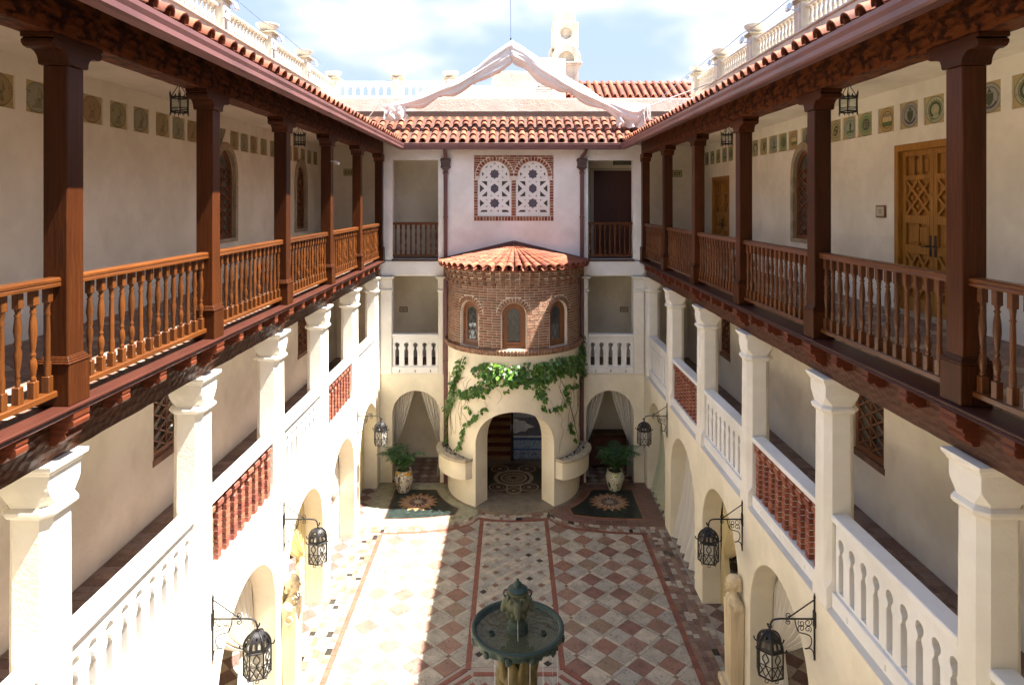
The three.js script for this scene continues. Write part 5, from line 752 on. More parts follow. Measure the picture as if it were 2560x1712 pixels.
{ // hall behind the doorway: stair, newel and the blue tiled panel
  const hall = thing('stair_hall', 'dim hall inside the turret doorway', 'room');
  mesh('walls', boxUV(merge([box(-1.75, -1.65, 0, 2.69, 21.16, 24), box(1.75, 1.85, 0, 2.69, 21.16, 24), box(-1.75, 1.85, 0, 3.0, 24, 24.1), box(-1.75, 1.85, 2.7, 2.84, 21.16, 24)])), M.gallery, hall);
  const st = thing('staircase', 'brown-red stair rising at the left inside the turret doorway', 'stairs'), ris = std([0.5, 0.33, 0.2], 0.8, { map: T.terra }), trd = std([0.3, 0.075, 0.05], 0.85, { map: T.terra });
  for (let k = 0; k < 9; k++) { mesh('riser', box(-1.64, -0.04, 0.002, 0.165 * (k + 1) - 0.02, 20.66 + 0.29 * k, 20.95 + 0.29 * k - 0.002), ris, st); mesh('tread', chamAt(-1.64, -0.04, 0.165 * (k + 1) - 0.019, 0.165 * (k + 1), 20.63 + 0.29 * k, 20.945 + 0.29 * k, 0.004), trd, st); }
  const nw = thing('stair_newel', 'black vertical post between the stair and the blue panel', 'post'); mesh('post', chamAt(-0.035, 0.035, 0, 2.69, 20.56, 20.63, 0.008), M.dark, nw); mesh('cap', chamAt(-0.05, 0.05, 0, 0.08, 20.545, 20.645, 0.01), M.dark, nw);
  const c = document.createElement('canvas'); c.width = 512; c.height = 1024; const x = c.getContext('2d'), r = rng(31); x.fillStyle = '#8fa3c4'; x.fillRect(0, 0, 512, 1024);
  const bandp = (y0, y1, col, n, sc) => { x.fillStyle = col; x.fillRect(0, y0, 512, y1 - y0); for (let k = 0; k < n; k++) { x.fillStyle = sc[Math.floor(r() * sc.length)]; x.fillRect(r() * 512, lerp(y0, y1 - 8, r()), 8 + 30 * r(), 3 + 7 * r()); } };
  const H_ = (y) => 1024 - y / 1.9 * 1024; // metres up the panel
  bandp(0, H_(1.28), '#a4b0ca', 300, ['#a5b0c6', '#6b7894', '#93a0bb']); bandp(H_(1.28), H_(0.72), '#6a7190', 160, ['#565c78', '#434860', '#5c6480']); bandp(H_(0.72), H_(0.66), '#dfe5f0', 60, ['#d5dbe6', '#8d9ab8']); bandp(H_(0.66), H_(0.58), '#3f64ac', 40, ['#365a9a', '#233e72']); bandp(H_(0.58), H_(0.32), '#a5c0ec', 420, ['#a9bfe0', '#6687bd', '#c0d0e8', '#4f73ae']); bandp(H_(0.32), H_(0.285), '#2a55b0', 10, ['#2a55b0']); bandp(H_(0.285), 1024, '#9fb3da', 520, ['#a3b4d2', '#5c74a2', '#c6d0e2', '#48618f']);
  x.fillStyle = '#e2ecfb'; x.beginPath(); x.moveTo(0, H_(1.22)); x.lineTo(40, H_(1.24)); x.lineTo(110, H_(1.17)); x.lineTo(210, H_(1.17)); x.lineTo(215, H_(1.11)); x.lineTo(370, H_(0.99)); x.lineTo(260, H_(0.94)); x.lineTo(210, H_(0.85)); x.lineTo(120, H_(0.85)); x.lineTo(40, H_(0.79)); x.lineTo(0, H_(0.8)); x.fill(); x.strokeStyle = '#7590c0'; x.lineWidth = 5; for (let k = 0; k < 9; k++) { x.beginPath(); x.moveTo(15 + k * 22, H_(1.15)); x.lineTo(12 + k * 22, H_(0.86)); x.stroke(); }
  const tx = new THREE.CanvasTexture(c); tx.colorSpace = THREE.SRGBColorSpace; const pn = thing('tile_mural', 'blue and white tile mural standing at the right inside the turret doorway', 'mural', null, [0.485, 0, 20.72]); mesh('panel_body', box(-0.44, 0.44, 0, 1.9, 0, 0.04), M.paint, pn); const pf = new THREE.PlaneGeometry(0.88, 1.9); pf.translate(0, 0.95, 0.003); mesh('tile_face', pf, std([0.85, 0.85, 0.85], 0.35, { map: tx }), pn);
}
{ // back roof slope above the facade
  const roof = thing('tiled_roof', 'red barrel-tile roof slope above the end facade', 'roof'), up = new THREE.Vector3(0, Math.sin(SLOPE), -Math.cos(SLOPE)), cols = 36;
  roofPlane(roof, (c) => V3(-4.9 + c * 0.272, 9.455, 18.595), new THREE.Vector3(1, 0, 0), up, cols, 5, (c) => Math.max(0, Math.abs(-4.9 + c * 0.272) - 2.93), 640, 5);
}
// ---------------------------------------------------------------- roof terrace, chimney and everything above the eaves
const bowlGeo = lathe([[0.0, 0.0], [0.12, 0.0], [0.13, 0.03], [0.2, 0.07], [0.265, 0.15], [0.275, 0.2], [0.26, 0.2], [0.24, 0.16], [0.17, 0.09], [0.0, 0.07]], 28);
const terraceBal = boxUV(merge([lathe([[0.03, 0.04], [0.03, 0.07], [0.045, 0.13], [0.05, 0.18], [0.03, 0.25], [0.025, 0.31], [0.042, 0.335], [0.025, 0.36], [0.032, 0.39]], 8), cham(0.075, 0.04, 0.075, 0.004).clone().translate(0, 0.02, 0), cham(0.075, 0.035, 0.075, 0.004).clone().translate(0, 0.405, 0)]));
const pierD = { '-1': [11.0, 13.75, 16.5, 19.35, 22.6], 1: [11.0, 13.8, 16.6, 19.3, 21.75] };
function pier(x, d, y0, label, bowl = true) {
  const t = thing('terrace_pier', label, 'pier', 'piers of the roof terrace'); mesh('shaft', chamAt(x - 0.17, x + 0.17, y0, 11.88, d - 0.17, d + 0.17, 0.012), M.parapet, t); mesh('cap', [chamAt(x - 0.2, x + 0.2, 11.881, 11.91, d - 0.2, d + 0.2, 0.008), chamAt(x - 0.235, x + 0.235, 11.911, 11.95, d - 0.235, d + 0.235, 0.008)], M.stone, t);
  if (bowl) { const b = thing('stone_bowl', label.replace('white terrace pier', 'shallow stone bowl on the terrace pier'), 'bowl', 'bowls on the terrace piers', [x, 11.951, d]); mesh('bowl', bowlGeo, M.parapet, b); }
}
function floodlight(x, d, y, turn, label) { const t = thing('floodlight', label, 'floodlight', 'small floodlights on the terrace piers', [x, y, d], turn); mesh('arm', rod(new THREE.Vector3(0, 0, 0), new THREE.Vector3(0.14, 0, 0), 0.014), M.flood, t); mesh('mount', cham(0.03, 0.08, 0.08, 0.006).clone().translate(0.01, 0, 0), M.flood, t); const h = mesh('lamp_head', cham(0.07, 0.17, 0.16, 0.015), M.flood, t); h.position.set(0.2, 0.06, 0); h.rotation.z = 0.35; const l = mesh('lens', cham(0.012, 0.14, 0.13, 0.004), M.glass, t); l.position.set(0.238, 0.075, 0); l.rotation.z = 0.35; }
for (const s of [-1, 1]) {
  const sd = side[s], P = pierD[s], dE = P[4], X = s * 5.95, w = thing('parapet_wall', `white parapet wall under the roof balustrade of the ${sd} wing`, 'wall');
  mesh('wall', boxUV(box(s * 5.78, s * 6.12, 10.605, 11.24, 4, dE + 0.17)), M.parapet, w); mesh('coping', chamAt(s * 5.73, s * 6.17, 11.241, 11.29, 4, dE + 0.2, 0.012), M.parapet, w); mesh('backing', boxUV(box(s * 6.11, s * 9, 9.5, 11.2, 4, dE + 3)), M.parapet, w);
  P.forEach((d, k) => { if (k) pier(X, d, 11.291, `${['hidden nearest', 'nearest', 'second', 'third', 'corner'][k]} white terrace pier of the ${sd} parapet`, k > 0); });
  for (let k = 0; k < 4; k++) {
    const a = P[k] + 0.172, b = P[k + 1] - 0.172, t = thing('terrace_balustrade', `${['nearest', 'second', 'third', 'farthest'][k]} white baluster bay on the ${sd} parapet`, 'balustrade', 'balustrade bays of the roof terrace');
    mesh('bottom_rail', chamAt(X - 0.07, X + 0.07, 11.291, 11.335, a, b, 0.008), M.parapet, t); mesh('top_rail', chamAt(X - 0.085, X + 0.085, 11.74, 11.8, a, b, 0.012), M.parapet, t);
    const n = 13; for (let q = 0; q < n; q++) { const m = mesh('baluster', terraceBal, M.parapet, t); m.position.set(X, 11.33, -lerp(a, b, (q + 0.5) / n)); m.scale.y = 0.975; }
  }
  for (let k = 1; k < 5; k++) floodlight(X - s * 0.0 - s * 0.17, P[k] - 0.08, 11.72, s > 0 ? Math.PI : 0, `${['nearest', 'second', 'third', 'farthest'][k - 1]} small floodlight on the ${sd} terrace piers`);
  const c = thing('cable', `thin cable strung along the ${sd} terrace piers`, 'cable'); const pts = []; for (let k = 0; k < 5; k++) { pts.push(V3(X - s * 0.36, 11.93 - (k === 4 ? 0.05 : 0), P[k] - 0.1)); if (k < 4) pts.push(V3(X - s * 0.36, 11.88, (P[k] + P[k + 1]) / 2)); } if (s > 0) pts.push(V3(5.0, 11.3, 23.5)); mesh('cable', tube(pts, 0.008, 80, 5), M.wire, c);
}
{
  const w = thing('terrace_wall', 'low cream wall with dark flashing above the tiled roof of the end facade', 'wall');
  mesh('wall', boxUV(box(-5.77, 5.77, 9.7, 10.93, 20.56, 20.86)), M.roofwhite, w); mesh('flashing', boxUV(box(-5.2, 5.2, 10.4, 10.57, 20.49, 20.555)), M.flash, w); mesh('flashing_lip', boxUV(box(-5.2, 5.2, 10.36, 10.399, 20.46, 20.557)), M.stone, w); mesh('coping', chamAt(-5.76, 5.76, 10.931, 10.975, 20.565, 20.9, 0.015), M.roofwhite, w);
  mesh('deck', boxUV(box(-5.76, 5.76, 10.7, 10.929, 20.865, 26)), M.roofwhite, w); mesh('terrace_kerb', boxUV(box(-5.7, -1.7, 10.93, 11.27, 22.45, 22.75)), M.roofwhite, w);
  const b = thing('gable_block', 'stepped cream stucco block with a round louvred vent on the terrace', 'building');
  const sh = poly([[-1.72, 10.935], [-1.72, 11.36], [-1.68, 11.4], [-0.62, 11.41], [-0.62, 11.72], [-0.5, 11.83], [-0.1, 11.86], [0.6, 11.85], [0.62, 12.24], [0.68, 12.27], [1.62, 12.25], [1.64, 12.2], [1.64, 10.935]], [Array.from({ length: 28 }, (_, k) => [0.98 + Math.cos(k / 28 * 6.2832) * 0.27, 11.2 + Math.sin(k / 28 * 6.2832) * 0.27])]);
  mesh('block', boxUV(ext(sh, 1.9, backM(20.9), 0.02)), M.roofwhite, b); const tr = new THREE.TorusGeometry(0.29, 0.03, 8, 36); tr.translate(0.98, 11.2, -20.895); mesh('vent_ring', tr, M.paint, b);
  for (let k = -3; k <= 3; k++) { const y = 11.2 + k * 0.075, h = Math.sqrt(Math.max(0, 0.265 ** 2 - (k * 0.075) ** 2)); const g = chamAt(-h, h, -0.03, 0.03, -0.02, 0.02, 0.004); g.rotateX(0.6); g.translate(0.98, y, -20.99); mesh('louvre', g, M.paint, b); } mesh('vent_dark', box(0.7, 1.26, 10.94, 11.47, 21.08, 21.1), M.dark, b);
  // back balustrade of pointed arches
  const PXB = [-3.8, -2.05]; PXB.forEach((x, k) => { pier(x, 22.6, 11.272, `${k ? 'inner' : 'outer'} white terrace pier behind the end facade`); floodlight(x + 0.0, 22.38, 11.7, -Math.PI / 2, `${k ? 'inner' : 'outer'} small floodlight on the back terrace piers`); });
  [[-5.77, -3.975], [-3.625, -2.225], [-1.875, -1.3]].forEach(([a, e], k) => { const t = thing('terrace_balustrade', `${['left', 'middle', 'inner'][k]} pointed-arch balustrade panel behind the end facade`, 'balustrade', 'balustrade bays of the roof terrace'), n = Math.max(2, Math.round((e - a) / 0.25)), sp = (e - a) / n, holes = []; for (let q = 0; q < n; q++) { const c = a + sp * (q + 0.5), h = sp * 0.36; holes.push([[c - h, 11.36], [c - h, 11.56], [c - h * 0.75, 11.63], [c, 11.71], [c + h * 0.75, 11.63], [c + h, 11.56], [c + h, 11.36]]); } mesh('panel', boxUV(ext(poly(rectP(a, 11.272, e, 11.78), holes), 0.08, backM(22.56))), M.paint, t); mesh('top_rail', chamAt(a, e, 11.781, 11.83, 22.51, 22.69, 0.01), M.paint, t); });
  // chimney
  const c = thing('chimney_tower', 'tall white stucco chimney tower with niches behind the terrace', 'chimney'), D = 26, pxm = D / FOCAL, Xc = (p) => (p - 1278) * pxm - 0.03, Yc = (p) => 7.86 + (502.5 - p) * pxm, dd = 1.1, ring = (cx, cy, r, n = 24) => Array.from({ length: n }, (_, k) => [cx + Math.cos(k / n * 6.2832) * r, cy + Math.sin(k / n * 6.2832) * r]);
  mesh('top_box', boxUV(ext(poly(rectP(Xc(1387), Yc(54.5), Xc(1439), Yc(26)), [rectP(Xc(1399.5), Yc(53.5), Xc(1429), Yc(34))]), dd - 0.25, backM(D + 0.1), 0.01)), M.parapet, c); mesh('niche_back', box(Xc(1389), Xc(1437), Yc(54), Yc(28), D + 0.25, D + 0.3), M.parapet, c);
  mesh('upper_shaft', boxUV(ext(poly(rectP(Xc(1382), Yc(118), Xc(1446), Yc(54.6)), [ring(Xc(1415), Yc(82.5), 15 * pxm)]), dd, backM(D), 0.012)), M.parapet, c); mesh('roundel_back', box(Xc(1390), Xc(1440), Yc(110), Yc(60), D + 0.16, D + 0.2), M.parapet, c);
  const ao = archPts(Xc(1379), Xc(1452), Yc(147), 20), ai = archPts(Xc(1395), Xc(1436), Yc(148), 16);
  mesh('arch_stage', boxUV(ext(poly([[Xc(1379), Yc(155)], ...ao, [Xc(1452), Yc(155)]], [[[Xc(1395), Yc(154)], ...ai, [Xc(1436), Yc(154)]]]), dd + 0.16, backM(D - 0.08), 0.012)), M.parapet, c); mesh('arch_back', box(Xc(1385), Xc(1446), Yc(155), Yc(118), D + 0.12, D + 0.18), M.parapet, c);
  mesh('cornice', [chamAt(Xc(1378), Xc(1455), Yc(158.5), Yc(155.1), D - 0.14, D + 1.3, 0.01), chamAt(Xc(1380), Xc(1452), Yc(163.5), Yc(158.6), D - 0.1, D + 1.25, 0.01)], M.parapet, c); mesh('lower_shaft', boxUV(box(Xc(1382), Xc(1446.5), 10.94, Yc(163.6), D - 0.03, D + 1.1)), M.parapet, c); mesh('side_block', boxUV(box(Xc(1375), Xc(1382), Yc(160), Yc(117), D + 0.2, D + 0.9)), M.parapet, c);
  // far tiled roof with ridge
  const fr = thing('tiled_roof', 'far red barrel-tile roof with ridge tiles right of the chimney', 'roof'), upv = new THREE.Vector3(0, Math.sin(0.5), -Math.cos(0.5));
  { const Y0 = 11.55, D0_ = 24.2, n3_ = new THREE.Vector3(0, Math.cos(0.5), Math.sin(0.5)), r = rng(717); for (let q = 0; q < 20; q++) for (let k = 0; k < 6; k++) { const t = mesh('roof_tile', tileGeo, pick(M.clay, r), fr); t.applyMatrix4(basisM(new THREE.Vector3(1, 0, 0), n3_, upv, V3(1.2 + q * 0.275, Y0, D0_).addScaledVector(upv, k * 0.22).addScaledVector(n3_, 0.04))); } mesh('deck', boxUV(xf(box(1.0, 6.75, -0.05, 0.0, 0, 1.45), new M4().makeRotationX(0.5).setPosition(0, Y0, -D0_))), M.clay[4], fr); for (let q = 0; q < 17; q++) { const t = mesh('ridge_tile', tileGeo, pick(M.clay, r), fr); const p = V3(1.1 + q * 0.33, Y0, D0_).addScaledVector(upv, 1.42).addScaledVector(new THREE.Vector3(0, 1, 0), 0.0); t.applyMatrix4(basisM(new THREE.Vector3(0, 0, 1), new THREE.Vector3(0, 1, 0), new THREE.Vector3(-1, 0, 0), p.add(new THREE.Vector3(0.47, 0, 0)), 1.05)); } mesh('gable_wall', boxUV(box(1.0, 6.75, 10.94, 11.53, 24.25, 26)), M.roofwhite, fr); mesh('back_slope', boxUV(xf(box(1.0, 6.75, -0.05, 0, 0, 1.6), new M4().makeRotationX(-0.5).setPosition(0, Y0 + 1.45 * Math.sin(0.5), -D0_ - 1.45 * Math.cos(0.5)))), M.clay[4], fr); }
  const rw = thing('terrace_wall', 'low white terrace wall in front of the far tiled roof', 'wall'); mesh('wall', boxUV(box(1.7, 5.77, 10.976, 11.3, 22.9, 23.2)), M.parapet, rw);
  // the wall that closes the court behind the camera
  const bh = thing('rear_facade', 'cream wall closing the court behind the viewpoint', 'wall'); mesh('wall', boxUV(box(-6.1, 6.1, 0, 10.6, -2.9, -2.6)), M.gallery, bh); mesh('gallery_slab', boxUV(box(-4, 4, 5.95, 6.2, -2.6, -0.6)), M.gallery, bh); mesh('eaves', boxUV(box(-5.8, 5.8, 9.5, 9.7, -2.6, 0.0)), M.mahog, bh);
}
{ // gathered white awning slung from a mast wire
  const t = thing('furled_awning', 'gathered white cloth awning slung in an inverted V above the end roof', 'awning');
  const D = 19.45, px = D / FOCAL, P = (x, y) => V3((x - 1278) * px - 0.03, 7.86 + (502.5 - y) * px, D);
  const swag = (pts, rad, seed) => { // pts: [x, yTop, yBottom] along the bundle
    const c = new THREE.CatmullRomCurve3(pts.map(([x, a, b]) => P(x, (a + b) / 2))), h = new THREE.CatmullRomCurve3(pts.map(([x, a, b]) => new THREE.Vector3((b - a) / 2 * px, 0, 0)));
    const g = grid(150, 96, (u, v) => { const p = c.getPoint(u), R = h.getPoint(u).x, a = v * Math.PI * 2, w = n2(u * 2.2 + seed, 3.1), wr = n2(u * 5 + seed, a * 0.5); // soft long folds run with the bundle
      const fold = 1 + 0.24 * Math.sin(a * 3 + w * 1.6 + u * 3 + seed) + 0.13 * Math.sin(a * 7 - u * 6 + w * 2) + 0.05 * Math.sin(a * 15 + u * 4 + w * 5), low = Math.cos(a) < 0 ? 1 + 0.08 * n2(u * 6 + seed, 1) : 1; return p.add(new THREE.Vector3(0, Math.cos(a) * R * low, 0)).add(new THREE.Vector3(0, 0, Math.sin(a) * (0.04 + 0.42 * R) * fold)); });
    const uv = g.attributes.uv; for (let i = 0; i < uv.count; i++) uv.setXY(i, uv.getX(i) * 4.5, uv.getY(i) * 1.2); mesh('cloth', g, M.cloth, t);
  };
  swag([[958, 262, 274], [985, 258, 276], [1020, 248, 271], [1060, 226, 269], [1102, 216, 241], [1140, 196, 238], [1185, 172, 209], [1230, 134, 192], [1262, 112, 174], [1279, 101, 158], [1284, 101, 140]], 0.2, 3);
  swag([[1276, 101, 140], [1284, 102, 160], [1310, 118, 172], [1345, 142, 205], [1395, 170, 228], [1428, 198, 236], [1460, 214, 260], [1512, 248, 274], [1545, 252, 300], [1590, 256, 322], [1612, 263, 290]], 0.2, 8);
  const tail = (x0, x1, y0, y1, seed, m) => { const g = grid(14, 12, (u, v) => { const x = lerp(x0, x1, u) + 6 * n2(v * 2, seed + u * 2), y = lerp(y0, y1 - 14 * Math.abs(n2(u * 3.3, seed)), v); const p = P(x, y); p.z += 0.12 + 0.09 * Math.sin(u * 16 + seed) * (0.4 + v); return p; }); mesh('loose_end', g, m, t); };
  tail(962, 1016, 266, 306, 2, M.cloth); tail(1540, 1606, 270, 322, 5, M.cloth);
  const rp = []; for (let k = 0; k < 9; k++) rp.push(tube([P(1606 + k * 1.5, 262), P(1602 + k * 2.4, 280), P(1604 + k * 2.2, 300 + 5 * Math.sin(k)), P(1612 + k * 0.6, 296)].map((p, i) => { p.z += 0.2 + 0.02 * (k % 3); return p; }), 0.011, 16, 5)); mesh('rope_bundle', rp, M.cloth, t);
  for (const [x, a, b] of [[1102, 214, 243], [1185, 170, 211], [1428, 195, 238], [1512, 246, 276]]) { const g = new THREE.TorusGeometry((b - a) / 2 * px * 0.95, 0.014, 6, 24); g.scale(0.5, 1, 1); g.rotateY(1.2); const p = P(x, (a + b) / 2); g.translate(p.x, p.y, p.z); mesh('tie', g, M.cloth, t); }
  const wr = thing('mast_wire', 'thin blue wire holding the awning peak', 'wire'); mesh('wire', rod(P(1277, 102), P(1276, -260), 0.009), M.wire, wr); mesh('shackle', rod(P(1277, 106), P(1277, 94), 0.025, 0.018), M.iron, wr);
  const gl = thing('guy_rope', 'pale guy rope from the awning end to the left roof valley', 'rope'); mesh('rope', rod(P(945, 262), P(922, 292), 0.014), M.cloth, gl);
  const gr = thing('guy_rope', 'pale guy rope from the awning end to the right parapet', 'rope'); mesh('rope', rod(P(1614, 268), V3(5.6, 11.2, 19.3), 0.014), M.cloth, gr);
}
// ---------------------------------------------------------------- lanterns
function wallLantern(s, d, label) { // built facing +x from the wall; s = side
  const t = thing('wall_lantern', label, 'lantern', 'iron lanterns on brackets along the arcades', [s * 3.7, 0, d], s < 0 ? 0 : Math.PI), v = (x, y, z = 0) => new THREE.Vector3(x, y, z);
  mesh('back_plate', [rod(v(0.012, 2.24), v(0.012, 3.02), 0.011), cham(0.02, 0.2, 0.07, 0.008).clone().translate(0.012, 2.74, 0), rod(v(0.012, 3.0), v(0.012, 3.06), 0.016, 0.003)], M.iron, t);
  mesh('arm', [tube([v(0.01, 2.745), v(0.25, 2.745), v(0.46, 2.745), v(0.52, 2.73), v(0.545, 2.69), v(0.55, 2.655), v(0.575, 2.65), v(0.585, 2.69)], 0.0105, 30, 6), rod(v(0.012, 2.98), v(0.33, 2.76), 0.008)], M.iron, t);
  const spiral = (cx, cy, r, turns, dir, ph) => { const p = []; for (let k = 0; k <= 18; k++) { const q = k / 18, a = ph + dir * q * turns * 6.283; p.push(v(cx + Math.cos(a) * r * (1 - 0.75 * q), cy + Math.sin(a) * r * (1 - 0.75 * q))); } return tube(p, 0.0055, 30, 5); };
  mesh('scrollwork', [spiral(0.33, 2.79, 0.035, 1.2, 1, -1.5), spiral(0.33, 2.705, 0.035, 1.2, -1, 1.5), spiral(0.09, 2.7, 0.05, 1.3, 1, 2.2), spiral(0.17, 2.69, 0.045, 1.3, -1, 0.8), spiral(0.09, 2.62, 0.045, 1.3, -1, -2.2), spiral(0.17, 2.63, 0.045, 1.3, 1, -0.8), tube([v(0.25, 2.74), v(0.235, 2.66), v(0.2, 2.585), v(0.12, 2.56), v(0.06, 2.53), v(0.045, 2.46), v(0.07, 2.4), v(0.12, 2.375)], 0.007, 30, 5), tube([v(0.015, 2.27), v(0.03, 2.35), v(0.07, 2.385), v(0.13, 2.38)], 0.007, 14, 5)], M.iron, t);
  const L = new THREE.Group(); L.name = 'lamp_body'; L.position.set(0.555, 2.04, 0); L.rotation.y = 0.35 + d; t.add(L);
  const n = 6, R = 0.16, c = (k, r, y) => v(Math.cos(k / n * 6.2832) * r, y, Math.sin(k / n * 6.2832) * r), bars = [];
  for (let k = 0; k < n; k++) { bars.push(rod(c(k, R, 0.05), c(k, R, 0.36), 0.0095), rod(c(k, R, 0.05), c(k + 1, R, 0.05), 0.01), rod(c(k, R, 0.36), c(k + 1, R, 0.36), 0.01), rod(c(k, R, 0.2), c(k + 1, R, 0.2), 0.005), tube([c(k, R, 0.365), c(k, R * 0.94, 0.44), c(k, R * 0.66, 0.515), c(k, R * 0.25, 0.555)], 0.011, 12, 5), tube([c(k, R, 0.37), c(k, R * 1.18, 0.375), c(k, R * 1.28, 0.41)], 0.009, 8, 5)); }
  mesh('cage', bars, M.iron, L);
  const orn = []; for (let k = 0; k < n; k++) for (const f of [0, 1]) { const a = c(k + (f ? 0.97 : 0.03), R * 0.99, 0.07), m1 = c(k + (f ? 0.72 : 0.28), R * 0.92, 0.14), b = c(k + 0.5, R * 0.87, 0.21), m2 = c(k + (f ? 0.75 : 0.25), R * 0.93, 0.28), e = c(k + 0.5, R * 0.87, 0.35); orn.push(tube([a, m1, b, m2, e], 0.0065, 14, 5)); orn.push(tube([c(k + (f ? 0.95 : 0.05), R * 0.98, 0.19), m1.clone().setY(0.13), c(k + 0.5, R * 0.87, 0.065)], 0.0055, 10, 5)); } mesh('ornament', orn, M.iron, L);
  const cap = []; for (let k = 0; k < n; k++) { const g = grid(5, 8, (u, q) => { const A = c(k, 1, 0), B = c(k + 1, 1, 0), rr = [1, 0.985, 0.93, 0.85, 0.75, 0.64, 0.5, 0.35, 0.2][Math.round(q * 8)] * R; return A.lerp(B, u).multiplyScalar(rr).setY(0.37 + 0.19 * Math.sin(q * 1.45)); }); const idx = []; for (let i = 0; i < g.index.count / 6; i++) { const row = Math.floor(i / 5), col = i % 5; if ((row === 1 || row === 2) && (col === 1 || col === 3)) continue; if (row === 4 && col === 2) continue; for (let q = 0; q < 6; q++) idx.push(g.index.array[i * 6 + q]); } g.setIndex(idx); cap.push(g); } mesh('pierced_dome', cap, M.iron, L);
  for (let k = 0; k < n; k++) { const a = c(k, R * 0.95, 0.06), b = c(k + 1, R * 0.95, 0.06), g = grid(1, 1, (u, q) => a.clone().lerp(b, u).setY(lerp(0.06, 0.355, q))); mesh('pane', g, M.lampGlass, L); }
  mesh('finial', [rod(v(0, 0.555, 0), v(0, 0.6, 0), 0.02, 0.008), (() => { const g = new THREE.TorusGeometry(0.022, 0.006, 6, 14); g.translate(0, 0.618, 0); return g; })()], M.iron, L);
  const bot = []; for (let k = 0; k < n; k++) { const p = []; for (let q = 0; q <= 12; q++) { const a = q / 12 * 6.6, r = 0.032 * (1 - q / 16), m = c(k + 0.5, R * 0.75, 0.01); p.push(new THREE.Vector3(m.x + Math.cos(k) * 0 + Math.sin(a) * r * Math.sin((k + 0.5) / n * 6.283), 0.01 + Math.cos(a) * r, m.z - Math.sin(a) * r * Math.cos((k + 0.5) / n * 6.283))); } bot.push(tube(p, 0.005, 20, 5)); bot.push(rod(c(k, R * 0.95, 0.05), v(0, 0.02, 0), 0.005)); } bot.push(rod(v(0, 0.03, 0), v(0, -0.035, 0), 0.014, 0.003)); mesh('bottom_scrolls', bot, M.iron, L);
}
for (const s of [-1, 1]) [[PX[1] + 0.1, 'nearest'], [PX[2] + 0.05, 'middle'], [PX[4], 'farthest']].forEach(([d, w]) => wallLantern(s, d, `${w} black iron lantern on a scrolled bracket, ${side[s]} arcade`));
function hangLantern(x, y, d, label) { // crown lantern under the gallery ceiling
  const t = thing('hanging_lantern', label, 'lantern', 'iron crown lanterns hanging in the upper galleries', [x, y, d]), v = (a, b, c) => new THREE.Vector3(a, b, c), n = 6, R = 0.125, c = (k, r, h) => v(Math.cos(k / n * 6.2832) * r, h, Math.sin(k / n * 6.2832) * r), b = [], sp = [];
  for (let k = 0; k < n; k++) { b.push(rod(c(k, R, 0), c(k, R, 0.2), 0.009), rod(c(k, R, 0), c(k + 1, R, 0), 0.01), rod(c(k, R, 0.2), c(k + 1, R, 0.2), 0.012), rod(c(k, R, 0.05), c(k + 1, R, 0.05), 0.006)); sp.push(rod(c(k, R, 0.2), c(k, R * 1.15, 0.29), 0.014, 0.002, 5), rod(c(k + 0.5, R * 0.87, 0.2), c(k + 0.5, R * 0.95, 0.25), 0.016, 0.002, 5), rod(c(k, R, 0), c(k, R * 1.12, -0.06), 0.009, 0.002, 5), rod(c(k + 0.5, R * 0.87, 0), c(k + 0.5, R * 0.87, -0.05), 0.01, 0.002, 5)); }
  mesh('cage', b, M.iron, t); mesh('crown_points', sp, M.iron, t); for (let k = 0; k < n; k++) { const g = grid(1, 1, (u, q) => c(k, R * 0.96, 0).lerp(c(k + 1, R * 0.96, 0), u).setY(lerp(0.01, 0.19, q))); mesh('pane', g, M.glass, t); }
  mesh('candle', [rod(v(0, 0.0, 0), v(0, 0.13, 0), 0.016), rod(v(0, 0.13, 0), v(0, 0.17, 0), 0.01, 0.004)], M.paint, t); mesh('hanger', [0, 2, 4].map((k) => rod(c(k, R, 0.2), v(0, 0.4, 0), 0.006)).concat([rod(v(0, 0.38, 0), v(0, 9.555 - y, 0), 0.008), (() => { const g = new THREE.TorusGeometry(0.03, 0.008, 6, 14); g.translate(0, 0.42, 0); return g; })()]), M.iron, t);
}
hangLantern(-4.72, 9.12, 9.6, 'near iron crown lantern hanging in the left upper gallery'); hangLantern(-4.72, 9.12, 15.05, 'far iron crown lantern hanging in the left upper gallery');
hangLantern(4.72, 9.12, 9.57, 'near iron crown lantern hanging in the right upper gallery'); hangLantern(4.72, 9.12, 14.95, 'far iron crown lantern hanging in the right upper gallery');
{ const t = thing('security_camera', 'small white camera on the fourth post of the left gallery', 'camera', null, [-3.6, 8.62, 13.45]); mesh('bracket', rod(new THREE.Vector3(0, 0.03, 0), new THREE.Vector3(0.08, 0.03, 0.03), 0.012), M.flood, t); const b = mesh('camera_body', cham(0.13, 0.05, 0.05, 0.01), M.paint, t); b.position.set(0.13, 0.0, 0.05); b.rotation.set(0, -0.6, -0.35); }

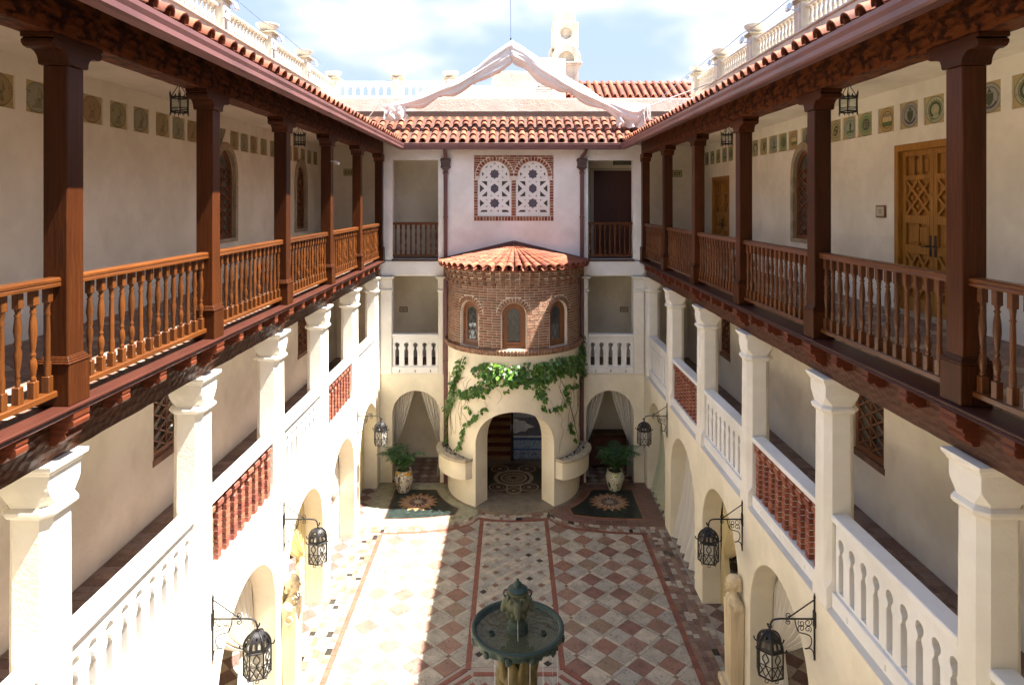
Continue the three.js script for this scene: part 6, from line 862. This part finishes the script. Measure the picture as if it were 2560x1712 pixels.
// ---------------------------------------------------------------- herms with busts
for (const s of [-1, 1]) {
  const t = thing('herm_statue', `${s < 0 ? 'sunlit' : 'shaded'} stone herm with a bust, against the ${side[s]} arcade pier`, 'statue', null, [s * 3.58, 0, 11.0], s < 0 ? 0 : Math.PI); // local +x faces the court
  mesh('plinth', chamAt(-0.12, 0.2, 0, 0.12, -0.21, 0.21, 0.01), M.statue, t);
  mesh('pillar', boxUV(loft([[0.121, 0.105, 0.15], [0.9, 0.115, 0.16], [1.36, 0.12, 0.17], [1.4, 0.122, 0.172]].map(([y, a, b]) => octRing(0.0, y, 0, a, 0.012, b)))), M.statue, t);
  const wr = new THREE.TorusGeometry(0.055, 0.014, 8, 24); wr.translate(0, 1.18, 0.172); mesh('wreath', wr, M.statue, t);
  const bust = blob([[-0.02, 1.36, -0.11, -0.02, 1.36, 0.11, 0.1, 0.1], [0.02, 1.42, -0.06, 0.02, 1.42, 0.06, 0.1, 0.1], [0.0, 1.46, 0, 0.02, 1.58, 0, 0.066, 0.058], [0.0, 1.7, 0, 0.02, 1.73, 0, 0.098, 0.098], [0.05, 1.65, 0, 0.06, 1.62, 0, 0.075, 0.055], [-0.045, 1.7, 0, -0.03, 1.74, 0, 0.085, 0.085], [0.108, 1.69, 0, 0.133, 1.66, 0, 0.014, 0.018], [0.1, 1.725, -0.03, 0.1, 1.725, 0.03, 0.016, 0.016], [0.105, 1.615, -0.012, 0.105, 1.615, 0.012, 0.016, 0.016], [0.09, 1.58, 0, 0.1, 1.575, 0, 0.028, 0.022], [0.01, 1.665, 0.098, 0.005, 1.69, 0.1, 0.016, 0.018], [0.01, 1.665, -0.098, 0.005, 1.69, -0.1, 0.016, 0.018], [-0.07, 1.62, -0.04, -0.07, 1.58, 0.04, 0.05, 0.045]], [0, 1.58, 0], 0.32, 72, 0.025); mesh('bust', bust, M.statue, t);
}
// ---------------------------------------------------------------- fountain
{
  const r = rng(515), F = [CX + 0.02, 0, 9.6], t = thing('bronze_fountain', 'green bronze fountain with a round basin, vase and figures in the court', 'fountain', null, F);
  mesh('foot', boxUV(lathe([[0, 0], [0.62, 0], [0.62, 0.12], [0.5, 0.2], [0.42, 0.3], [0.3, 0.42], [0, 0.42]], 8)), M.stone, t);
  const fig = []; for (let k = 0; k < 5; k++) { const a = k / 5 * 6.2832 + 0.6, q = (rr, y, o = 0) => [Math.cos(a + o) * rr, y, Math.sin(a + o) * rr]; fig.push([...q(0.2, 0.42, 0.2), ...q(0.23, 0.78, 0.25), 0.05, 0.07], [...q(0.24, 0.42, -0.2), ...q(0.21, 0.8, -0.2), 0.05, 0.07], [...q(0.2, 0.8), ...q(0.19, 1.2), 0.1, 0.12], [...q(0.2, 1.3), ...q(0.21, 1.42), 0.075, 0.075], [...q(0.23, 1.22, 0.5), ...q(0.3, 1.55, 0.55), 0.045, 0.035], [...q(0.23, 1.22, -0.5), ...q(0.3, 1.55, -0.5), 0.045, 0.035], [...q(0.25, 0.72, 0.1), ...q(0.2, 0.98, 0.35), 0.06, 0.05]); } fig.push([0, 0.4, 0, 0, 1.6, 0, 0.14, 0.16]);
  mesh('figures', blob(fig, [0, 1.02, 0], 0.68, 84, 0.035), M.moss, t);
  const bas = lathe([[0.12, 1.5], [0.3, 1.56], [0.48, 1.66], [0.58, 1.74], [0.62, 1.76], [0.645, 1.785], [0.64, 1.82], [0.655, 1.84], [0.655, 1.868], [0.635, 1.88], [0.6, 1.878], [0.592, 1.85], [0.57, 1.79], [0.3, 1.735], [0.0, 1.73]], 96);
  { const p = bas.attributes.position; for (let i = 0; i < p.count; i++) { const x = p.getX(i), y = p.getY(i), z = p.getZ(i), R = Math.hypot(x, z), a = Math.atan2(z, x); if (R > 0.45 && y < 1.845) { const k = 0.018 * n3(Math.cos(a) * 9, Math.sin(a) * 9, y * 14) + 0.012 * Math.sin(a * 24) * (y > 1.7 && y < 1.83 ? 1 : 0); p.setXYZ(i, x * (1 + k / R), y - 0.02 * Math.max(0, n3(Math.cos(a) * 6, 4, Math.sin(a) * 6)) * (y < 1.8 ? 1 : 0), z * (1 + k / R)); } } bas.computeVertexNormals(); } mesh('basin', bas, M.verd, t);
  for (let k = 0; k < 12; k++) { const a = k / 12 * 6.2832 + 0.2, g = blobLite(0.05); g.rotateY(-a); g.translate(Math.cos(a) * 0.64, 1.775, Math.sin(a) * 0.64); mesh('mask_relief', g, M.verd, t); }
  function blobLite(q) { const g = new THREE.SphereGeometry(q, 10, 8); const p = g.attributes.position; for (let i = 0; i < p.count; i++) { const k = 1 + 0.3 * n3(p.getX(i) * 40, p.getY(i) * 40 + q * 99, p.getZ(i) * 40); p.setXYZ(i, p.getX(i) * k * 0.7, p.getY(i) * k * 1.1, p.getZ(i) * k); } g.computeVertexNormals(); return g; }
  const bed = new THREE.CircleGeometry(0.57, 48); bed.rotateX(-Math.PI / 2); bed.translate(0, 1.797, 0); mesh('mossy_bed', bed, std([0.12, 0.125, 0.018], 0.7, { map: T.terra }), t);
  const wat = grid(64, 14, (u, q) => { const a = u * 6.2832, R = 0.03 + q * 0.56; return new THREE.Vector3(Math.cos(a) * R, 1.822 + 0.0025 * Math.sin(R * 60) * Math.exp(-R * 3) + 0.003 * n2(Math.cos(a) * R * 14, Math.sin(a) * R * 14), Math.sin(a) * R); }); mesh('water', wat, phy([0.55, 0.6, 0.45], 0.06, { transmission: 0.9, thickness: 0 }), t);
  mesh('vase_stem', lathe([[0, 1.73], [0.16, 1.735], [0.165, 1.77], [0.15, 1.8], [0.155, 1.83], [0.13, 1.86], [0.15, 1.9], [0.11, 1.94], [0.1, 1.99], [0.14, 2.02], [0.1, 2.04]], 32), M.verd, t);
  const vase = new THREE.Group(); vase.name = 'ram_vase'; vase.scale.set(0.84, 1, 0.84); t.add(vase);
  mesh('vase', boxUV(lathe([[0.07, 2.03], [0.13, 2.06], [0.19, 2.12], [0.215, 2.19], [0.2, 2.25], [0.15, 2.29], [0.13, 2.32], [0.16, 2.335], [0.165, 2.36], [0.14, 2.365], [0, 2.36]], 36)), M.verdL, vase);
  for (let k = 0; k < 4; k++) { const a = k * Math.PI / 2 - Math.PI / 2, g = blob([[0.18, 2.22, 0, 0.215, 2.16, 0, 0.075, 0.062], [0.215, 2.15, 0, 0.245, 2.11, 0, 0.055, 0.045], [0.17, 2.27, 0.03, 0.15, 2.32, 0.07, 0.022, 0.018], [0.15, 2.32, 0.07, 0.16, 2.3, 0.12, 0.018, 0.014], [0.16, 2.3, 0.12, 0.19, 2.25, 0.125, 0.014, 0.007], [0.17, 2.27, -0.03, 0.15, 2.32, -0.07, 0.022, 0.018], [0.15, 2.32, -0.07, 0.16, 2.3, -0.12, 0.018, 0.014], [0.16, 2.3, -0.12, 0.19, 2.25, -0.125, 0.014, 0.007], [0.17, 2.1, 0.08, 0.14, 2.05, 0.1, 0.035, 0.02], [0.17, 2.1, -0.08, 0.14, 2.05, -0.1, 0.035, 0.02]], [0.22, 2.16, 0], 0.2, 34, 0.02); g.rotateY(-a); mesh('ram_head', g, M.verdL, vase); }
  mesh('lid', lathe([[0.15, 2.365], [0.17, 2.375], [0.17, 2.395], [0.12, 2.415], [0.06, 2.425], [0.055, 2.45], [0.075, 2.465], [0.05, 2.485], [0.025, 2.5], [0.02, 2.53], [0, 2.54]], 32), M.verd, vase);
  for (const k of [-1, 1]) { const g = new THREE.TorusGeometry(0.05, 0.013, 8, 16, 4.2); g.rotateZ(k > 0 ? -1.9 : 1.0); g.translate(k * 0.185, 2.33, 0); mesh('handle', g, M.verd, vase); }
  for (const k of [-1, 1]) mesh('spout_cup', (() => { const g = lathe([[0, 1.76], [0.03, 1.765], [0.044, 1.8], [0.046, 1.845], [0.038, 1.845], [0.034, 1.8], [0, 1.79]], 16); g.translate(k * 0.36, 0, 0.1); return g; })(), M.verd, t);
  mesh('water_jet', [rod(new THREE.Vector3(0, 2.08, 0.235), new THREE.Vector3(0.002, 1.825, 0.27), 0.0035, 0.004), ...[-0.5, -0.2, 0.25, 0.55, 1.0, 2.2].map((a) => rod(new THREE.Vector3(Math.sin(a) * 0.64, 1.76, Math.cos(a) * 0.64), new THREE.Vector3(Math.sin(a) * 0.642, 0.5, Math.cos(a) * 0.642), 0.0035, 0.002))], M.jet, t);
}
// ---------------------------------------------------------------- potted palms
function potTex(kind) {
  const c = document.createElement('canvas'); c.width = 512; c.height = 256; const x = c.getContext('2d'), r = rng(kind ? 71 : 73); x.fillStyle = kind ? '#ded9bf' : '#d9d3c4'; x.fillRect(0, 0, 512, 256);
  const cols = kind ? ['#3f4a22', '#6f8a34', '#a9bb52', '#4a3a22', '#2c3018'] : ['#3a3526', '#6e5a2c', '#b98a2a', '#5b5348', '#8a4a22', '#2f2f3a'];
  for (let k = 0; k < (kind ? 110 : 240); k++) { x.strokeStyle = x.fillStyle = cols[Math.floor(r() * cols.length)]; x.lineWidth = 2 + 4 * r(); const a = r() * 512, b = 30 + r() * 200, q = 5 + 15 * r(); if (kind && Math.abs(((a + 128) % 256) - 128) > 84) continue; x.beginPath(); x.arc(a, b, q, r() * 6, r() * 6 + 3); r() < 0.55 ? x.stroke() : x.fill(); }
  if (kind) { for (const a of [0, 256, 512]) { x.strokeStyle = '#8fae3e'; x.lineWidth = 9; x.beginPath(); x.arc(a, 110, 26, 0, 7); x.stroke(); x.fillStyle = '#b9c94c'; x.beginPath(); x.arc(a, 92, 17, 0, 7); x.fill(); } } else { for (const a of [10, 180, 350]) { x.strokeStyle = '#d9ab1e'; x.lineWidth = 26; x.beginPath(); x.moveTo(a, 110); x.quadraticCurveTo(a + 60, 140, a + 140, 92); x.stroke(); x.strokeStyle = '#e07a1e'; x.lineWidth = 10; x.beginPath(); x.moveTo(a + 8, 116); x.lineTo(a + 60, 122); x.stroke(); } }
  const tx = new THREE.CanvasTexture(c); tx.colorSpace = THREE.SRGBColorSpace; tx.wrapS = THREE.RepeatWrapping; return tx;
}
function frondPlant(name, label, pos, seed, nF, len, height, mats) {
  const t = thing(name, label, 'plant', null, pos), r = rng(seed), leaf = mats.map(() => []), st = [];
  for (let k = 0; k < nF; k++) {
    const a = r() * 6.2832, L = len * (0.7 + 0.5 * r()), rise = height * (0.55 + 0.6 * r()), p0 = new THREE.Vector3(Math.cos(a) * 0.05, 0, Math.sin(a) * 0.05), dir = new THREE.Vector3(Math.cos(a), 0, Math.sin(a)), pt = (q) => p0.clone().addScaledVector(dir, L * Math.pow(q, 1.35)).add(new THREE.Vector3(0, rise * (1.75 * q - 1.15 * q * q) * 1.35, 0));
    st.push(tube([0, 0.25, 0.5, 0.75, 1].map(pt), 0.006, 10, 4));
    for (let j = 5; j < 40; j++) for (const f of [-1, 1]) { const q = j / 40, p = pt(q), tg = pt(q + 0.02).sub(p).normalize(), sd_ = new THREE.Vector3().crossVectors(tg, new THREE.Vector3(0, 1, 0)).normalize().multiplyScalar(f), ll = 0.24 * Math.sin(Math.PI * clamp(q * 0.9 + 0.12)) * (0.8 + 0.4 * r()), tip = p.clone().addScaledVector(sd_, ll * 0.85).addScaledVector(tg, ll * 0.6).add(new THREE.Vector3(0, -ll * (0.15 + 0.5 * r()), 0)), mid = p.clone().lerp(tip, 0.5).add(new THREE.Vector3(0, ll * 0.1, 0)), w = tg.clone().multiplyScalar(0.009); const g = new THREE.BufferGeometry(); const A = p, B = mid.clone().add(w), C = mid.clone().sub(w), E = tip; g.setAttribute('position', new THREE.Float32BufferAttribute([A, C, B, B, C, E].flatMap((v) => [v.x, v.y, v.z]), 3)); g.setAttribute('uv', new THREE.Float32BufferAttribute(new Array(12).fill(0), 2)); g.computeVertexNormals(); leaf[Math.floor(r() * mats.length)].push(g); }
  }
  leaf.forEach((gs, i) => mesh('fronds', gs, mats[i], t, { kind: 'stuff' })); mesh('stems', st, mats[1], t); return t;
}
for (const [x, d, k] of [[-2.94, 18.4, 0], [2.79, 18.5, 1]]) {
  const t = thing('majolica_pot', k ? 'white and green painted pot beside the right mosaic panel' : 'brown and yellow painted pot beside the left mosaic panel', 'pot', null, [x, 0.012, d]), H_ = k ? 0.54 : 0.6;
  const g = lathe([[0.0, 0], [0.15, 0], [0.165, 0.03], [0.2, 0.16], [0.245, 0.32], [0.252, 0.42], [0.22, 0.52], [0.2, 0.55], [0.215, 0.58], [0.22, 0.6], [0.19, 0.6], [0.18, 0.55], [0.0, 0.54]].map(([a, b]) => [a, b / 0.6 * H_]), 40); mesh('vessel', g, phy([0.85, 0.85, 0.85], 0.3, { map: potTex(k), clearcoat: 0.5, clearcoatRoughness: 0.15 }), t); const so = new THREE.CircleGeometry(0.18, 20); so.rotateX(-Math.PI / 2); so.translate(0, H_ * 0.95, 0); mesh('soil', so, M.soil, t);
  frondPlant('potted_palm', k ? 'dark green palm in the white and green pot' : 'bright green palm in the brown and yellow pot', [x, 0.012 + H_ * 0.93, d], 200 + k, k ? 26 : 24, 0.62, k ? 0.72 : 0.62, M.palm);
}
{ const t = thing('wooden_chest', 'dark wooden cabinet behind the palm in the right loggia', 'cabinet', null, [2.6, 0, 20.2]); mesh('case', chamAt(-0.5, 0.75, 0.1, 0.95, -0.25, 0.25, 0.012), M.darkdoor, t); mesh('top', chamAt(-0.54, 0.79, 0.951, 1.0, -0.28, 0.28, 0.01), M.mahog, t); for (const a of [-0.46, 0.71]) for (const b of [-0.2, 0.2]) mesh('leg', chamAt(a - 0.03, a + 0.03, 0, 0.1, b - 0.03, b + 0.03, 0.006), M.darkdoor, t); for (const a of [-0.45, 0.14]) mesh('door_panel', chamAt(a, a + 0.55, 0.18, 0.88, -0.262, -0.251, 0.004), M.darkdoor, t); }

// ---------------------------------------------------------------- vine over the turret
{
  const t = thing('climbing_vine', 'green climbing vine garlanded across the turret drum under the brick ledge', 'vine'), r = rng(1234), rad = (g) => g * Math.PI / 180, leaves = M.leaf.map(() => []);
  const leafG = (() => { const s = new THREE.Shape(); s.moveTo(0, 0); s.bezierCurveTo(0.55, 0.1, 0.6, 0.55, 0, 1.15); s.bezierCurveTo(-0.6, 0.55, -0.55, 0.1, 0, 0); const g = new THREE.ShapeGeometry(s, 3); const p = g.attributes.position; for (let i = 0; i < p.count; i++) p.setZ(i, -0.5 * p.getX(i) ** 2 - 0.18 * p.getY(i) ** 2); g.computeVertexNormals(); return g.toNonIndexed(); })();
  const putLeaf = (a, y, depth, sc) => { const g = leafG.clone(), p = onDrum(a, 1.845 + depth, y); g.scale(sc, sc, sc); g.rotateZ(Math.PI + (r() - 0.5) * 2.2); g.rotateX(-0.35 - 0.8 * r()); g.rotateY((r() - 0.5) * 1.5 + a); g.translate(p.x, p.y, p.z); leaves[Math.floor(r() * 3)].push(g); };
  const runs = { main: [[84.1, 3.78, 0.214], [76.8, 3.56, 0.234], [52.6, 3.56, 0.253], [34.2, 3.6, 0.234], [23.5, 3.48, 0.273], [12.6, 3.47, 0.273], [1.7, 3.52, 0.273], [-7.3, 3.48, 0.253], [-16.5, 3.58, 0.214], [-26.4, 3.57, 0.156], [-32.8, 3.54, 0.078]], lefttop: [[-43.4, 3.73, 0.117], [-50.3, 3.55, 0.117], [-52.5, 3.26, 0.107], [-60.3, 3.0, 0.117], [-57.4, 2.76, 0.156], [-65.2, 2.45, 0.117], [-75.5, 2.13, 0.136]], mid: [[-16.5, 3.4, 0.136], [-25.7, 3.12, 0.156], [-32.8, 3.01, 0.117], [-41.7, 2.85, 0.117], [-49.2, 2.9, 0.117]], dropR: [[22.2, 3.21, 0.175], [20.2, 3.06, 0.156], [24.2, 2.87, 0.078], [25.6, 2.73, 0.039]], hang: [[-5.5, 3.29, 0.078], [-5.5, 3.02, 0.058]], sprig1: [[-23, 2.63, 0.035], [-34.3, 2.3, 0.035], [-38.3, 2.2, 0.035], [-43.4, 2.04, 0.043], [-47.2, 1.77, 0.035], [-48.2, 1.6, 0.035], [-50.3, 1.43, 0.043], [-54.9, 1.3, 0.039]], sprig2: [[-40.8, 2.57, 0.039], [-37.5, 2.44, 0.029]], sprigR: [[22.8, 2.69, 0.043], [26.9, 2.55, 0.049], [34.2, 2.55, 0.058], [42.5, 2.58, 0.039], [50.3, 2.63, 0.068], [48.2, 2.88, 0.049], [46.2, 3.06, 0.049], [67.7, 2.94, 0.058]], sprigR2: [[51.4, 2.06, 0.029], [56.2, 1.84, 0.029], [60.5, 1.61, 0.023], [62, 1.48, 0.023]], lowL: [[-84.6, 1.95, 0.039], [-81.5, 1.6, 0.058], [-80, 1.4, 0.058], [-78, 1.28, 0.068]], right: [[88, 4.1, 0.2], [86, 3.8, 0.2], [84, 3.3, 0.12], [86, 2.9, 0.1]] };
  for (const k in runs) { const R = runs[k]; for (let i = 0; i < R.length - 1; i++) { const [a0, y0, r0] = R[i], [a1, y1, r1] = R[i + 1], len = Math.hypot(rad(a1 - a0) * 1.83, y1 - y0), wide = (r0 + r1) / 2, n = Math.max(3, Math.round(len * (wide > 0.1 ? 1050 * wide : 42))); for (let q = 0; q < n; q++) { const u = r(), w = lerp(r0, r1, u), rr = w * (0.15 + 1.05 * Math.pow(r(), 0.62)), an = r() * 6.2832; putLeaf(rad(lerp(a0, a1, u)) + Math.cos(an) * rr / 1.83, lerp(y0, y1, u) + Math.sin(an) * rr, 0.01 + (w > 0.1 ? 0.2 : 0.05) * r() * (1 - 0.5 * rr / w), 0.06 + 0.075 * r() * r() + 0.02 * r()); } } }
  leaves.forEach((gs, i) => mesh('leaves', gs, M.leaf[i], t, { kind: 'stuff' }));
  const stems = [], stem = (pts, w = 0.006) => stems.push(tube(pts.map(([a, y]) => onDrum(rad(a), 1.836, y)), w, pts.length * 5, 5));
  for (let k = 0; k < 46; k++) { const left = k % 2; let a = left ? lerp(-82, -18, r()) : lerp(14, 82, r()), y = lerp(2.5, 3.4, r()); const pts = [[a, y]], down = 3 + Math.floor(r() * 6); for (let q = 0; q < down; q++) { a += (r() - 0.5) * 13; y -= 0.09 + 0.22 * r(); if ((Math.abs(a) < 38 && y < 2.62) || y < 1.25) break; pts.push([clamp(a, -86, 86), y]); } if (pts.length > 1) stem(pts, 0.003 + 0.003 * r()); }
  stem([[-84, 1.2], [-80, 1.7], [-74, 2.2], [-62, 2.8], [-50, 3.2], [-30, 3.4]], 0.011); stem([[78, 1.22], [66, 1.7], [58, 2.2], [50, 2.8], [40, 3.3]], 0.009); mesh('stems', stems, M.stem, t);
}
// ---------------------------------------------------------------- curtains
function curtain(label, mat, P, opt) { // P(u, w, y): u across the opening 0..1, w outward metres; opt.tie = height of the tie or 0
  const t = thing('curtain', label, 'curtain', opt.group), { W, y1, tie, folds = 9, seed = 1, flip } = opt, y0 = 0.03;
  const width = (y) => { if (!tie) return 1; const tt = y > tie ? Math.pow((y - tie) / (y1 - tie), 0.8) : 0.32 * Math.pow((tie - y) / tie, 0.7); return lerp(0.13, y > tie ? 1 : 0.6, tt); };
  const g = grid(90, 40, (u, v) => { const y = lerp(y1, y0, v), wd = width(y), q = u * wd, f = Math.sin(u * folds * 6.2832 + seed + 0.5 * n2(u * 3, v * 2 + seed)) * (tie ? lerp(0.025, 0.05, 1 - wd) : 0.06 + 0.03 * v) + 0.02 * n2(u * 2 + seed, v * 1.5); return P(flip ? 1 - q : q, f + (opt.belly ?? 0) * v * v, y); });
  mesh('drape', g, mat, t);
  if (opt.hem) { const h = grid(90, 4, (u, v) => { const y = lerp(0.2, y0 - 0.005, v), f = Math.sin(u * folds * 6.2832 + seed + 0.5 * n2(u * 3, 2 * lerp(0.93, 1, v) + seed)) * 0.09 + 0.02 * n2(u * 2 + seed, 1.4); return P(flip ? 1 - u : u, f + (opt.belly ?? 0) * 0.9 - 0.006, y); }); mesh('hem', h, opt.hem, t); }
  if (tie && opt.tassel) { const p = P(flip ? 0.93 : 0.07, -0.05, tie), k = (q) => (a, y) => new THREE.Vector3(p.x + a, p.y + y, p.z + q); mesh('tassel', [new THREE.SphereGeometry(0.055, 10, 8).translate(p.x, p.y - 0.02, p.z), new THREE.SphereGeometry(0.04, 10, 8).translate(p.x, p.y - 0.1, p.z), new THREE.ConeGeometry(0.06, 0.2, 12).translate(p.x, p.y - 0.2, p.z), new THREE.TorusGeometry(0.07, 0.014, 6, 16).rotateX(1.4).translate(p.x, p.y + 0.03, p.z)], M.tassel, t); }
}
for (const s of [-1, 1]) {
  const bay = (k) => [[5.57, ...PX.slice(1)][k] + 0.28, PX[k + 1] - 0.28], mats = s < 0 ? [M.curtain, M.yellow, M.curtain, M.yellow] : [M.curtain, M.yellow, M.curtain, M.green], nm = s < 0 ? ['striped white', 'yellow', 'off-white', 'pale yellow'] : ['off-white', 'dull yellow', 'white', 'pale green'];
  [1, 2, 3, 4].forEach((k, i) => { const [a, b] = bay(k), open = s > 0 && i >= 2; curtain(`${nm[i]} ${open ? 'full-length' : 'tied-back'} curtain in the ${['nearest', 'second', 'third', 'farthest'][i]} visible arch of the ${side[s]} arcade`, mats[i], (u, w, y) => V3(s * ((open ? 4.14 : 4.1) - w), y, lerp(a, b, u)), { W: b - a, y1: open ? 2.45 : 2.62, tie: open ? 0 : 1.05, folds: open ? 6 : 9, seed: i * 3 + s, flip: true, belly: open ? 0.3 : 0, hem: open ? (i === 3 ? M.yellow : M.curtain) : null, tassel: s < 0 && i > 0, group: `curtains of the ${side[s]} arcade` }); });
}
for (const [a, b] of [[-3.36, -2.02], [2.06, 3.4]]) for (const f of [0, 1]) { const m = (a + b) / 2; curtain(`${f ? 'right' : 'left'} half of the tied-back white curtains in the facade arch ${a < 0 ? 'left' : 'right'} of the turret`, M.curtain, (u, w, y) => V3(f ? lerp(b + 0.05, m + 0.04, u) : lerp(a - 0.05, m - 0.06, u), y, FAC + 0.36 - w), { W: 0.67, y1: 2.6, tie: 0.95, folds: 6, seed: a + f * 2, group: 'curtains in the facade arches' }); }
scene.traverse((o) => { if (o.isMesh) { o.castShadow = true; o.receiveShadow = true; } });
renderer.render(scene, camera);
